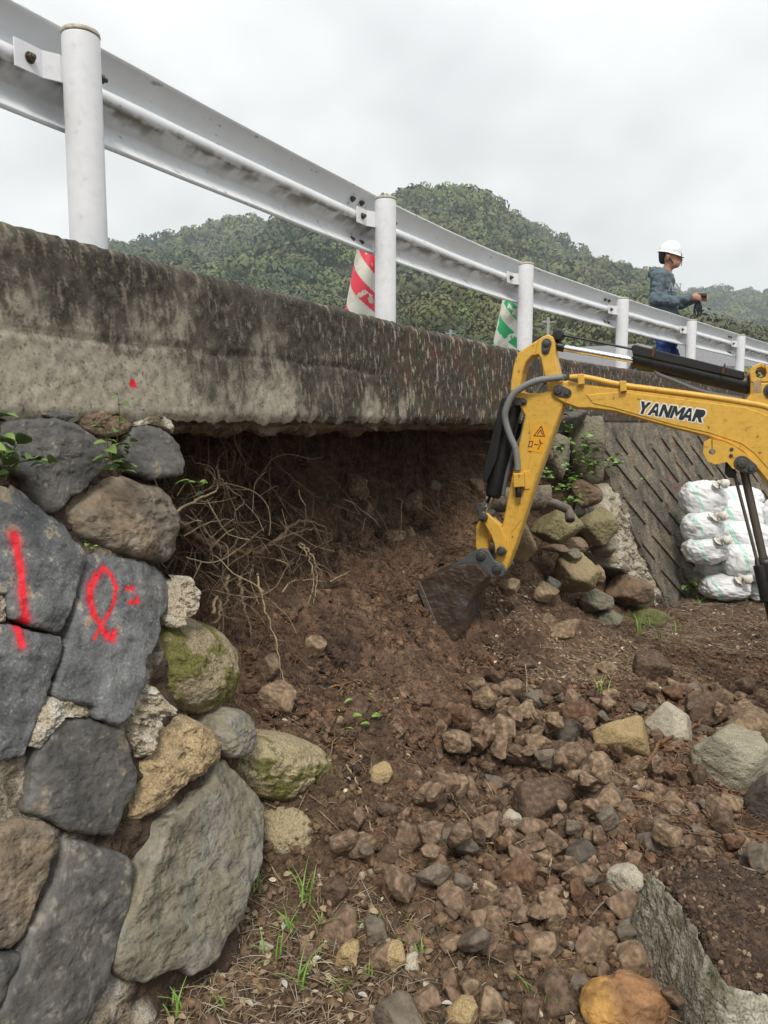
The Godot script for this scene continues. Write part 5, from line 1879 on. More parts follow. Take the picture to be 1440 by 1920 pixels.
# =============================================================== houses, poles and bare tree across the road
func house(at_px: float, base_y: float, dist: float, w: float, d: float, wall_h: float, roof_h: float, turn: float, wallc: Color, roofc: Color, label: String, wins: int) -> void:
	var r := ray(at_px, 650)
	var c := r * (dist / -r.z)
	c.y = base_y
	var o := thing("house", label, "house", c, "houses across the road")
	var xf := Transform3D(Basis(Vector3.UP, turn), c)
	var wm := mat("plaster_%d" % int(at_px), wallc, 0.9, T.mottle, null, 2.0)
	var rm := mat("roof_%d" % int(at_px), roofc, 0.6, T.grain, null, 1.0)
	var gm := mat("dark_glass", lin(0.03, 0.035, 0.04), 0.1)
	var fm := mat("window_frame", lin(0.5, 0.48, 0.44), 0.5)
	var mb := MB.new()
	boxm(mb, xf * Transform3D(Basis(), Vector3(0, wall_h / 2, 0)), Vector3(w, wall_h, d), 0.02)
	part(o, "wall", mb.mesh(false), wm)
	var rb := MB.new()
	var ov := 0.5
	prism(rb, PackedVector2Array([Vector2(-d / 2 - ov, wall_h - 0.15), Vector2(0, wall_h + roof_h), Vector2(d / 2 + ov, wall_h - 0.15), Vector2(d / 2 + ov, wall_h + 0.02), Vector2(0, wall_h + roof_h + 0.22), Vector2(-d / 2 - ov, wall_h + 0.02)]), xf * Transform3D(Basis(Vector3(0, 0, -1), Vector3(0, 1, 0), Vector3(1, 0, 0)), Vector3.ZERO), -w / 2 - ov, w / 2 + ov, 0.01)
	prism(rb, PackedVector2Array([Vector2(-d / 2, wall_h - 0.01), Vector2(d / 2, wall_h - 0.01), Vector2(0, wall_h + roof_h - 0.02)]), xf * Transform3D(Basis(Vector3(0, 0, -1), Vector3(0, 1, 0), Vector3(1, 0, 0)), Vector3.ZERO), -w / 2 + 0.05, w / 2 - 0.05, 0.0)
	part(o, "roof", rb.mesh(false), rm)
	for k in wins:
		var x := lerpf(-w / 2 + 1.0, w / 2 - 1.0, (k + 0.5) / wins)
		var fb := MB.new()
		boxm(fb, xf * Transform3D(Basis(), Vector3(x, wall_h * 0.58, d / 2 + 0.02)), Vector3(1.3, 1.2, 0.08), 0.01)
		var f := part(o, "window", fb.mesh(false), fm)
		for e in [-0.31, 0.31]:
			var gb := MB.new()
			boxm(gb, xf * Transform3D(Basis(), Vector3(x + e, wall_h * 0.58, d / 2 + 0.062)), Vector3(0.54, 1.04, 0.02), 0.004)
			part(f, "pane", gb.mesh(false), gm)

func build_far_things() -> void:
	var shrub_mesh := crown(140, 300, 0.022, 0.052)
	var shrub_mat := mat("shrub_leaf", lin(0.13, 0.15, 0.05), 0.85, null, null, 0.0, false, true)
	house(1092, 1.2, 46.0, 5.2, 5.0, 2.9, 1.7, -0.5, lin(0.42, 0.39, 0.33), lin(0.24, 0.245, 0.25), "pale house with a grey gable roof seen under the guardrail behind the digger's arm", 2)
	house(1318, 1.2, 38.0, 3.6, 4.5, 2.9, 1.2, 0.15, lin(0.40, 0.35, 0.28), lin(0.24, 0.24, 0.25), "beige house with sliding windows seen below the guardrail beside the worker", 2)
	house(1225, 1.2, 52.0, 5.0, 5.0, 3.0, 2.2, 0.9, lin(0.36, 0.36, 0.35), lin(0.26, 0.25, 0.25), "grey gabled house behind the worker's legs", 2)
	house(955, 1.2, 58.0, 4.0, 4.0, 2.6, 1.8, 0.2, lin(0.42, 0.40, 0.36), lin(0.22, 0.22, 0.22), "low house half hidden behind the green cone", 2)
	for q in [[1005, 33.0, 1.5], [1130, 38.0, 1.9], [1190, 36.0, 1.5], [1262, 33.0, 1.4], [1285, 44.0, 2.2], [1375, 34.0, 1.8], [1420, 40.0, 2.4], [905, 40.0, 1.9], [860, 46.0, 2.2], [1060, 52.0, 2.6], [780, 50.0, 2.3]]:
		var rr := ray(q[0], 650)
		var bb: Vector3 = rr * (q[1] / -rr.z)
		bb.y = 1.0
		var sb := thing("shrub", "rounded green shrub across the road between the houses", "shrub", bb, "shrubs across the road")
		var mi := MeshInstance3D.new()
		mi.name = "foliage"
		mi.mesh = shrub_mesh
		mi.material_override = shrub_mat
		mi.transform = Transform3D(Basis(Vector3.UP, q[0]).scaled(Vector3(q[2], q[2] * 0.95, q[2])), Vector3(0, 0.3, 0))
		sb.add_child(mi)
		var sm := MB.new()
		tube(sm, [bb, bb + Vector3(0, q[2] * 0.9, 0)], [0.08, 0.05], 6)
		part(sb, "stem", sm.mesh(), M.bark)
	# utility poles and the cable between them
	var pm := mat("pole_concrete", lin(0.33, 0.33, 0.33), 0.8)
	var tops := []
	for p in [[1028, 595, 60.0], [845, 618, 75.0]]:
		var r := ray(p[0], p[1])
		var t: Vector3 = Vector3(0, EYE, 0) + r * (p[2] / -r.z)
		var b := Vector3(t.x, 1.2, t.z)
		var o := thing("utility_pole", "thin grey utility pole across the road between the posts" if p[0] > 900 else "short grey utility pole at the foot of the wooded hill", "pole", b)
		var mb := MB.new()
		tube(mb, [b, b.lerp(t, 0.5), t], [0.16, 0.14, 0.11], 12)
		part(o, "shaft", mb.mesh(), pm)
		var cb := MB.new()
		boxm(cb, Transform3D(Basis(), t - Vector3(0, 0.35, 0)), Vector3(1.0, 0.09, 0.09), 0.01)
		part(o, "cross_arm", cb.mesh(false), pm)
		tops.append(t - Vector3(0, 0.35, 0))
	var cm := MB.new()
	var line := []
	for k in 15:
		var f := k / 14.0
		line.append(tops[0].lerp(tops[1], f) - Vector3(0, 1.1 * sin(PI * f), 0))
	tube(cm, line, rep(0.035, 15), 6)
	single("overhead_cable", cm.mesh(), mat("cable_blue", lin(0.07, 0.12, 0.19), 0.6), "blue overhead cable sagging between the two utility poles", "cable")
	# leafless pale tree
	rng.seed = 404
	var r2 := ray(795, 640)
	var b2 := r2 * (62.0 / -r2.z)
	b2.y = 1.2
	var bt := thing("bare_tree", "leafless pale grey tree in front of the dark wood", "tree", b2)
	var tb := MB.new()
	var cb2 := MB.new()
	tube(tb, [b2, b2 + Vector3(0.1, 2.0, 0), b2 + Vector3(-0.05, 3.6, 0.1)], [0.16, 0.13, 0.10], 8)
	for k in 16:
		var st := b2 + Vector3(0, rng.randf_range(2.0, 3.7), 0)
		var dir := Vector3(rng.randfn(0, 0.75), rng.randf_range(0.6, 1.2), rng.randfn(0, 0.5)).normalized()
		var tip := st + dir * rng.randf_range(2.0, 4.4)
		var mid := st.lerp(tip, 0.5) + Vector3(rng.randfn(0, 0.2), -0.1, 0)
		tube(cb2, [st, mid, tip], [0.065, 0.045, 0.015], 6)
		for j in 5:
			var s2 := mid.lerp(tip, rng.randf_range(0.0, 0.9))
			var d2 := (dir + Vector3(rng.randfn(0, 0.6), rng.randfn(0.1, 0.5), rng.randfn(0, 0.5))).normalized()
			tube(cb2, [s2, s2 + d2 * rng.randf_range(0.4, 1.3)], [0.028, 0.010], 5)
	var bm := mat("pale_bark", lin(0.36, 0.33, 0.29), 0.9)
	part(bt, "trunk", tb.mesh(), bm)
	part(bt, "crown", cb2.mesh(), bm, "bare spreading branches")

# =============================================================== the man on the road
# surface nets over tapered capsules joined by a smooth minimum
func flesh(bones: Array, cell: float, k: float, grow := 0.0, fold := 0.0) -> ArrayMesh:
	var lo := Vector3.INF
	var hi := -Vector3.INF
	for b in bones:
		for e in 2:
			lo = lo.min(b[e] - Vector3.ONE * (b[2 + e] + grow + cell * 3))
			hi = hi.max(b[e] + Vector3.ONE * (b[2 + e] + grow + cell * 3))
	var n := Vector3i(((hi - lo) / cell).ceil()) + Vector3i.ONE
	var field := PackedFloat32Array()
	field.resize(n.x * n.y * n.z)
	field.fill(9.0)
	for b in bones:
		var a: Vector3 = b[0]
		var d: Vector3 = b[1] - b[0]
		var l2 := maxf(d.length_squared(), 1e-9)
		var m: float = maxf(b[2], b[3]) + grow + cell * 3 + k
		var l := Vector3i(((b[0].min(b[1]) - Vector3.ONE * m - lo) / cell).floor()).max(Vector3i.ZERO)
		var h := Vector3i(((b[0].max(b[1]) + Vector3.ONE * m - lo) / cell).ceil()).min(n - Vector3i.ONE)
		for z in range(l.z, h.z + 1):
			for y in range(l.y, h.y + 1):
				for x in range(l.x, h.x + 1):
					var p := lo + Vector3(x, y, z) * cell
					var t := clampf((p - a).dot(d) / l2, 0.0, 1.0)
					var q := p - a - d * t
					var dist: float = q.length() - lerpf(b[2], b[3], t) - grow
					var at := x + n.x * (y + n.y * z)
					var o := field[at]
					var w := maxf(k - absf(o - dist), 0.0) / k
					field[at] = minf(o, dist) - w * w * k * 0.25
	var mb := MB.new()
	var index := {}
	for z in n.z - 1:
		for y in n.y - 1:
			for x in n.x - 1:
				var base := x + n.x * (y + n.y * z)
				var s := Vector3.ZERO
				var c := 0
				var first := field[base] < 0.0
				var mixed := false
				for q in 8:
					var dx := q & 1
					var dy := (q >> 1) & 1
					var dz := q >> 2
					if (field[base + dx + n.x * (dy + n.y * dz)] < 0.0) != first:
						mixed = true
						break
				if not mixed:
					continue
				for q in 8:
					var p0 := Vector3i(q & 1, (q >> 1) & 1, q >> 2)
					var v0 := field[base + p0.x + n.x * (p0.y + n.y * p0.z)]
					for ax in 3:
						if p0[ax] == 1:
							continue
						var p1 := p0
						p1[ax] = 1
						var v1 := field[base + p1.x + n.x * (p1.y + n.y * p1.z)]
						if (v0 < 0.0) != (v1 < 0.0):
							s += Vector3(p0).lerp(Vector3(p1), v0 / (v0 - v1))
							c += 1
				index[base] = mb.v.size()
				var at := lo + (Vector3(x, y, z) + s / c) * cell
				if fold > 0.0: # creases of cloth
					at += Vector3(nz.r.get_noise_3d(at.x * 5.0, at.y * 9.0, at.z * 5.0), nz.b.get_noise_3dv(at * 7.0), nz.r.get_noise_3d(at.x * 5.0 + 40.0, at.y * 9.0 + at.x * 6.0, at.z * 5.0)) * fold
				mb.v.append(at)
	for z in range(1, n.z - 1):
		for y in range(1, n.y - 1):
			for x in range(1, n.x - 1):
				var base := x + n.x * (y + n.y * z)
				var v0 := field[base]
				for ax in 3:
					var st := [1, n.x, n.x * n.y]
					var v1 := field[base + st[ax]]
					if (v0 < 0.0) == (v1 < 0.0):
						continue
					var u: int = st[(ax + 1) % 3]
					var w: int = st[(ax + 2) % 3]
					var a: int = index[base - u - w]
					var b: int = index[base - w]
					var c: int = index[base]
					var d: int = index[base - u]
					if v0 < 0.0:
						mb.tri(a, c, b)
						mb.tri(a, d, c)
					else:
						mb.tri(a, b, c)
						mb.tri(a, c, d)
	return mb.mesh()

func build_person() -> void:
	# faces along +x (to the right), looking down at what he holds
	var r := ray(1243, 600)
	var b := Vector3(0, EYE, 0) + r * (9.35 / -r.z)
	b.y = 1.835
	var o := thing("person", "worker in white hard hat, grey-blue hoodie and blue trousers, looking down at his hands", "person", b)
	var f := Basis(Vector3.UP, -0.5) # he faces a little towards the camera
	var P := func(x: float, y: float, z: float) -> Vector3: return b + f * Vector3(x, y, z)
	var skin := mat("skin", lin(0.42, 0.22, 0.14), 0.55)
	var hood := mat("hoodie_cloth", lin(0.15, 0.20, 0.235), 0.95, T.grain, null, 0.2)
	var jean := mat("blue_cloth", lin(0.035, 0.085, 0.30), 0.9, T.grain, null, 0.2)
	var white := mat("helmet_white", lin(0.80, 0.81, 0.82), 0.3)
	var dark := mat("black_strap", lin(0.02, 0.02, 0.022), 0.6)
	# z: + is towards the camera (his right side)
	var hd: Vector3 = P.call(0.07, 1.57, 0.0)
	var handR: Vector3 = P.call(0.31, 1.115, 0.07)
	var handL: Vector3 = P.call(0.37, 1.125, -0.07)
	var body := [
		[P.call(0.0, 1.40, 0.0), P.call(0.045, 1.51, 0.0), 0.06, 0.055],
		[P.call(0.055, 1.60, 0.0), P.call(0.045, 1.66, 0.0), 0.085, 0.088],
		[P.call(0.095, 1.53, 0.0), P.call(0.10, 1.60, 0.0), 0.062, 0.066],
		[P.call(0.135, 1.505, 0.0), P.call(0.11, 1.52, 0.0), 0.028, 0.04],
		[P.call(0.150, 1.585, 0.0), P.call(0.178, 1.556, 0.0), 0.012, 0.016],
		[P.call(0.158, 1.527, 0.018), P.call(0.158, 1.527, -0.018), 0.012, 0.012],
		[P.call(0.04, 1.565, 0.085), P.call(0.045, 1.60, 0.09), 0.016, 0.02],
		[P.call(0.04, 1.565, -0.085), P.call(0.045, 1.60, -0.09), 0.016, 0.02],
		[P.call(0.0, 1.38, 0.0), P.call(-0.01, 0.95, 0.0), 0.09, 0.10],
		[P.call(0.16, 1.09, 0.14), handR, 0.034, 0.028],
		[P.call(0.19, 1.09, -0.15), handL, 0.034, 0.028]]
	for s in [[handR, 1.0], [handL, -1.0]]:
		var h: Vector3 = s[0]
		var z: float = s[1]
		body.append([h, h + f * Vector3(0.045, 0.0, 0.0), 0.03, 0.034])
		for q in 4:
			var k0 := h + f * Vector3(0.055, 0.024 - q * 0.016, 0.012 * z)
			var k1 := k0 + f * Vector3(0.036 - absf(q - 1.3) * 0.004, -0.008, -0.012 * z)
			var k2 := k1 + f * Vector3(0.012, -0.020, -0.022 * z)
			body.append([k0, k1, 0.0095, 0.009])
			body.append([k1, k2, 0.009, 0.008])
		var t0 := h + f * Vector3(0.02, 0.028, -0.012 * z)
		var t1 := t0 + f * Vector3(0.03, 0.018, -0.016 * z)
		body.append([t0, t1, 0.011, 0.010])
		body.append([t1, t1 + f * Vector3(0.026, -0.002, -0.010 * z), 0.010, 0.008])
	part(o, "body", flesh(body, 0.011, 0.016), skin)
	# hoodie
	var ho := [
		[P.call(-0.03, 1.36, 0.10), P.call(-0.03, 1.36, -0.10), 0.095, 0.095],
		[P.call(-0.03, 1.33, 0.06), P.call(-0.02, 0.94, 0.05), 0.128, 0.135],
		[P.call(-0.03, 1.33, -0.06), P.call(-0.02, 0.94, -0.05), 0.128, 0.135],
		[P.call(0.02, 1.10, 0.0), P.call(0.02, 0.88, 0.0), 0.135, 0.145],
		[P.call(-0.03, 1.36, 0.17), P.call(-0.06, 1.10, 0.22), 0.075, 0.062],
		[P.call(-0.06, 1.10, 0.22), P.call(0.12, 1.075, 0.17), 0.062, 0.054],
		[P.call(0.12, 1.075, 0.17), P.call(0.27, 1.11, 0.09), 0.052, 0.046],
		[P.call(-0.02, 1.36, -0.17), P.call(-0.03, 1.10, -0.23), 0.075, 0.062],
		[P.call(-0.03, 1.10, -0.23), P.call(0.16, 1.08, -0.17), 0.062, 0.054],
		[P.call(0.16, 1.08, -0.17), P.call(0.33, 1.12, -0.08), 0.052, 0.046],
		# hood lying on the shoulders
		[P.call(-0.10, 1.43, 0.09), P.call(-0.13, 1.45, 0.0), 0.05, 0.055],
		[P.call(-0.10, 1.43, -0.09), P.call(-0.13, 1.45, 0.0), 0.05, 0.055],
		[P.call(-0.08, 1.43, 0.09), P.call(0.03, 1.39, 0.06), 0.045, 0.035],
		[P.call(-0.08, 1.43, -0.09), P.call(0.03, 1.39, -0.06), 0.045, 0.035]]
	var hn := part(o, "hoodie", flesh(ho, 0.012, 0.035, 0.0, 0.02), hood)
	# pale block letters across the chest, only the first ones show
	var tm := TextMesh.new()
	var font := SystemFont.new()
	font.font_names = PackedStringArray(["Droid Serif"])
	font.font_weight = 700
	tm.font = font
	tm.text = "AN"
	tm.font_size = 32
	tm.pixel_size = 0.0036
	tm.depth = 0.004
	var mi := MeshInstance3D.new()
	mi.name = "lettering"
	mi.mesh = tm
	mi.material_override = mat("letter_print", lin(0.27, 0.29, 0.30), 0.9)
	mi.transform = Transform3D(Basis(Vector3.UP, 0.75 - 0.5), P.call(0.135, 1.235, 0.125) - o.position)
	o.add_child(mi)
	# trousers
	var tr := [
		[P.call(-0.02, 0.92, 0.06), P.call(-0.02, 0.92, -0.06), 0.125, 0.125],
		[P.call(-0.02, 0.90, 0.09), P.call(0.03, 0.48, 0.11), 0.098, 0.072],
		[P.call(0.03, 0.48, 0.11), P.call(-0.03, 0.08, 0.12), 0.070, 0.062],
		[P.call(0.0, 0.90, -0.09), P.call(0.09, 0.48, -0.11), 0.098, 0.072],
		[P.call(0.09, 0.48, -0.11), P.call(0.06, 0.08, -0.12), 0.070, 0.062]]
	part(o, "trousers", flesh(tr, 0.016, 0.04, 0.0, 0.025), jean)
	var sh := [
		[P.call(-0.05, 0.05, 0.12), P.call(0.13, 0.035, 0.13), 0.05, 0.035],
		[P.call(0.04, 0.05, -0.12), P.call(0.22, 0.035, -0.13), 0.05, 0.035]]
	part(o, "shoes", flesh(sh, 0.014, 0.02), dark)
	# hair below the helmet, helmet with brim, chin strap
	var hr := [[P.call(0.005, 1.63, 0.0), P.call(0.01, 1.67, 0.0), 0.080, 0.088], [P.call(-0.02, 1.58, 0.0), P.call(0.0, 1.63, 0.0), 0.052, 0.075]]
	part(o, "hair", flesh(hr, 0.012, 0.02), mat("dark_hair", lin(0.025, 0.02, 0.018), 0.8))
	var hel := MB.new()
	var hc: Vector3 = P.call(0.045, 1.645, 0.0)
	var tilt := f * Basis(Vector3.BACK, -0.26)
	for j in 18:
		var v := j / 17.0
		for i in 40:
			var a := TAU * i / 40.0
			var rx := 0.128
			var rz := 0.110
			var p: Vector3
			if j == 0: # edge of the brim, longer in front
				var br := 1.08 + 0.30 * pow(maxf(cos(a), 0.0), 2.0)
				p = Vector3(cos(a) * rx * br, -0.008 - 0.012 * maxf(cos(a), 0.0), sin(a) * rz * 1.08)
			else:
				var t := (v - 1.0 / 17.0) / (16.0 / 17.0) * PI / 2
				p = Vector3(cos(a) * rx * cos(t), 0.134 * sin(t) + 0.004, sin(a) * rz * cos(t))
				p.y += 0.008 * exp(-pow(p.z / 0.02, 2.0)) * sin(t)
			hel.v.append(hc + tilt * p)
	hel.grid(0, 40, 18, true)
	part(o, "helmet", hel.mesh(), white)
	var st := MB.new()
	for z in [1.0, -1.0]:
		tube(st, [P.call(0.03, 1.66, 0.098 * z), P.call(0.045, 1.60, 0.098 * z), P.call(0.09, 1.53, 0.075 * z), P.call(0.125, 1.49, 0.0)], [0.006, 0.006, 0.006, 0.006], 6, Color.WHITE, 0.0)
	tube(st, [P.call(0.185, 1.62, 0.05), P.call(0.19, 1.55, 0.05), P.call(0.185, 1.48, 0.05)], [0.005, 0.005, 0.004], 6)
	part(o, "chin_strap", st.mesh(), dark)
	# what he holds
	var hp := f * Vector3(0.075, -0.02, 0.0)
	var cd := thing("tangled_cord", "bundle of black cord hanging from the worker's hands", "cord", handR + hp)
	var cm := MB.new()
	rng.seed = 12
	for k in 9:
		var a: Vector3 = handR.lerp(handL, 0.3) + f * Vector3(0.06, -0.02, 0.0)
		var l := rng.randf_range(0.10, 0.22)
		var x := rng.randf_range(-0.05, 0.05)
		tube(cm, smooth_pts([a, a + f * Vector3(x, -l * 0.5, rng.randf_range(-0.03, 0.03)), a + f * Vector3(x * 0.6, -l, rng.randf_range(-0.03, 0.03)), a + f * Vector3(-x * 0.6, -l * 0.5, 0.02), a]), rep(0.006, 25), 6)
	boxm(cm, Transform3D(f, handL + f * Vector3(0.05, 0.02, 0.04)), Vector3(0.09, 0.045, 0.06), 0.01)
	part(cd, "cord", cm.mesh(), dark)

# =============================================================== loose stones
func rock_mesh(seed_: int, planes: int, hard: float, rough: float) -> ArrayMesh:
	rng.seed = seed_
	var pl := []
	for k in planes:
		# faces spread all round, each at its own distance
		var h := 1.0 - 2.0 * (k + 0.5) / planes
		var t := k * 2.39996 + seed_
		var d := (Vector3(sqrt(1.0 - h * h) * cos(t), h, sqrt(1.0 - h * h) * sin(t)) + Vector3(rng.randfn(0, 0.28), rng.randfn(0, 0.28), rng.randfn(0, 0.28))).normalized()
		pl.append([d, rng.randf_range(0.62, 1.0)])
	var mb := MB.new()
	var nu := 38
	var nv := 25
	for j in nv:
		var v := -PI / 2 + PI * j / (nv - 1)
		for i in nu:
			var u := TAU * i / nu
			var d := Vector3(cos(v) * cos(u), sin(v), cos(v) * sin(u))
			var sum := exp(-hard * 1.30)
			for p in pl:
				var c: float = d.dot(p[0])
				if c > 0.08:
					sum += exp(-hard * p[1] / c)
			var r := -log(sum) / hard
			r += rough * (nz.b.get_noise_3dv(d * 1.6 + Vector3(seed_, 0, 0)) + 0.5 * nz.a.get_noise_3dv(d * 5.0 + Vector3(0, seed_, 0)) + 0.38 * nz.a.get_noise_3dv(d * 11.0 + Vector3(0, 0, seed_)))
			mb.v.append(d * r)
			# coat of mud with clean patches
			var m: float = nz.b.get_noise_3dv(d * 1.3 + Vector3(seed_ * 3.0, 5, 0))
			var q := 1.0 + 0.28 * m
			mb.c.append(Color(q, q * (1.0 + 0.04 * m), q * (1.0 + 0.10 * m)))
	mb.grid(0, nu, nv, true)
	# unit size: fit into a box of side 2
	var lo := Vector3.INF
	var hi := -Vector3.INF
	for p in mb.v:
		lo = lo.min(p)
		hi = hi.max(p)
	for k in mb.v.size():
		mb.v[k] = (mb.v[k] - (lo + hi) / 2) / ((hi - lo) / 2)
	return mb.mesh()

func project(p: Vector3) -> Vector2:
	var q := p - Vector3(0, EYE, 0)
	var c := cos(PIT)
	var s := sin(PIT)
	var z := -q.z * c - q.y * s
	return Vector2(720.0 + FOC * q.x / z, 960.0 - FOC * (q.y * c - q.z * s) / z)

func ground_normal(s: float, off: float) -> Vector3:
	var a := W(s, off, H(s, off))
	var b := W(s + 0.04, off, H(s + 0.04, off))
	var c := W(s, off + 0.04, H(s, off + 0.04))
	var n := (c - a).cross(b - a).normalized()
	return n if n.y > 0 else -n

# even scatter over the earth, kept where the given patch of ground is
func sow(patch: Array, count: int, seed_: int, s0 := -0.9, s1 := 7.5, o0 := -0.9, o1 := 2.3) -> Array:
	var poly := PackedVector2Array()
	for p in patch:
		poly.append(Vector2(p[0], p[1]))
	var out := []
	rng.seed = seed_
	var tries := 0
	while out.size() < count and tries < count * 14 + 4000:
		tries += 1
		var s := rng.randf_range(s0, s1)
		var off := rng.randf_range(o0, o1)
		var p := W(s, off, H(s, off))
		if p.z > -1.2:
			continue
		if Geometry2D.is_point_in_polygon(project(p), poly):
			out.append([p, s, off])
	return out

var rocks := []

func rubble_label(kind: String, v: int, r: float) -> String:
	var shape := "blocky" if v < 12 else ("sharp-edged" if v < 22 else "lumpy")
	var size := "fist-sized" if r > 0.032 else ("egg-sized" if r > 0.026 else "walnut-sized")
	var tone: String = {"mud": "brown mud-coated", "brown": "dark brown", "tan": "light tan", "grey": "dusty grey", "red": "reddish brown"}[kind]
	return "%s %s %s stone lying loose in the dug-out rubble heap" % [size, shape, tone]

func put_stone(called: String, p: Vector3, half: Vector3, turn: Vector3, v: int, m: Material, label: String, category: String, group: String) -> MeshInstance3D:
	var o := MeshInstance3D.new()
	o.name = numbered(called)
	o.mesh = rocks[v % rocks.size()]
	o.material_override = m
	o.transform = Transform3D(Basis.from_euler(turn) * Basis.from_scale(half), p)
	add_child(o)
	tag(o, label, category, group)
	return o

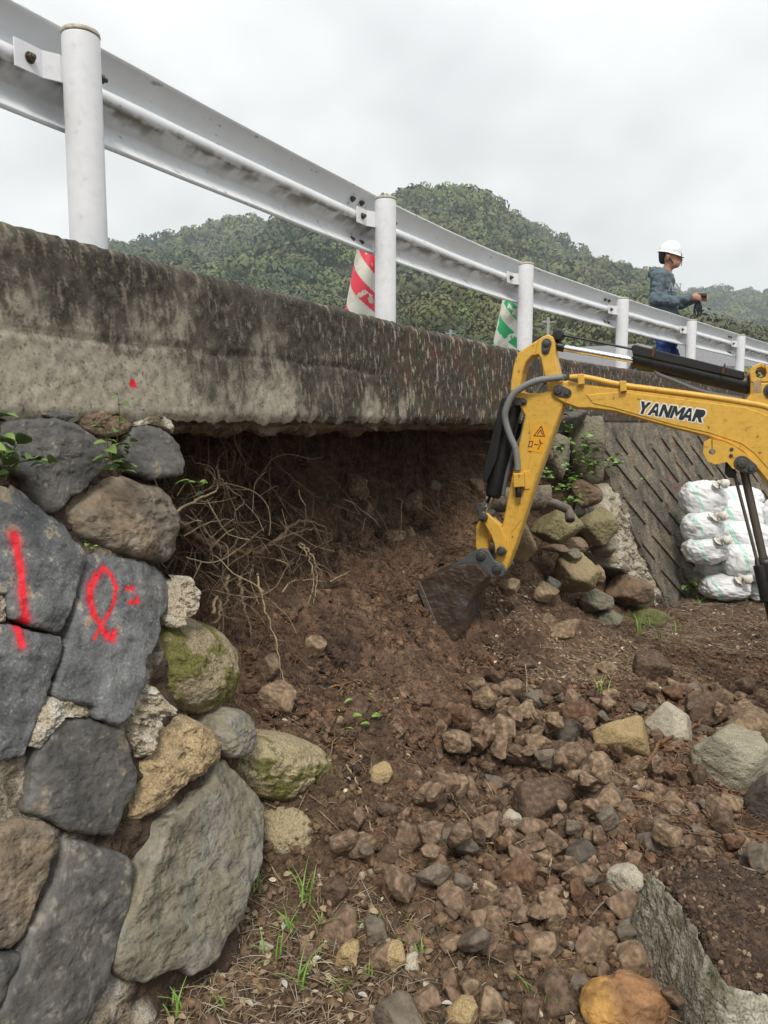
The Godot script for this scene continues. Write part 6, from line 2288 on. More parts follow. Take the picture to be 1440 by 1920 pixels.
func build_rubble() -> void:
	for k in 12:
		rocks.append(rock_mesh(500 + k, 13, 26.0, 0.03))
	for k in 10:
		rocks.append(rock_mesh(540 + k, 10, 60.0, 0.022))
	for k in 6:
		rocks.append(rock_mesh(580 + k, 14, 24.0, 0.09))
	var base := {
		"mud": lin(0.32, 0.233, 0.167), "brown": lin(0.18, 0.125, 0.089), "tan": lin(0.38, 0.285, 0.195), "grey": lin(0.225, 0.195, 0.165), "red": lin(0.235, 0.14, 0.088),
		"yellow": lin(0.50, 0.38, 0.21), "pale": lin(0.58, 0.54, 0.46), "slate": lin(0.135, 0.118, 0.104), "orange": lin(0.52, 0.30, 0.11), "greenish": lin(0.44, 0.42, 0.34)}
	var RM := {}
	for k in base:
		var tx: Texture2D = T.mud if k in ["mud", "brown", "red", "tan"] else (T.granite if k in ["yellow", "pale", "greenish"] else T.mottle)
		RM[k] = mat("stone_" + k, base[k], 0.92, tx, T.n_rock, 0.32, true, true)
		RM[k].normal_scale = 0.55
	# stones one can point at: x, y, width, height on the photo, lean, kind, mesh, label
	var L := [
		[1002, 1508, 140, 88, -0.55, "brown", 13, "long oval brown stone, largest of the loose stones in the rubble"],
		[1086, 1346, 80, 66, 0.2, "red", 24, "crumbly rust red clod of rock among the loose stones"],
		[1163, 1381, 104, 80, 0.1, "yellow", 14, "coarse yellowish block of granite in front of the leaning stick"],
		[1252, 1362, 84, 88, 0.0, "pale", 3, "pale stone with a dark wet underside beside the leaning stick"],
		[1327, 1329, 92, 72, 0.1, "brown", 15, "dark muddy boulder behind the forked stick"],
		[1407, 1360, 84, 54, 0.0, "tan", 4, "brown flat-topped boulder behind the large grey green rock"],
		[1375, 1425, 150, 130, -0.2, "greenish", 24, "large grey green rock with a yellow crust near the dug-up root"],
		[1432, 1505, 64, 100, 0.0, "slate", 17, "blue grey stone block beside the dug-up root"],
		[1217, 1248, 76, 56, 0.1, "brown", 5, "dark rounded boulder at the edge of the straw"],
		[1110, 1265, 24, 32, 0.0, "tan", 6, "small upright tan stone beside a tan cobble"],
		[1137, 1258, 44, 36, 0.1, "tan", 7, "tan cobble at the foot of the broken masonry"],
		[1090, 1434, 96, 64, 0.45, "brown", 18, "wedge-shaped dark brown stone leaning against the granite block"],
		[1052, 1415, 40, 56, 0.0, "brown", 19, "upright dark stone between the wedge and the red clod"],
		[1065, 1375, 56, 40, -0.4, "slate", 20, "sharp dark grey stone under the rust red clod"],
		[942, 1373, 50, 52, 0.2, "tan", 21, "tan angular stone at the foot of the soil slope"],
		[996, 1314, 48, 40, 0.0, "grey", 8, "grey stone below the bucket at the top of the rubble"],
		[1036, 1350, 44, 26, 0.0, "yellow", 9, "flat cream stone under the grey one"],
		[907, 1554, 66, 72, 0.1, "mud", 14, "blocky brown stone beside the long oval one"],
		[961, 1537, 38, 34, 0.2, "pale", 23, "white crumbly lump on the brown stones"],
		[861, 1471, 40, 38, 0.0, "grey", 10, "grey brown cobble with a pale root bent over it"],
		[886, 1488, 26, 66, 0.0, "mud", 18, "narrow upright brown stone beside the bent root"],
		[996, 1558, 52, 40, 0.3, "mud", 11, "rounded brown stone tucked under the long oval one"],
		[1040, 1583, 44, 48, 0.2, "mud", 19, "pointed brown stone below the long oval one"],
		[1086, 1602, 50, 54, 0.3, "slate", 20, "dark slaty stone among brown ones"],
		[973, 1642, 78, 68, 0.0, "red", 25, "rough rust brown block in the middle of the rubble"],
		[1173, 1652, 72, 64, 0.2, "pale", 24, "pale cream speckled stone beside the big slab"],
		[1177, 1702, 82, 66, 0.3, "mud", 3, "brown boulder under the pale speckled stone"],
		[1194, 1752, 84, 46, 0.35, "grey", 17, "flat grey brown stone against the big slab"],
		[1132, 1757, 56, 32, -0.1, "tan", 12, "small pointed tan stone beside the flat one"],
		[1188, 1798, 72, 54, -0.2, "tan", 6, "pinkish cobble scratched across its top"],
		[1036, 1717, 46, 76, -0.2, "tan", 21, "tall pointed tan stone standing on end"],
		[1017, 1775, 62, 44, -0.3, "tan", 7, "egg-shaped tan stone lying on bare soil"],
		[890, 1736, 38, 64, 0.15, "mud", 8, "first of two upright brown stones standing side by side"],
		[927, 1738, 36, 60, -0.1, "mud", 9, "second of two upright brown stones standing side by side"],
		[917, 1675, 38, 48, -0.1, "tan", 10, "light brown cobble with speckled top"],
		[1048, 1866, 88, 76, 0.2, "brown", 18, "angular brown block beside the orange stone"],
		[917, 1884, 56, 64, -0.2, "tan", 13, "tan block at the foot of the rubble"],
		[866, 1898, 60, 60, 0.0, "yellow", 25, "rough yellow brown lump beside the tan block"],
		[996, 1902, 40, 48, 0.2, "brown", 11, "small brown stone beside the angular block"],
		[752, 1902, 98, 70, 0.0, "grey", 2, "smooth round grey stone bedded in the litter"],
		[683, 1589, 46, 60, 0.4, "mud", 15, "leaning brown stone at the foot of the slope"],
		[728, 1603, 42, 40, 0.0, "brown", 3, "round brown stone below the pale root"],
		[766, 1575, 50, 62, 0.3, "mud", 19, "triangular brown stone below the pale root"],
		[669, 1537, 30, 46, 0.0, "mud", 17, "narrow brown stone beside the mossy boulder"],
		[834, 1575, 30, 38, 0.0, "grey", 4, "small grey cobble at the edge of the rubble"],
		[629, 1670, 54, 50, 0.0, "brown", 24, "rough round brown stone below the mossy boulders"],
		[712, 1452, 42, 46, 0.2, "yellow", 20, "bright yellow sandy flake on the soil slope"],
		[642, 1733, 66, 64, 0.1, "mud", 16, "triangular brown stone in the grass"],
		[653, 1788, 40, 56, 0.5, "yellow", 5, "cream and yellow cobble in the litter"],
		[712, 1797, 40, 60, 0.2, "mud", 14, "upright brown stone among pale chips"],
		[742, 1797, 36, 54, 0.0, "yellow", 21, "pale yellow chip of stone standing in the litter"],
		[775, 1806, 34, 34, 0.2, "pale", 18, "small pale triangular stone"],
		[500, 1776, 28, 26, 0.0, "pale", 19, "small light grey cube of stone in the dry grass"],
		[797, 1876, 46, 52, 0.4, "mud", 20, "pointed brown stone beside the smooth grey one"],
		[842, 1843, 34, 38, 0.0, "mud", 6, "small round brown stone above a smaller one"],
		[882, 1856, 42, 50, 0.5, "mud", 7, "leaning oval brown stone near the tan block"],
		[566, 1768, 32, 24, 0.0, "mud", 8, "small brown stone beside the grass tuft"],
		[577, 1784, 30, 40, 0.0, "mud", 15, "upright brown stone beside the grass tuft"],
		[520, 1316, 70, 64, 0.4, "tan", 21, "split tan slab stuck in the bank"],
		[502, 1254, 46, 56, 0.1, "mud", 17, "flat mud-coloured stone above the split slab"],
		[471, 1288, 40, 26, 0.0, "brown", 10, "small dark stone beside the mossy boulder"],
		[545, 1130, 46, 56, 0.1, "brown", 16, "dark angular stone sunk in the bank under the roots"],
		[666, 918, 54, 60, 0.0, "tan", 24, "tan stone lump in the back of the hollow"],
		[689, 960, 26, 32, 0.0, "tan", 6, "round stone under the lump in the hollow"],
		[774, 943, 34, 50, 0.2, "tan", 14, "upright stone in the back of the hollow"],
		[812, 914, 30, 28, 0.0, "grey", 7, "grey stone high in the hollow"],
		[890, 916, 34, 36, 0.0, "tan", 8, "tan stone beside the black bucket cylinder"],
		[737, 1006, 42, 24, 0.0, "tan", 9, "flat stone at the foot of the hollow"],
		[707, 1036, 28, 24, 0.0, "brown", 10, "brown stone on the ledge of the hollow"],
		[1056, 1186, 66, 34, -0.35, "tan", 11, "flat tan stone in the litter below the masonry"],
		[1030, 1168, 30, 36, 0.0, "tan", 12, "small tan stone in the litter below the masonry"],
		[990, 1245, 48, 30, 0.3, "brown", 13, "reddish brown stone in the litter under the bucket"]]
	var placed := []
	for k in L.size():
		var e: Array = L[k]
		var p := hitg(e[0], e[1] + e[3] * 0.18)
		var sc := depth_of(p) / FOC
		var half := Vector3(e[2] * 0.5, e[3] * 0.5, (e[2] + e[3]) * 0.25) * sc * 1.06
		var lift := half.y * 0.35
		put_stone("stone", p + Vector3(0, lift, 0), half, Vector3(0.15 * sin(k * 3.1), 0.3 * sin(k * 1.7), -e[4]), e[6], RM[e[5]], e[7], "stone", "loose stones of the dig")
		placed.append([p, maxf(half.x, half.z)])
	# the thick orange stone with a crease
	orange_stone(hitg(1173, 1898))
	big_slab()
	placed.append([hitg(1173, 1898), 0.12])
	for q in [[1290, 1720, 0.12], [1360, 1700, 0.16], [1330, 1800, 0.14], [1420, 1780, 0.2]]:
		placed.append([hitg(q[0], q[1]), q[2]])
	var named := placed.size()
	# the many plain stones of the rubble heap
	var heap := [[640, 1560], [760, 1500], [850, 1330], [930, 1300], [1010, 1290], [1130, 1310], [1300, 1290], [1440, 1310], [1440, 1940], [820, 1940], [760, 1850], [600, 1700]]
	var core := [[830, 1345], [960, 1290], [1140, 1330], [1150, 1560], [1080, 1700], [1000, 1810], [850, 1770], [780, 1600]]
	var cand := sow(core, 900, 611, -0.2, 4.2, 0.3, 2.2) + sow(heap, 700, 612, -0.6, 5.0, 0.3, 2.2)
	var kinds := ["mud", "mud", "mud", "brown", "mud", "tan", "tan", "grey", "red", "mud"]
	rng.seed = 640
	var made := 0
	var seen := 0
	var n_core := 900
	for c in cand:
		if made >= 300:
			break
		if made >= 175 and n_core > 0 and seen < n_core:
			seen += 1
			continue
		seen += 1
		var r := 0.020 + 0.044 * pow(rng.randf(), 1.5)
		var free := true
		var heap_y := 0.0
		for at in placed.size():
			var q: Array = placed[at]
			var gap := Vector2(c[0].x - q[0].x, c[0].z - q[0].z).length()
			if gap < (r + q[1]) * (0.8 if at < named else (0.42 if made < 175 else 0.75)):
				free = false
				break
			if gap < (r + q[1]) * 0.85: # comes to rest on its neighbour
				heap_y = maxf(heap_y, q[0].y + q[1] * 0.45 + r * 0.45 - c[0].y)
		if not free:
			continue
		c[0].y += minf(heap_y, 0.10)
		var kd: String = kinds[rng.randi() % kinds.size()]
		var v := rng.randi() % 26
		var half := Vector3(r * rng.randf_range(0.85, 1.3), r * rng.randf_range(0.55, 0.95), r * rng.randf_range(0.65, 1.3))
		put_stone("rubble_stone", c[0] + Vector3(0, half.y * rng.randf_range(0.3, 0.75), 0), half, Vector3(rng.randfn(0, 0.6), rng.randf() * TAU, rng.randfn(0, 0.6)), v, RM[kd], rubble_label(kd, v, r), "stone", "plain stones of the rubble heap")
		placed.append([c[0], r])
		made += 1
	# cobbles still held by the bank
	var held := 0
	for c in sow([[480, 1230], [560, 1080], [640, 900], [900, 880], [920, 1040], [780, 1090], [800, 1240], [860, 1320], [700, 1480], [560, 1330]], 60, 633, 0.2, 3.2, -0.55, 1.2):
		if held >= 26:
			break
		var r := 0.020 + 0.040 * pow(rng.randf(), 1.6)
		var half := Vector3(r * 1.15, r * 0.85, r)
		put_stone("embedded_stone", c[0] + Vector3(0, half.y * 0.15, 0), half, Vector3(rng.randfn(0, 0.5), rng.randf() * TAU, rng.randfn(0, 0.5)), rng.randi() % 26, RM[["mud", "brown", "mud", "tan"][rng.randi() % 4]], "%s stone half buried in the dug soil bank under the coping" % ("fist-sized" if r > 0.04 else "small"), "stone", "stones half buried in the bank")
		held += 1
	# the smaller stones that fill the heap
	var fill_x := []
	var fill_c := []
	for c in sow(core, 420, 615, -0.2, 4.2, 0.3, 2.2) + sow(heap, 160, 616, -0.6, 5.0, 0.3, 2.2):
		var r := rng.randf_range(0.012, 0.026)
		fill_x.append(Transform3D(Basis.from_euler(Vector3(rng.randf() * 3, rng.randf() * 6, 0)) * Basis.from_scale(Vector3(r * 1.2, r * 0.8, r)), c[0] + Vector3(0, r * 0.5, 0)))
		fill_c.append(v2c(Vector3(0.24, 0.168, 0.118) * rng.randf_range(0.65, 1.3)))
	scatter("small_rubble", rocks[14], M.clod, fill_x, fill_c, "small brown stones filling the dug-out rubble heap", "rubble")
	# gravel and crumbs of earth
	var peb := rock_mesh(700, 10, 40.0, 0.04)
	var xf := []
	var co := []
	var wide := [[300, 1960], [420, 1700], [500, 1300], [420, 1050], [560, 960], [900, 900], [1100, 1150], [1300, 1150], [1440, 1160], [1440, 1960]]
	for c in sow(heap, 1800, 617, -0.6, 5.0, 0.3, 2.2) + sow(wide, 1500, 618, -0.9, 6.5, -0.5, 2.2):
		var r := rng.randf_range(0.004, 0.015) * (1.0 if rng.randf() < 0.8 else 1.5)
		xf.append(Transform3D(Basis.from_euler(Vector3(rng.randf() * 3, rng.randf() * 6, 0)) * Basis.from_scale(Vector3(r * 1.2, r * 0.8, r)), c[0] + Vector3(0, r * 0.4, 0)))
		var t := rng.randf()
		var q := Vector3(0.24, 0.155, 0.10) if t < 0.74 else (Vector3(0.32, 0.235, 0.16) if t < 0.93 else (Vector3(0.5, 0.45, 0.37) if t < 0.96 else Vector3(0.15, 0.125, 0.105)))
		co.append(v2c(q * rng.randf_range(0.7, 1.2)))
	scatter("gravel", peb, M.clod, xf, co, "small gravel strewn over the dug earth", "gravel")
	xf = []
	co = []
	var clod := rock_mesh(710, 9, 10.0, 0.16)
	for c in sow(wide, 22000, 619, -0.9, 6.5, -0.7, 2.3):
		var r := 0.0025 + 0.014 * pow(rng.randf(), 3.0)
		xf.append(Transform3D(Basis.from_euler(Vector3(rng.randf() * 3, rng.randf() * 6, 0)) * Basis.from_scale(Vector3(r * 1.2, r * 0.85, r)), c[0] + Vector3(0, r * 0.3, 0)))
		var q := soil_color(c[1], c[2], c[0].y)
		co.append(q * rng.randf_range(0.8, 1.5))
	scatter("soil_crumbs", clod, M.clod, xf, co, "loose crumbs of brown earth over the dig", "soil")

	# bigger clods broken from the bank
	xf = []
	co = []
	for c in sow([[470, 1330], [440, 1100], [560, 1000], [900, 960], [1000, 1250], [900, 1400], [700, 1600], [640, 1480]], 900, 623, 0.0, 3.4, -0.6, 1.3):
		var r := 0.008 + 0.032 * pow(rng.randf(), 2.2)
		xf.append(Transform3D(Basis.from_euler(Vector3(rng.randf() * 3, rng.randf() * 6, 0)) * Basis.from_scale(Vector3(r * 1.3, r * 0.8, r)), c[0] + Vector3(0, r * 0.15, 0)))
		co.append(soil_color(c[1], c[2], c[0].y) * rng.randf_range(0.75, 1.25))
	scatter("soil_clods", clod, M.soil, xf, co, "clods of brown earth broken from the dug bank", "soil")

func orange_stone(p: Vector3) -> void:
	var sc := depth_of(p) / FOC
	var mb := MB.new()
	var nu := 60
	var nv := 30
	for j in nv:
		var v := -PI / 2 + PI * j / (nv - 1)
		for i in nu:
			var u := TAU * i / nu
			var d := Vector3(sgnpow(cos(v), 0.7) * cos(u), sgnpow(sin(v), 0.8), sgnpow(cos(v), 0.7) * sin(u))
			d *= 1.0 + 0.10 * nz.b.get_noise_3dv(d * 1.2 + Vector3(3, 1, 0)) + 0.05 * nz.b.get_noise_3dv(d * 4.0)
			# the crease that splits its face in two lobes
			var g := d.x + 0.18 + 0.25 * (d.y - 0.2) * 0.5
			var cre := exp(-g * g / 0.006)
			d *= 1.0 - 0.13 * cre * smoothstep(-0.5, 0.3, d.z + d.y)
			mb.v.append(p + Vector3(d.x * 86, d.y * 62, d.z * 60) * sc)
			var left := 1.0 - smoothstep(-0.35, 0.05, g)
			var n: float = nz.b.get_noise_3dv(d * 2.5)
			var c := Vector3(0.40, 0.225, 0.115).lerp(Vector3(0.62, 0.37, 0.12), left) * (1.0 + 0.35 * n)
			mb.c.append(v2c(c))
	mb.grid(0, nu, nv, true)
	single("stone", mb.mesh(), M.tanstone, "broad orange stone with a dark crease, one lobe yellower than the other", "stone", "loose stones of the dig")

func big_slab() -> void:
	var y := 0.21
	var out := PackedVector2Array()
	for q in [[1218, 1640], [1240, 1630], [1300, 1615], [1380, 1622], [1450, 1650], [1540, 1740], [1560, 1830], [1480, 1858], [1410, 1845], [1365, 1838], [1322, 1790], [1304, 1750], [1278, 1712], [1246, 1676]]:
		var r := ray(q[0], q[1])
		var p := Vector3(0, EYE, 0) + r * ((y - EYE) / r.y)
		out.append(Vector2(p.x, p.z))
	var c := Vector2.ZERO
	for q in out:
		c += q / out.size()
	var n := 140
	var per := 0.0
	for k in out.size():
		per += out[k].distance_to(out[(k + 1) % out.size()])
	var edge := PackedVector2Array()
	var k2 := 0
	var acc := 0.0
	for k in n:
		var want := per * k / n
		while acc + out[k2].distance_to(out[(k2 + 1) % out.size()]) < want:
			acc += out[k2].distance_to(out[(k2 + 1) % out.size()])
			k2 += 1
		var a := out[k2]
		var b := out[(k2 + 1) % out.size()]
		edge.append(a.lerp(b, (want - acc) / a.distance_to(b)))
	var o := thing("rock_slab", "big flat slab with a rough white edge, its top covered with brown soil", "rock slab", Vector3(c.x, 0, c.y))
	var mb := MB.new()
	var rings := [[0.92, 0.012], [0.97, 0.006], [1.0, -0.012], [1.05, -0.035], [1.11, -0.075], [1.18, -0.13], [1.23, -0.19], [1.27, -0.26], [1.28, -0.36]]
	for e in rings:
		for k in n:
			var out_dir := (edge[k] - c).normalized()
			var flare := 1.0 - smoothstep(-0.2, 0.5, out_dir.x)
			var q: Vector2 = c + (edge[k] - c) * (e[0] if e[0] <= 1.0 else lerpf(1.01, e[0], flare))
			var w := Vector3(q.x, e[1], q.y)
			var j: float = 0.018 * nz.b.get_noise_3dv(w * 10.0) + 0.010 * nz.a.get_noise_3dv(w * 35.0) + 0.012 * nz.r.get_noise_3dv(w * 8.0)
			var dir := (edge[k] - c).normalized()
			var dip: float = 0.10 * smoothstep(0.0, 0.5, (q - c).dot(Vector2(0.2, 1.0)))
			mb.v.append(Vector3(q.x + dir.x * j, y + e[1] - dip, q.y + dir.y * j))
			var t: float = nz.b.get_noise_3dv(w * 6.0)
			var m: float = nz.b.get_noise_3dv(w * 22.0)
			var col := Vector3(0.40, 0.385, 0.33) * (1.0 + 0.4 * t)
			col = col.lerp(Vector3(0.60, 0.58, 0.52), smoothstep(-0.05, 0.25, m + t * 0.4) * 0.75)
			col = col.lerp(Vector3(0.17, 0.17, 0.08), smoothstep(0.1, 0.4, -t + m * 0.3) * 0.5)
			mb.c.append(v2c(col))
	mb.grid(0, n, rings.size(), true)
	part(o, "rock", mb.mesh(), M.boulder)
	# the cake of soil on top
	var sb := MB.new()
	var rr := 26
	for j in rr:
		var f := 0.02 + 0.985 * j / (rr - 1.0)
		for k in n:
			var shrink: float = 0.955 + 0.03 * nz.b.get_noise_1d(k * 0.22) + 0.012 * nz.a.get_noise_1d(k * 0.9)
			var q: Vector2 = c + (edge[k] - c) * f * shrink
			var w := Vector3(q.x, 0, q.y)
			var h: float = 0.032 * (1.0 - pow(f, 6.0)) + 0.016 * nz.b.get_noise_3dv(w * 12.0) * (1.0 - f * 0.6) + 0.009 * nz.a.get_noise_3dv(w * 45.0)
			var dip: float = 0.10 * smoothstep(0.0, 0.5, (q - c).dot(Vector2(0.2, 1.0)))
			sb.v.append(Vector3(q.x, y + h - dip - (0.012 if j == rr - 1 else 0.0), q.y))
			var m: float = nz.a.get_noise_3dv(w * 20.0)
			sb.c.append(v2c(Vector3(0.125, 0.082, 0.056) * (1.0 + 0.5 * m)))
	sb.grid(0, n, rr, true)
	part(o, "soil_cake", sb.mesh(), M.soil)
	rng.seed = 77
	var cl := rock_mesh(720, 9, 10.0, 0.16)
	var xf := []
	var co := []
	for k in 2600:
		var e := rng.randi() % n
		var f := sqrt(rng.randf()) * 0.93
		var q := c + (edge[e] - c) * f
		var dip: float = 0.10 * smoothstep(0.0, 0.5, (q - c).dot(Vector2(0.2, 1.0)))
		var r := 0.002 + 0.009 * pow(rng.randf(), 3.5)
		xf.append(Transform3D(Basis.from_euler(Vector3(rng.randf() * 3, rng.randf() * 6, 0)) * Basis.from_scale(Vector3(r, r * 0.8, r)), Vector3(q.x, y + 0.03 * (1.0 - pow(f, 6.0)) - dip, q.y)))
		co.append(v2c(Vector3(0.125, 0.082, 0.056) * rng.randf_range(0.7, 1.6)) if rng.randf() < 0.95 else Color(0.5, 0.42, 0.3))
	scatter("soil_crumbs", cl, M.clod, xf, co, "loose crumbs of soil on top of the big slab", "soil")

# =============================================================== roots
func build_roots() -> void:
	var tan_ := Color(0.27, 0.19, 0.115)
	var pale := Color(0.46, 0.36, 0.22)
	var brown := Color(0.16, 0.095, 0.055)
	var rust := Color(0.30, 0.15, 0.07)
	# sighted points with their place in front of the wall line (off); radius in mm
	var hang := [
		[[[420, 835, -0.55], [440, 862, -0.4], [478, 885, -0.3], [516, 922, -0.22], [549, 977, -0.15], [556, 1000, -0.15]], 4.5, tan_, "long tan root sweeping down from the dark roof of the hollow"],
		[[[460, 830, -0.6], [478, 839, -0.5], [516, 868, -0.4], [570, 914, -0.3], [620, 943, -0.25], [674, 964, -0.22]], 5.0, tan_, "long pale brown root stretching across the hollow"],
		[[[674, 964, -0.22], [640, 915, -0.3], [600, 880, -0.4], [560, 850, -0.5]], 3.0, tan_, "thin root crossing behind the long pale brown one"],
		[[[700, 940, -0.3], [680, 920, -0.32], [712, 990, -0.2]], 3.0, tan_, "short kinked root in the middle of the hollow"],
		[[[510, 835, -0.4], [506, 880, -0.3], [505, 927, -0.25], [510, 1010, -0.1]], 3.5, tan_, "straight upright root hanging in the hollow"],
		[[[332, 958, 0.30], [365, 940, 0.22], [403, 920, 0.15], [407, 902, 0.1], [395, 886, 0.1], [382, 877, 0.08]], 5.0, pale, "pale bare root bending out beside the rounded tan stone"],
		[[[407, 870, 0.0], [410, 892, 0.05], [428, 914, 0.05], [457, 939, 0.05], [439, 964, 0.08], [449, 1010, 0.05]], 4.5, pale, "crooked pale root above the root knot"],
		[[[420, 845, -0.1], [408, 868, -0.05], [412, 900, 0.0], [440, 950, 0.0], [470, 985, 0.0], [495, 1005, 0.0]], 4.0, tan_, "tan root running into the root knot"],
		[[[340, 985, 0.15], [362, 1002, 0.1], [416, 1031, 0.08], [457, 1036, 0.06], [499, 1027, 0.05], [537, 1010, 0.03], [587, 995, 0.0], [615, 1004, 0.0]], 17.0, brown, "thick dark root knot across the mouth of the hollow"],
		[[[500, 1026, 0.05], [530, 1000, 0.05], [545, 985, 0.06], [578, 977, 0.06], [607, 989, 0.05], [613, 1006, 0.06], [610, 1020, 0.06]], 9.0, Color(0.24, 0.16, 0.10), "brown root looping up from the knot to a frayed end"],
		[[[505, 1024, 0.05], [540, 1005, 0.06], [575, 992, 0.06], [604, 996, 0.06], [614, 1012, 0.06]], 7.0, Color(0.22, 0.15, 0.10), "second brown root looping under the first to the frayed end"],
		[[[562, 1018, 0.06], [578, 1032, 0.1], [590, 1055, 0.12], [595, 1093, 0.13], [587, 1131, 0.14]], 6.0, pale, "broad pale root bent down over the soil"],
		[[[558, 1020, 0.06], [574, 1036, 0.1], [584, 1060, 0.12], [588, 1095, 0.13], [578, 1134, 0.14]], 4.5, pale, "pale root bent down beside the broad one"],
		[[[520, 1022, 0.06], [578, 1047, 0.06], [628, 1077, 0.05], [665, 1100, 0.06], [684, 1110, 0.07]], 4.0, tan_, "straight tan root slanting down to the right of the knot"],
		[[[449, 1080, 0.15], [452, 1105, 0.18], [457, 1135, 0.2], [466, 1165, 0.22], [470, 1189, 0.24]], 8.0, tan_, "stubby cut root hanging below the knot"],
		[[[482, 1075, 0.15], [495, 1135, 0.22], [516, 1197, 0.27], [528, 1260, 0.32], [540, 1290, 0.36]], 4.5, pale, "long straight pale root hanging over the bank"],
		[[[430, 1080, 0.2], [424, 1102, 0.22], [428, 1120, 0.24], [420, 1135, 0.26]], 7.0, tan_, "short crooked root stub under the knot"],
		[[[400, 1150, 0.35], [407, 1122, 0.3], [413, 1145, 0.32], [410, 1162, 0.34], [395, 1168, 0.36]], 6.5, tan_, "hooked pale root stub beside the mossy boulder"],
		[[[528, 1110, 0.12], [553, 1089, 0.1], [603, 1089, 0.08], [612, 1094, 0.08]], 4.0, pale, "pale root lying across the soil under the bent ones"],
		[[[618, 1090, 0.1], [640, 1080, 0.08], [658, 1070, 0.06]], 4.0, pale, "short straight pale stick on the bank"],
		[[[652, 1285, 0.42], [660, 1320, 0.46], [662, 1360, 0.5], [666, 1443, 0.56]], 7.0, tan_, "straight brown stem hanging down the slope"],
		[[[640, 1290, 0.42], [652, 1340, 0.47], [652, 1400, 0.52], [650, 1440, 0.56]], 4.5, pale, "paler stem beside the straight brown one"],
		[[[404, 812, -0.3], [440, 850, -0.2], [425, 905, -0.1], [432, 960, -0.05], [446, 1005, 0.0]], 3.5, tan_, "thin tan root behind the crooked pale one"],
		[[[352, 900, 0.1], [372, 930, 0.1], [402, 965, 0.08], [420, 1010, 0.06]], 3.5, tan_, "thin root beside the tan stone's edge"],
		[[[345, 1005, 0.2], [380, 985, 0.15], [430, 975, 0.1], [470, 1000, 0.05]], 3.0, pale, "thin pale root crossing level above the knot"],
		[[[350, 1045, 0.2], [400, 1055, 0.2], [440, 1035, 0.15], [470, 1010, 0.1], [500, 985, 0.05]], 2.8, pale, "curving thin root below the knot"]]
	for e in hang:
		var pts := []
		for q in e[0]:
			pts.append(hitw(q[0], q[1], q[2] + (0.18 if q[2] < -0.12 else 0.0), 0.0))
		root(pts, e[1] * 0.001, e[2], e[3])
	# along the ground, lifted by so many centimetres
	var lie := [
		[[[537, 1177], [566, 1197], [603, 1227], [637, 1258], [648, 1285]], 8.5, rust, 1.0, "rust brown root running down the bank"],
		[[[674, 1085], [716, 1102], [745, 1118], [762, 1131]], 10.0, brown, 1.5, "thick dark root lying on the ledge"],
		[[[600, 1301], [634, 1294], [662, 1283], [690, 1290]], 6.5, rust, 1.5, "crosswise root at the head of the hanging stems"],
		[[[648, 1440], [665, 1465], [680, 1499], [690, 1530], [697, 1561], [712, 1585], [739, 1603], [780, 1630]], 3.5, pale, 1.2, "long pale root winding down to the rubble"],
		[[[834, 1457], [840, 1480], [846, 1499], [860, 1522], [874, 1537], [891, 1565]], 4.5, pale, 2.0, "pale root bent over the grey brown cobble"],
		[[[1215, 1450], [1228, 1425], [1240, 1408], [1302, 1379], [1323, 1350], [1345, 1325], [1357, 1308]], 8.5, Color(0.24, 0.12, 0.06), 4.5, "forked rust brown stick leaning on the pale stone"],
		[[[1282, 1521], [1310, 1512], [1340, 1510], [1375, 1508], [1398, 1512]], 12.0, brown, 3.0, "thick dug-up brown root beside the big slab"],
		[[[1230, 1520], [1290, 1500], [1360, 1505], [1400, 1540]], 3.0, rust, 3.0, "thin rusty root curling over the thick one"],
		[[[984, 1262], [988, 1310], [992, 1362]], 3.0, pale, 5.0, "thin pale upright stalk at the top of the rubble"],
		[[[890, 1592], [925, 1594], [961, 1596], [992, 1581]], 2.8, pale, 2.5, "thin white root lying on the brown stones"],
		[[[840, 1479], [852, 1502], [865, 1525], [890, 1560], [911, 1583]], 3.5, tan_, 2.0, "tan root across the edge of the rubble"],
		[[[1132, 1442], [1150, 1458], [1173, 1472]], 4.5, pale, 2.5, "short pale root below the granite block"],
		[[[1007, 1454], [1018, 1450], [1030, 1460], [1057, 1475]], 3.0, pale, 3.0, "hooked white root on the long oval stone"],
		[[[1030, 1640], [1034, 1625], [1030, 1665]], 2.5, pale, 3.0, "white bent stalk among the brown stones"],
		[[[1125, 1545], [1140, 1555], [1160, 1556]], 5.0, pale, 1.5, "pale knobbly root piece on the soil"],
		[[[700, 1640], [745, 1632], [790, 1640], [850, 1622]], 4.0, tan_, 1.5, "frayed straw-coloured root at the foot of the slope"],
		[[[640, 1698], [700, 1690], [760, 1680]], 3.0, brown, 1.5, "dark thin stick below the mossy boulder"],
		[[[720, 1640], [730, 1670], [735, 1700], [760, 1720]], 4.5, tan_, 1.5, "tan root beside the pale root's end"],
		[[[515, 1225], [545, 1265], [570, 1300]], 3.5, tan_, 1.2, "kinked tan root below the long straight one"],
		[[[440, 1335], [455, 1420], [440, 1480]], 2.0, tan_, 6.0, "thin stalk hanging over the small grey stone"],
		[[[820, 1110], [850, 1210], [900, 1240], [960, 1262]], 3.0, rust, 1.5, "reddish thin root under the bucket"],
		[[[1180, 1540], [1250, 1548], [1310, 1546]], 3.5, rust, 1.5, "straight reddish root on the soil"],
		[[[960, 1650], [1000, 1690], [1040, 1740], [1060, 1770]], 1.8, brown, 4.0, "thin dark wiry stalk across the stones"]]
	for e in lie:
		var pts := []
		for q in e[0]:
			pts.append(hitg(q[0], q[1]) + Vector3(0, e[3] * 0.01, 0))
		root(pts, e[1] * 0.001, e[2], e[4])
	# the countless fine ones
	rng.seed = 900
	var mb := MB.new()
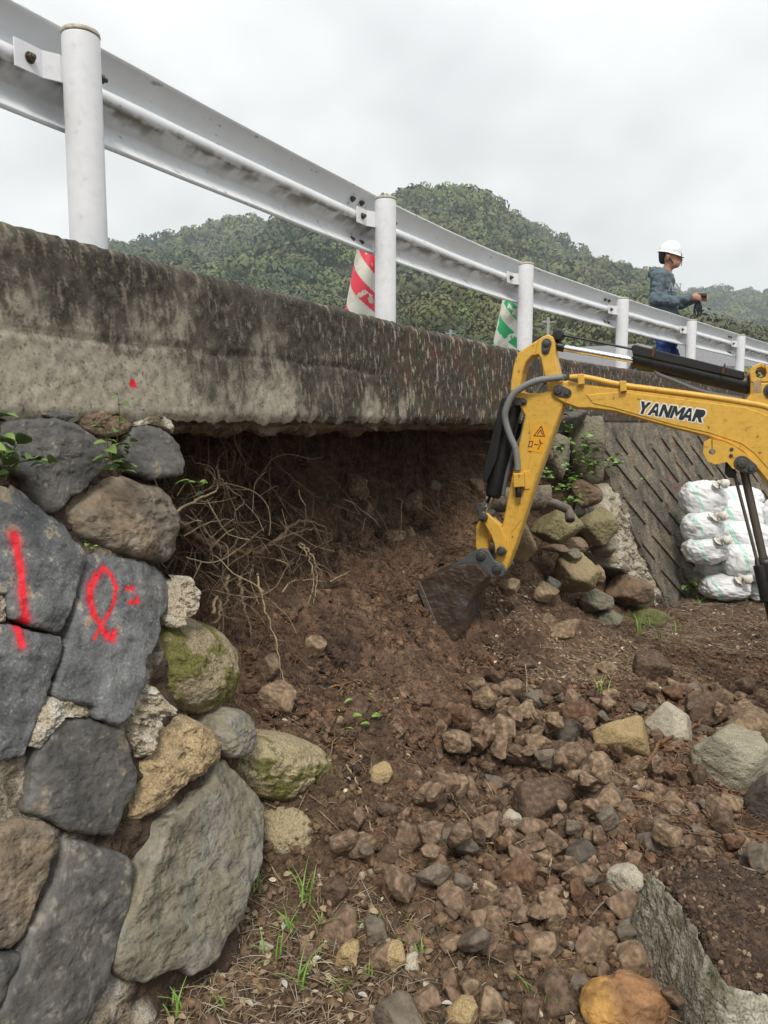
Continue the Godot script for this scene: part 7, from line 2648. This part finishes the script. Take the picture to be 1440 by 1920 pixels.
	for k in 420:
		var s := rng.randf_range(0.05, 3.3)
		var off := rng.randf_range(-0.45, 0.12)
		var y := minf(H(s, off) + rng.randf_range(0.12, 0.55), 1.47)
		var p := W(s, off, y)
		var pts := [p]
		var n := rng.randi_range(4, 8)
		var dir := Vector3(rng.randfn(0, 0.7), rng.randfn(-0.7, 0.4), rng.randfn(0.2, 0.5)).normalized()
		for j in n:
			dir = (dir + Vector3(rng.randfn(0, 0.35), -0.12 + rng.randfn(0, 0.25), rng.randfn(0, 0.3))).normalized()
			p += dir * rng.randf_range(0.03, 0.09)
			pts.append(p)
		pts = smooth_pts(pts, 2)
		var rad := []
		var r0 := rng.randf_range(0.0009, 0.0026)
		for j in pts.size():
			rad.append(r0 * (1.0 - 0.6 * j / pts.size()))
		tube(mb, pts, rad, 4, [tan_, brown, brown, brown, Color(0.20, 0.13, 0.08)][rng.randi() % 5] * rng.randf_range(0.6, 1.1), 0.0, false)
	# fringe hanging from the underside of the coping
	for k in 150:
		var s := rng.randf_range(0.15, 3.1)
		var p := W(s, rng.randf_range(-0.38, 0.10), 1.49)
		var dir := Vector3(rng.randfn(0, 0.25), -1.0, rng.randfn(0.1, 0.25))
		var pts := [p]
		for j in rng.randi_range(3, 7):
			dir = (dir + Vector3(rng.randfn(0, 0.3), -0.2, rng.randfn(0, 0.3))).normalized()
			p += dir * rng.randf_range(0.03, 0.07)
			pts.append(p)
		pts = smooth_pts(pts, 2)
		var r0 := rng.randf_range(0.0009, 0.0024)
		var rad := []
		for j in pts.size():
			rad.append(r0 * (1.0 - 0.7 * j / pts.size()))
		tube(mb, pts, rad, 4, [tan_, brown, Color(0.20, 0.13, 0.08)][rng.randi() % 3] * rng.randf_range(0.7, 1.2), 0.0, false)
	# tangle at the near end of the hollow
	for k in 170:
		var s := rng.randf_range(0.05, 0.75)
		var off := rng.randf_range(-0.1, 0.32)
		var p := W(s, off, rng.randf_range(0.75, 1.32))
		var dir := Vector3(rng.randfn(0.3, 0.8), rng.randfn(-0.3, 0.7), rng.randfn(0, 0.6)).normalized()
		var pts := [p]
		for j in rng.randi_range(3, 6):
			dir = (dir + Vector3(rng.randfn(0, 0.4), -0.1 + rng.randfn(0, 0.35), rng.randfn(0, 0.4))).normalized()
			p += dir * rng.randf_range(0.03, 0.08)
			pts.append(p)
		pts = smooth_pts(pts, 2)
		tube(mb, pts, rep(rng.randf_range(0.0010, 0.0030), pts.size()), 4, [tan_, brown, tan_, pale][rng.randi() % 4] * rng.randf_range(0.6, 1.0), 0.0, false)
	# threads in the bank and over the rubble
	for c in sow([[480, 1200], [560, 1060], [900, 1080], [1000, 1280], [1440, 1290], [1440, 1700], [1100, 1600], [850, 1450], [650, 1450]], 640, 905, 0.0, 5.0, -0.2, 2.0):
		var s: float = c[1]
		var off: float = c[2]
		var pts := []
		var ds := rng.randfn(0, 0.03)
		var dof := rng.randfn(0.02, 0.025)
		for j in rng.randi_range(3, 7):
			pts.append(W(s, off, H(s, off) + rng.randf_range(0.004, 0.022)))
			s += ds + rng.randfn(0, 0.012)
			off += dof + rng.randfn(0, 0.012)
		pts = smooth_pts(pts, 2)
		tube(mb, pts, rep(rng.randf_range(0.0009, 0.003), pts.size()), 4, [rust, brown, tan_, rust][rng.randi() % 4] * rng.randf_range(0.7, 1.2), 0.0, false)
	single("fine_roots", mb.mesh(), M.root, "mass of fine thread-like roots hanging in the hollow and bank", "roots", "", "stuff")

func root(pts: Array, r: float, col: Color, label: String) -> void:
	var p := smooth_pts(pts, 6)
	var rad := []
	for k in p.size():
		p[k] += 1.6 * Vector3(nz.a.get_noise_1d(k * 0.5 + r * 900), nz.a.get_noise_1d(k * 0.5 + 50 + r * 900), nz.a.get_noise_1d(k * 0.5 + 99)) * r * 1.2
		rad.append(r * (1.0 - 0.72 * k / p.size()) * (1.0 + 0.22 * nz.b.get_noise_1d(k * 0.9 + r * 3000)))
	var mb := MB.new()
	tube(mb, p, rad, 9, col, 0.30)
	# side rootlets
	rng.seed = int(r * 1e6) + p.size()
	for k in 7:
		var at := rng.randi_range(p.size() / 6, p.size() - 2)
		var q: Vector3 = p[at]
		var d := (p[at + 1] - p[at] as Vector3).normalized()
		var tw := [q]
		for j in rng.randi_range(3, 6):
			d = (d + Vector3(rng.randfn(0, 0.5), rng.randfn(-0.15, 0.45), rng.randfn(0, 0.5))).normalized()
			q += d * rng.randf_range(0.012, 0.035)
			tw.append(q)
		tw = smooth_pts(tw, 3)
		var tr := []
		for j in tw.size():
			tr.append(minf(rad[at] * 0.4, 0.0022) * (1.0 - 0.8 * j / tw.size()))
		tube(mb, tw, tr, 4, col * 0.85, 0.0, false)
	for k in mb.c.size():
		mb.c[k] = mb.c[k] * (1.0 + 0.35 * nz.a.get_noise_3dv(mb.v[k] * 30.0))
	single("root", mb.mesh(), M.root, label, "root", "bare roots of the dig")

# =============================================================== plants
func leaf_mesh(wide: float, fold: float) -> ArrayMesh:
	# lies along +x from its stalk at the origin, one metre long
	var mb := MB.new()
	var n := 7
	for j in n:
		var t := j / (n - 1.0)
		var w := wide * pow(sin(PI * pow(t, 0.75)), 0.8) * 0.5
		for k in 3:
			var z := (k - 1) * w
			mb.v.append(Vector3(t, fold * absf(k - 1) * w * 1.2 - 0.28 * t * t + 0.02 * sin(t * 20.0 + k), z))
			var g := 0.85 + 0.3 * t - (0.12 if k == 1 else 0.0)
			mb.c.append(Color(g, g, g))
	mb.grid(0, 3, n)
	return mb.mesh()

var leaves := []
var leafm := []

func leaf_at(o: Node3D, p: Vector3, dir: Vector3, size: float, v: int, m: int) -> void:
	var x := dir.normalized()
	var z := x.cross(Vector3.UP).normalized()
	var y := z.cross(x)
	var mi := MeshInstance3D.new()
	mi.name = "leaf"
	mi.mesh = leaves[v % leaves.size()]
	mi.material_override = leafm[m % leafm.size()]
	mi.transform = Transform3D(Basis(x, y, z).scaled_local(Vector3.ONE * size).rotated(x, rng.randfn(0, 0.4)), p - o.position)
	o.add_child(mi, true)

func weed(stems: Array, size: float, per: int, seed_: int, label: String, called := "weed", tone := 0) -> void:
	rng.seed = seed_
	var o := thing(called, label, "plant", stems[0][0])
	for st in stems:
		var mb := MB.new()
		var pts := smooth_pts(st, 5)
		var rad := []
		for k in pts.size():
			rad.append(size * 0.035 * (1.0 - 0.6 * k / pts.size()))
		tube(mb, pts, rad, 6, Color(0.13, 0.14, 0.05))
		part(o, "stem", mb.mesh(), M.root)
		for k in per:
			var f := pow((k + 1.0) / per, 0.7)
			var at := clampi(int(f * (pts.size() - 1)), 0, pts.size() - 1)
			var a := k * 2.4 + rng.randf()
			var d := Vector3(cos(a), rng.randf_range(0.0, 0.6), absf(sin(a)) * 0.8 + 0.15)
			leaf_at(o, pts[at], d, size * rng.randf_range(0.6, 1.15) * (0.75 if k == per - 1 else 1.0), rng.randi(), tone + rng.randi() % 3)

func tuft(p: Vector3, h: float, n: int, seed_: int, label: String, col: Color) -> void:
	rng.seed = seed_
	var o := thing("grass_tuft", label, "grass", p)
	for k in n:
		var mb := MB.new()
		var a := rng.randf() * TAU
		var lean := rng.randf_range(0.2, 0.9)
		var hh := h * rng.randf_range(0.5, 1.1)
		var side := Vector3(-sin(a), 0, cos(a))
		var st := p + Vector3(rng.randfn(0, 0.012), 0, rng.randfn(0, 0.012))
		for j in 6:
			var t := j / 5.0
			var q := st + Vector3(cos(a), 0, sin(a)) * hh * lean * t * t + Vector3(0, hh * (t - 0.35 * lean * t * t), 0)
			var w := 0.0028 * (1.0 - t * 0.9) * (1.0 + h * 3.0)
			for e in [-1.0, 0.0, 1.0]:
				mb.v.append(q + side * w * e + Vector3(0, -0.0012 * absf(e), 0))
				mb.c.append(col * rng.randf_range(0.85, 1.15))
		mb.grid(0, 3, 6)
		part(o, "blade", mb.mesh(), M.leaf)

func build_plants() -> void:
	for k in 3:
		leaves.append(leaf_mesh(0.55 + 0.1 * k, 0.35))
	for c in [Vector3(0.13, 0.22, 0.055), Vector3(0.17, 0.26, 0.06), Vector3(0.10, 0.165, 0.05), Vector3(0.20, 0.36, 0.06), Vector3(0.16, 0.30, 0.05), Vector3(0.24, 0.40, 0.09)]:
		var m: StandardMaterial3D = M.leaf.duplicate()
		m.albedo_color = lin(c.x, c.y, c.z)
		leafm.append(m)
	var w := func(x: float, y: float, out: float) -> Vector3: return hitw(x, y, 0.267 + out, 0.3)
	weed([[w.call(222, 888, 0.03), w.call(218, 840, 0.06), w.call(224, 790, 0.08), w.call(222, 745, 0.09)], [w.call(222, 888, 0.04), w.call(238, 850, 0.08), w.call(246, 818, 0.10)], [w.call(222, 890, 0.04), w.call(205, 850, 0.08), w.call(198, 805, 0.10)], [w.call(224, 888, 0.05), w.call(236, 872, 0.10)]], 0.052, 7, 71, "leafy green weed growing upright between the top stones")
	weed([[w.call(10, 900, 0.03), w.call(30, 870, 0.07), w.call(70, 862, 0.10), w.call(98, 868, 0.12)], [w.call(10, 900, 0.03), w.call(22, 850, 0.07), w.call(38, 826, 0.09)], [w.call(5, 900, 0.04), w.call(5, 850, 0.08), w.call(0, 800, 0.08), w.call(-4, 775, 0.08)], [w.call(5, 900, 0.03), w.call(-20, 870, 0.08), w.call(-40, 830, 0.08)]], 0.062, 7, 72, "bushy green weed spilling over the painted grey stone")
	weed([[w.call(170, 1032, 0.02), w.call(166, 1022, 0.04), w.call(160, 1014, 0.06)], [w.call(172, 1032, 0.02), w.call(184, 1024, 0.06)]], 0.016, 5, 73, "tiny bright weed in the joint under the tan stone", "weed", 3)
	weed([[w.call(332, 930, 0.0), w.call(350, 905, 0.03), w.call(372, 905, 0.04), w.call(382, 925, 0.04)]], 0.05, 5, 74, "drooping weed at the edge of the hollow")
	# greenery on the broken masonry
	var gl := [[1058, 838, 1052, 790, 1048, 770], [1075, 870, 1090, 830, 1110, 808], [1090, 880, 1100, 850, 1128, 838], [1040, 860, 1035, 830, 1028, 815], [1030, 925, 1050, 910, 1075, 915], [1045, 945, 1070, 935, 1085, 928], [1060, 905, 1068, 885, 1058, 868], [1100, 895, 1115, 870, 1140, 860], [1020, 900, 1012, 870, 1018, 850], [1135, 880, 1148, 860, 1160, 850], [1078, 782, 1072, 765, 1080, 750]]
	var where := ["tall green weed behind the upper end of the digger's arm", "wide green weed on the round grey stone under the boom", "green weed leaning from the round stone towards the ribbed wall", "green weed close behind the middle of the yellow arm", "green weed hanging just above the clay drain pipe", "green weed between the drain pipe and the brown stone", "green weed below the round grey stone under the boom", "green weed at the broken edge of the ribbed wall", "green weed behind the arm beside its valve block", "small green weed on the upper broken edge of the ribbed wall", "small green weed right under the coping above the broken masonry"]
	for k in gl.size():
		var e: Array = gl[k]
		weed([[w.call(e[0], e[1], 0.02), w.call(e[2], e[3], 0.10), w.call(e[4], e[5], 0.14)], [w.call(e[0] + 5, e[1], 0.02), w.call(e[2] + 16, e[3] + 6, 0.09)]], 0.058, 9, 80 + k, where[k], "weed", 2)
		get_child(get_child_count() - 1).set_meta("group", "weeds on the broken masonry")
	weed([[w.call(1292, 1120, 0.05), w.call(1290, 1098, 0.1), w.call(1296, 1078, 0.12)], [w.call(1292, 1120, 0.05), w.call(1304, 1092, 0.12)]], 0.10, 5, 95, "bright green seedling at the foot of the ribbed wall by the sandbags", "weed", 3)
	weed([[w.call(1206, 920, 0.03), w.call(1206, 900, 0.06), w.call(1210, 892, 0.08)]], 0.05, 4, 96, "small weed rooted in the ribbed block wall", "weed", 3)
	# sprouts in the hollow
	for q in [[455, 845, 97], [560, 880, 98], [655, 880, 99], [800, 850, 100], [880, 890, 101]]:
		var p := hitw(q[0], q[1], -0.35, 0.0)
		weed([[p, p + Vector3(0.02, 0.04, 0.05), p + Vector3(0.03, 0.05, 0.10)]], 0.045, 5, q[2], "small shaded sprout growing in the dug-out hollow")
		get_child(get_child_count() - 1).set_meta("group", "sprouts in the hollow")
	var p0 := hitg(600, 1385) + Vector3(0, 0.02, 0)
	weed([[p0, hitg(650, 1375) + Vector3(0, 0.06, 0), hitg(705, 1370) + Vector3(0, 0.07, 0), hitg(745, 1395) + Vector3(0, 0.05, 0)], [p0, hitg(660, 1390) + Vector3(0, 0.05, 0), hitg(735, 1370) + Vector3(0, 0.05, 0)], [p0, hitg(640, 1350) + Vector3(0, 0.06, 0), hitg(690, 1325) + Vector3(0, 0.05, 0)]], 0.04, 3, 110, "uprooted green stalk lying across the slope", "weed", 3)
	# grass
	var G := [[545, 1745, 0.13], [560, 1850, 0.14], [600, 1745, 0.10], [575, 1690, 0.12], [285, 1890, 0.12], [262, 1850, 0.08], [480, 1665, 0.08], [330, 1900, 0.10], [690, 1830, 0.07], [640, 1860, 0.08], [780, 1780, 0.06], [770, 1720, 0.05], [1013, 1880, 0.07], [520, 1800, 0.10], [1300, 1900, 0.06], [1195, 1190, 0.22], [1215, 1180, 0.20], [1270, 1190, 0.16], [1235, 1200, 0.14], [1110, 1150, 0.12], [1350, 1128, 0.10], [1310, 1135, 0.10], [1400, 1130, 0.10], [1130, 1300, 0.10], [410, 1890, 0.06], [700, 1745, 0.06]]
	for k in G.size():
		var lab := "fresh green grass tuft sprouting in the litter at the foot of the old wall" if G[k][1] > 1600 else "fresh green grass tuft at the foot of the ribbed wall"
		tuft(hitg(G[k][0], G[k][1]), G[k][2], 9, 130 + k, lab, Color(0.17, 0.30, 0.05) if k % 3 != 2 else Color(0.24, 0.33, 0.08))
		get_child(get_child_count() - 1).set_meta("group", "grass by the old wall" if G[k][1] > 1600 else "grass by the ribbed wall")

# =============================================================== dry litter
func build_litter() -> void:
	var A := [[200, 1960], [230, 1850], [470, 1640], [640, 1640], [800, 1740], [820, 1850], [800, 1960]]
	var B := [[1210, 1150], [1280, 1125], [1440, 1110], [1440, 1235], [1300, 1225], [1200, 1215]]
	var C := [[900, 1110], [1000, 1090], [1090, 1140], [1250, 1250], [1150, 1290], [1000, 1280], [910, 1220]]
	var D := [[480, 1300], [800, 1200], [1440, 1250], [1440, 1960], [300, 1960]]
	var mb := MB.new()
	var st := []
	for j in 6:
		var t := j / 5.0
		st.append(Vector3(t - 0.5, 0.10 * sin(t * 4.0), 0.06 * sin(t * 3.0 + 1.0)))
	tube(mb, st, [0.012, 0.016, 0.016, 0.015, 0.013, 0.008], 4, Color.WHITE, 0.0, false)
	var straw := mb.mesh()
	var fl := MB.new()
	for j in 5:
		var t := j / 4.0
		var w := 0.28 * sin(PI * (0.1 + 0.85 * t))
		for k in 3:
			fl.v.append(Vector3(t - 0.5, 0.16 * sin(t * 3.0) + 0.12 * absf(k - 1), (k - 1) * w))
			fl.c.append(Color.WHITE * (0.9 if k == 1 else 1.0))
	fl.grid(0, 3, 5)
	var flake := fl.mesh()
	for kind in 2:
		var xf := []
		var co := []
		var jobs := [[A, 4600, 21], [B, 3000, 22], [C, 3600, 23], [D, 1600, 24]] if kind == 0 else [[A, 900, 31], [B, 260, 32], [C, 1300, 33], [D, 300, 34]]
		for job in jobs:
			for c in sow(job[0], job[1], job[2] + 950, -0.9, 8.0, -0.2, 2.3):
				var n := ground_normal(c[1], c[2])
				var l := rng.randf_range(0.025, 0.11) if kind == 0 else rng.randf_range(0.010, 0.032)
				if job[0] == B:
					l *= 1.5
				var a := rng.randf() * TAU
				var x := Vector3(cos(a), 0, sin(a))
				x = (x - n * x.dot(n) + n * rng.randfn(0.04, 0.22)).normalized()
				var z := x.cross(n).normalized()
				var y := z.cross(x)
				var thick := rng.randf_range(0.5, 1.2) if kind == 0 else 1.0
				xf.append(Transform3D(Basis(x * l, y * (l if kind == 1 else 0.06 * thick), z * (l if kind == 1 else 0.06 * thick)), c[0] + n * rng.randf_range(0.003, 0.016)))
				var t := rng.randf()
				var q := Vector3(0.42, 0.32, 0.20)
				if t < 0.30:
					q = Vector3(0.20, 0.135, 0.085)
				elif t < 0.55:
					q = Vector3(0.30, 0.215, 0.135)
				elif t < 0.66:
					q = Vector3(0.56, 0.47, 0.33)
				elif t < 0.74:
					q = Vector3(0.44, 0.42, 0.38)
				co.append(v2c(q * rng.randf_range(0.6, 1.1)))
		if kind == 0:
			scatter("dry_straw", straw, M.straw, xf, co, "dry grass stalks and twigs littering the ground", "straw")
		else:
			scatter("dead_leaves", flake, M.straw, xf, co, "shrivelled dead leaves and bark flakes on the ground", "leaves")
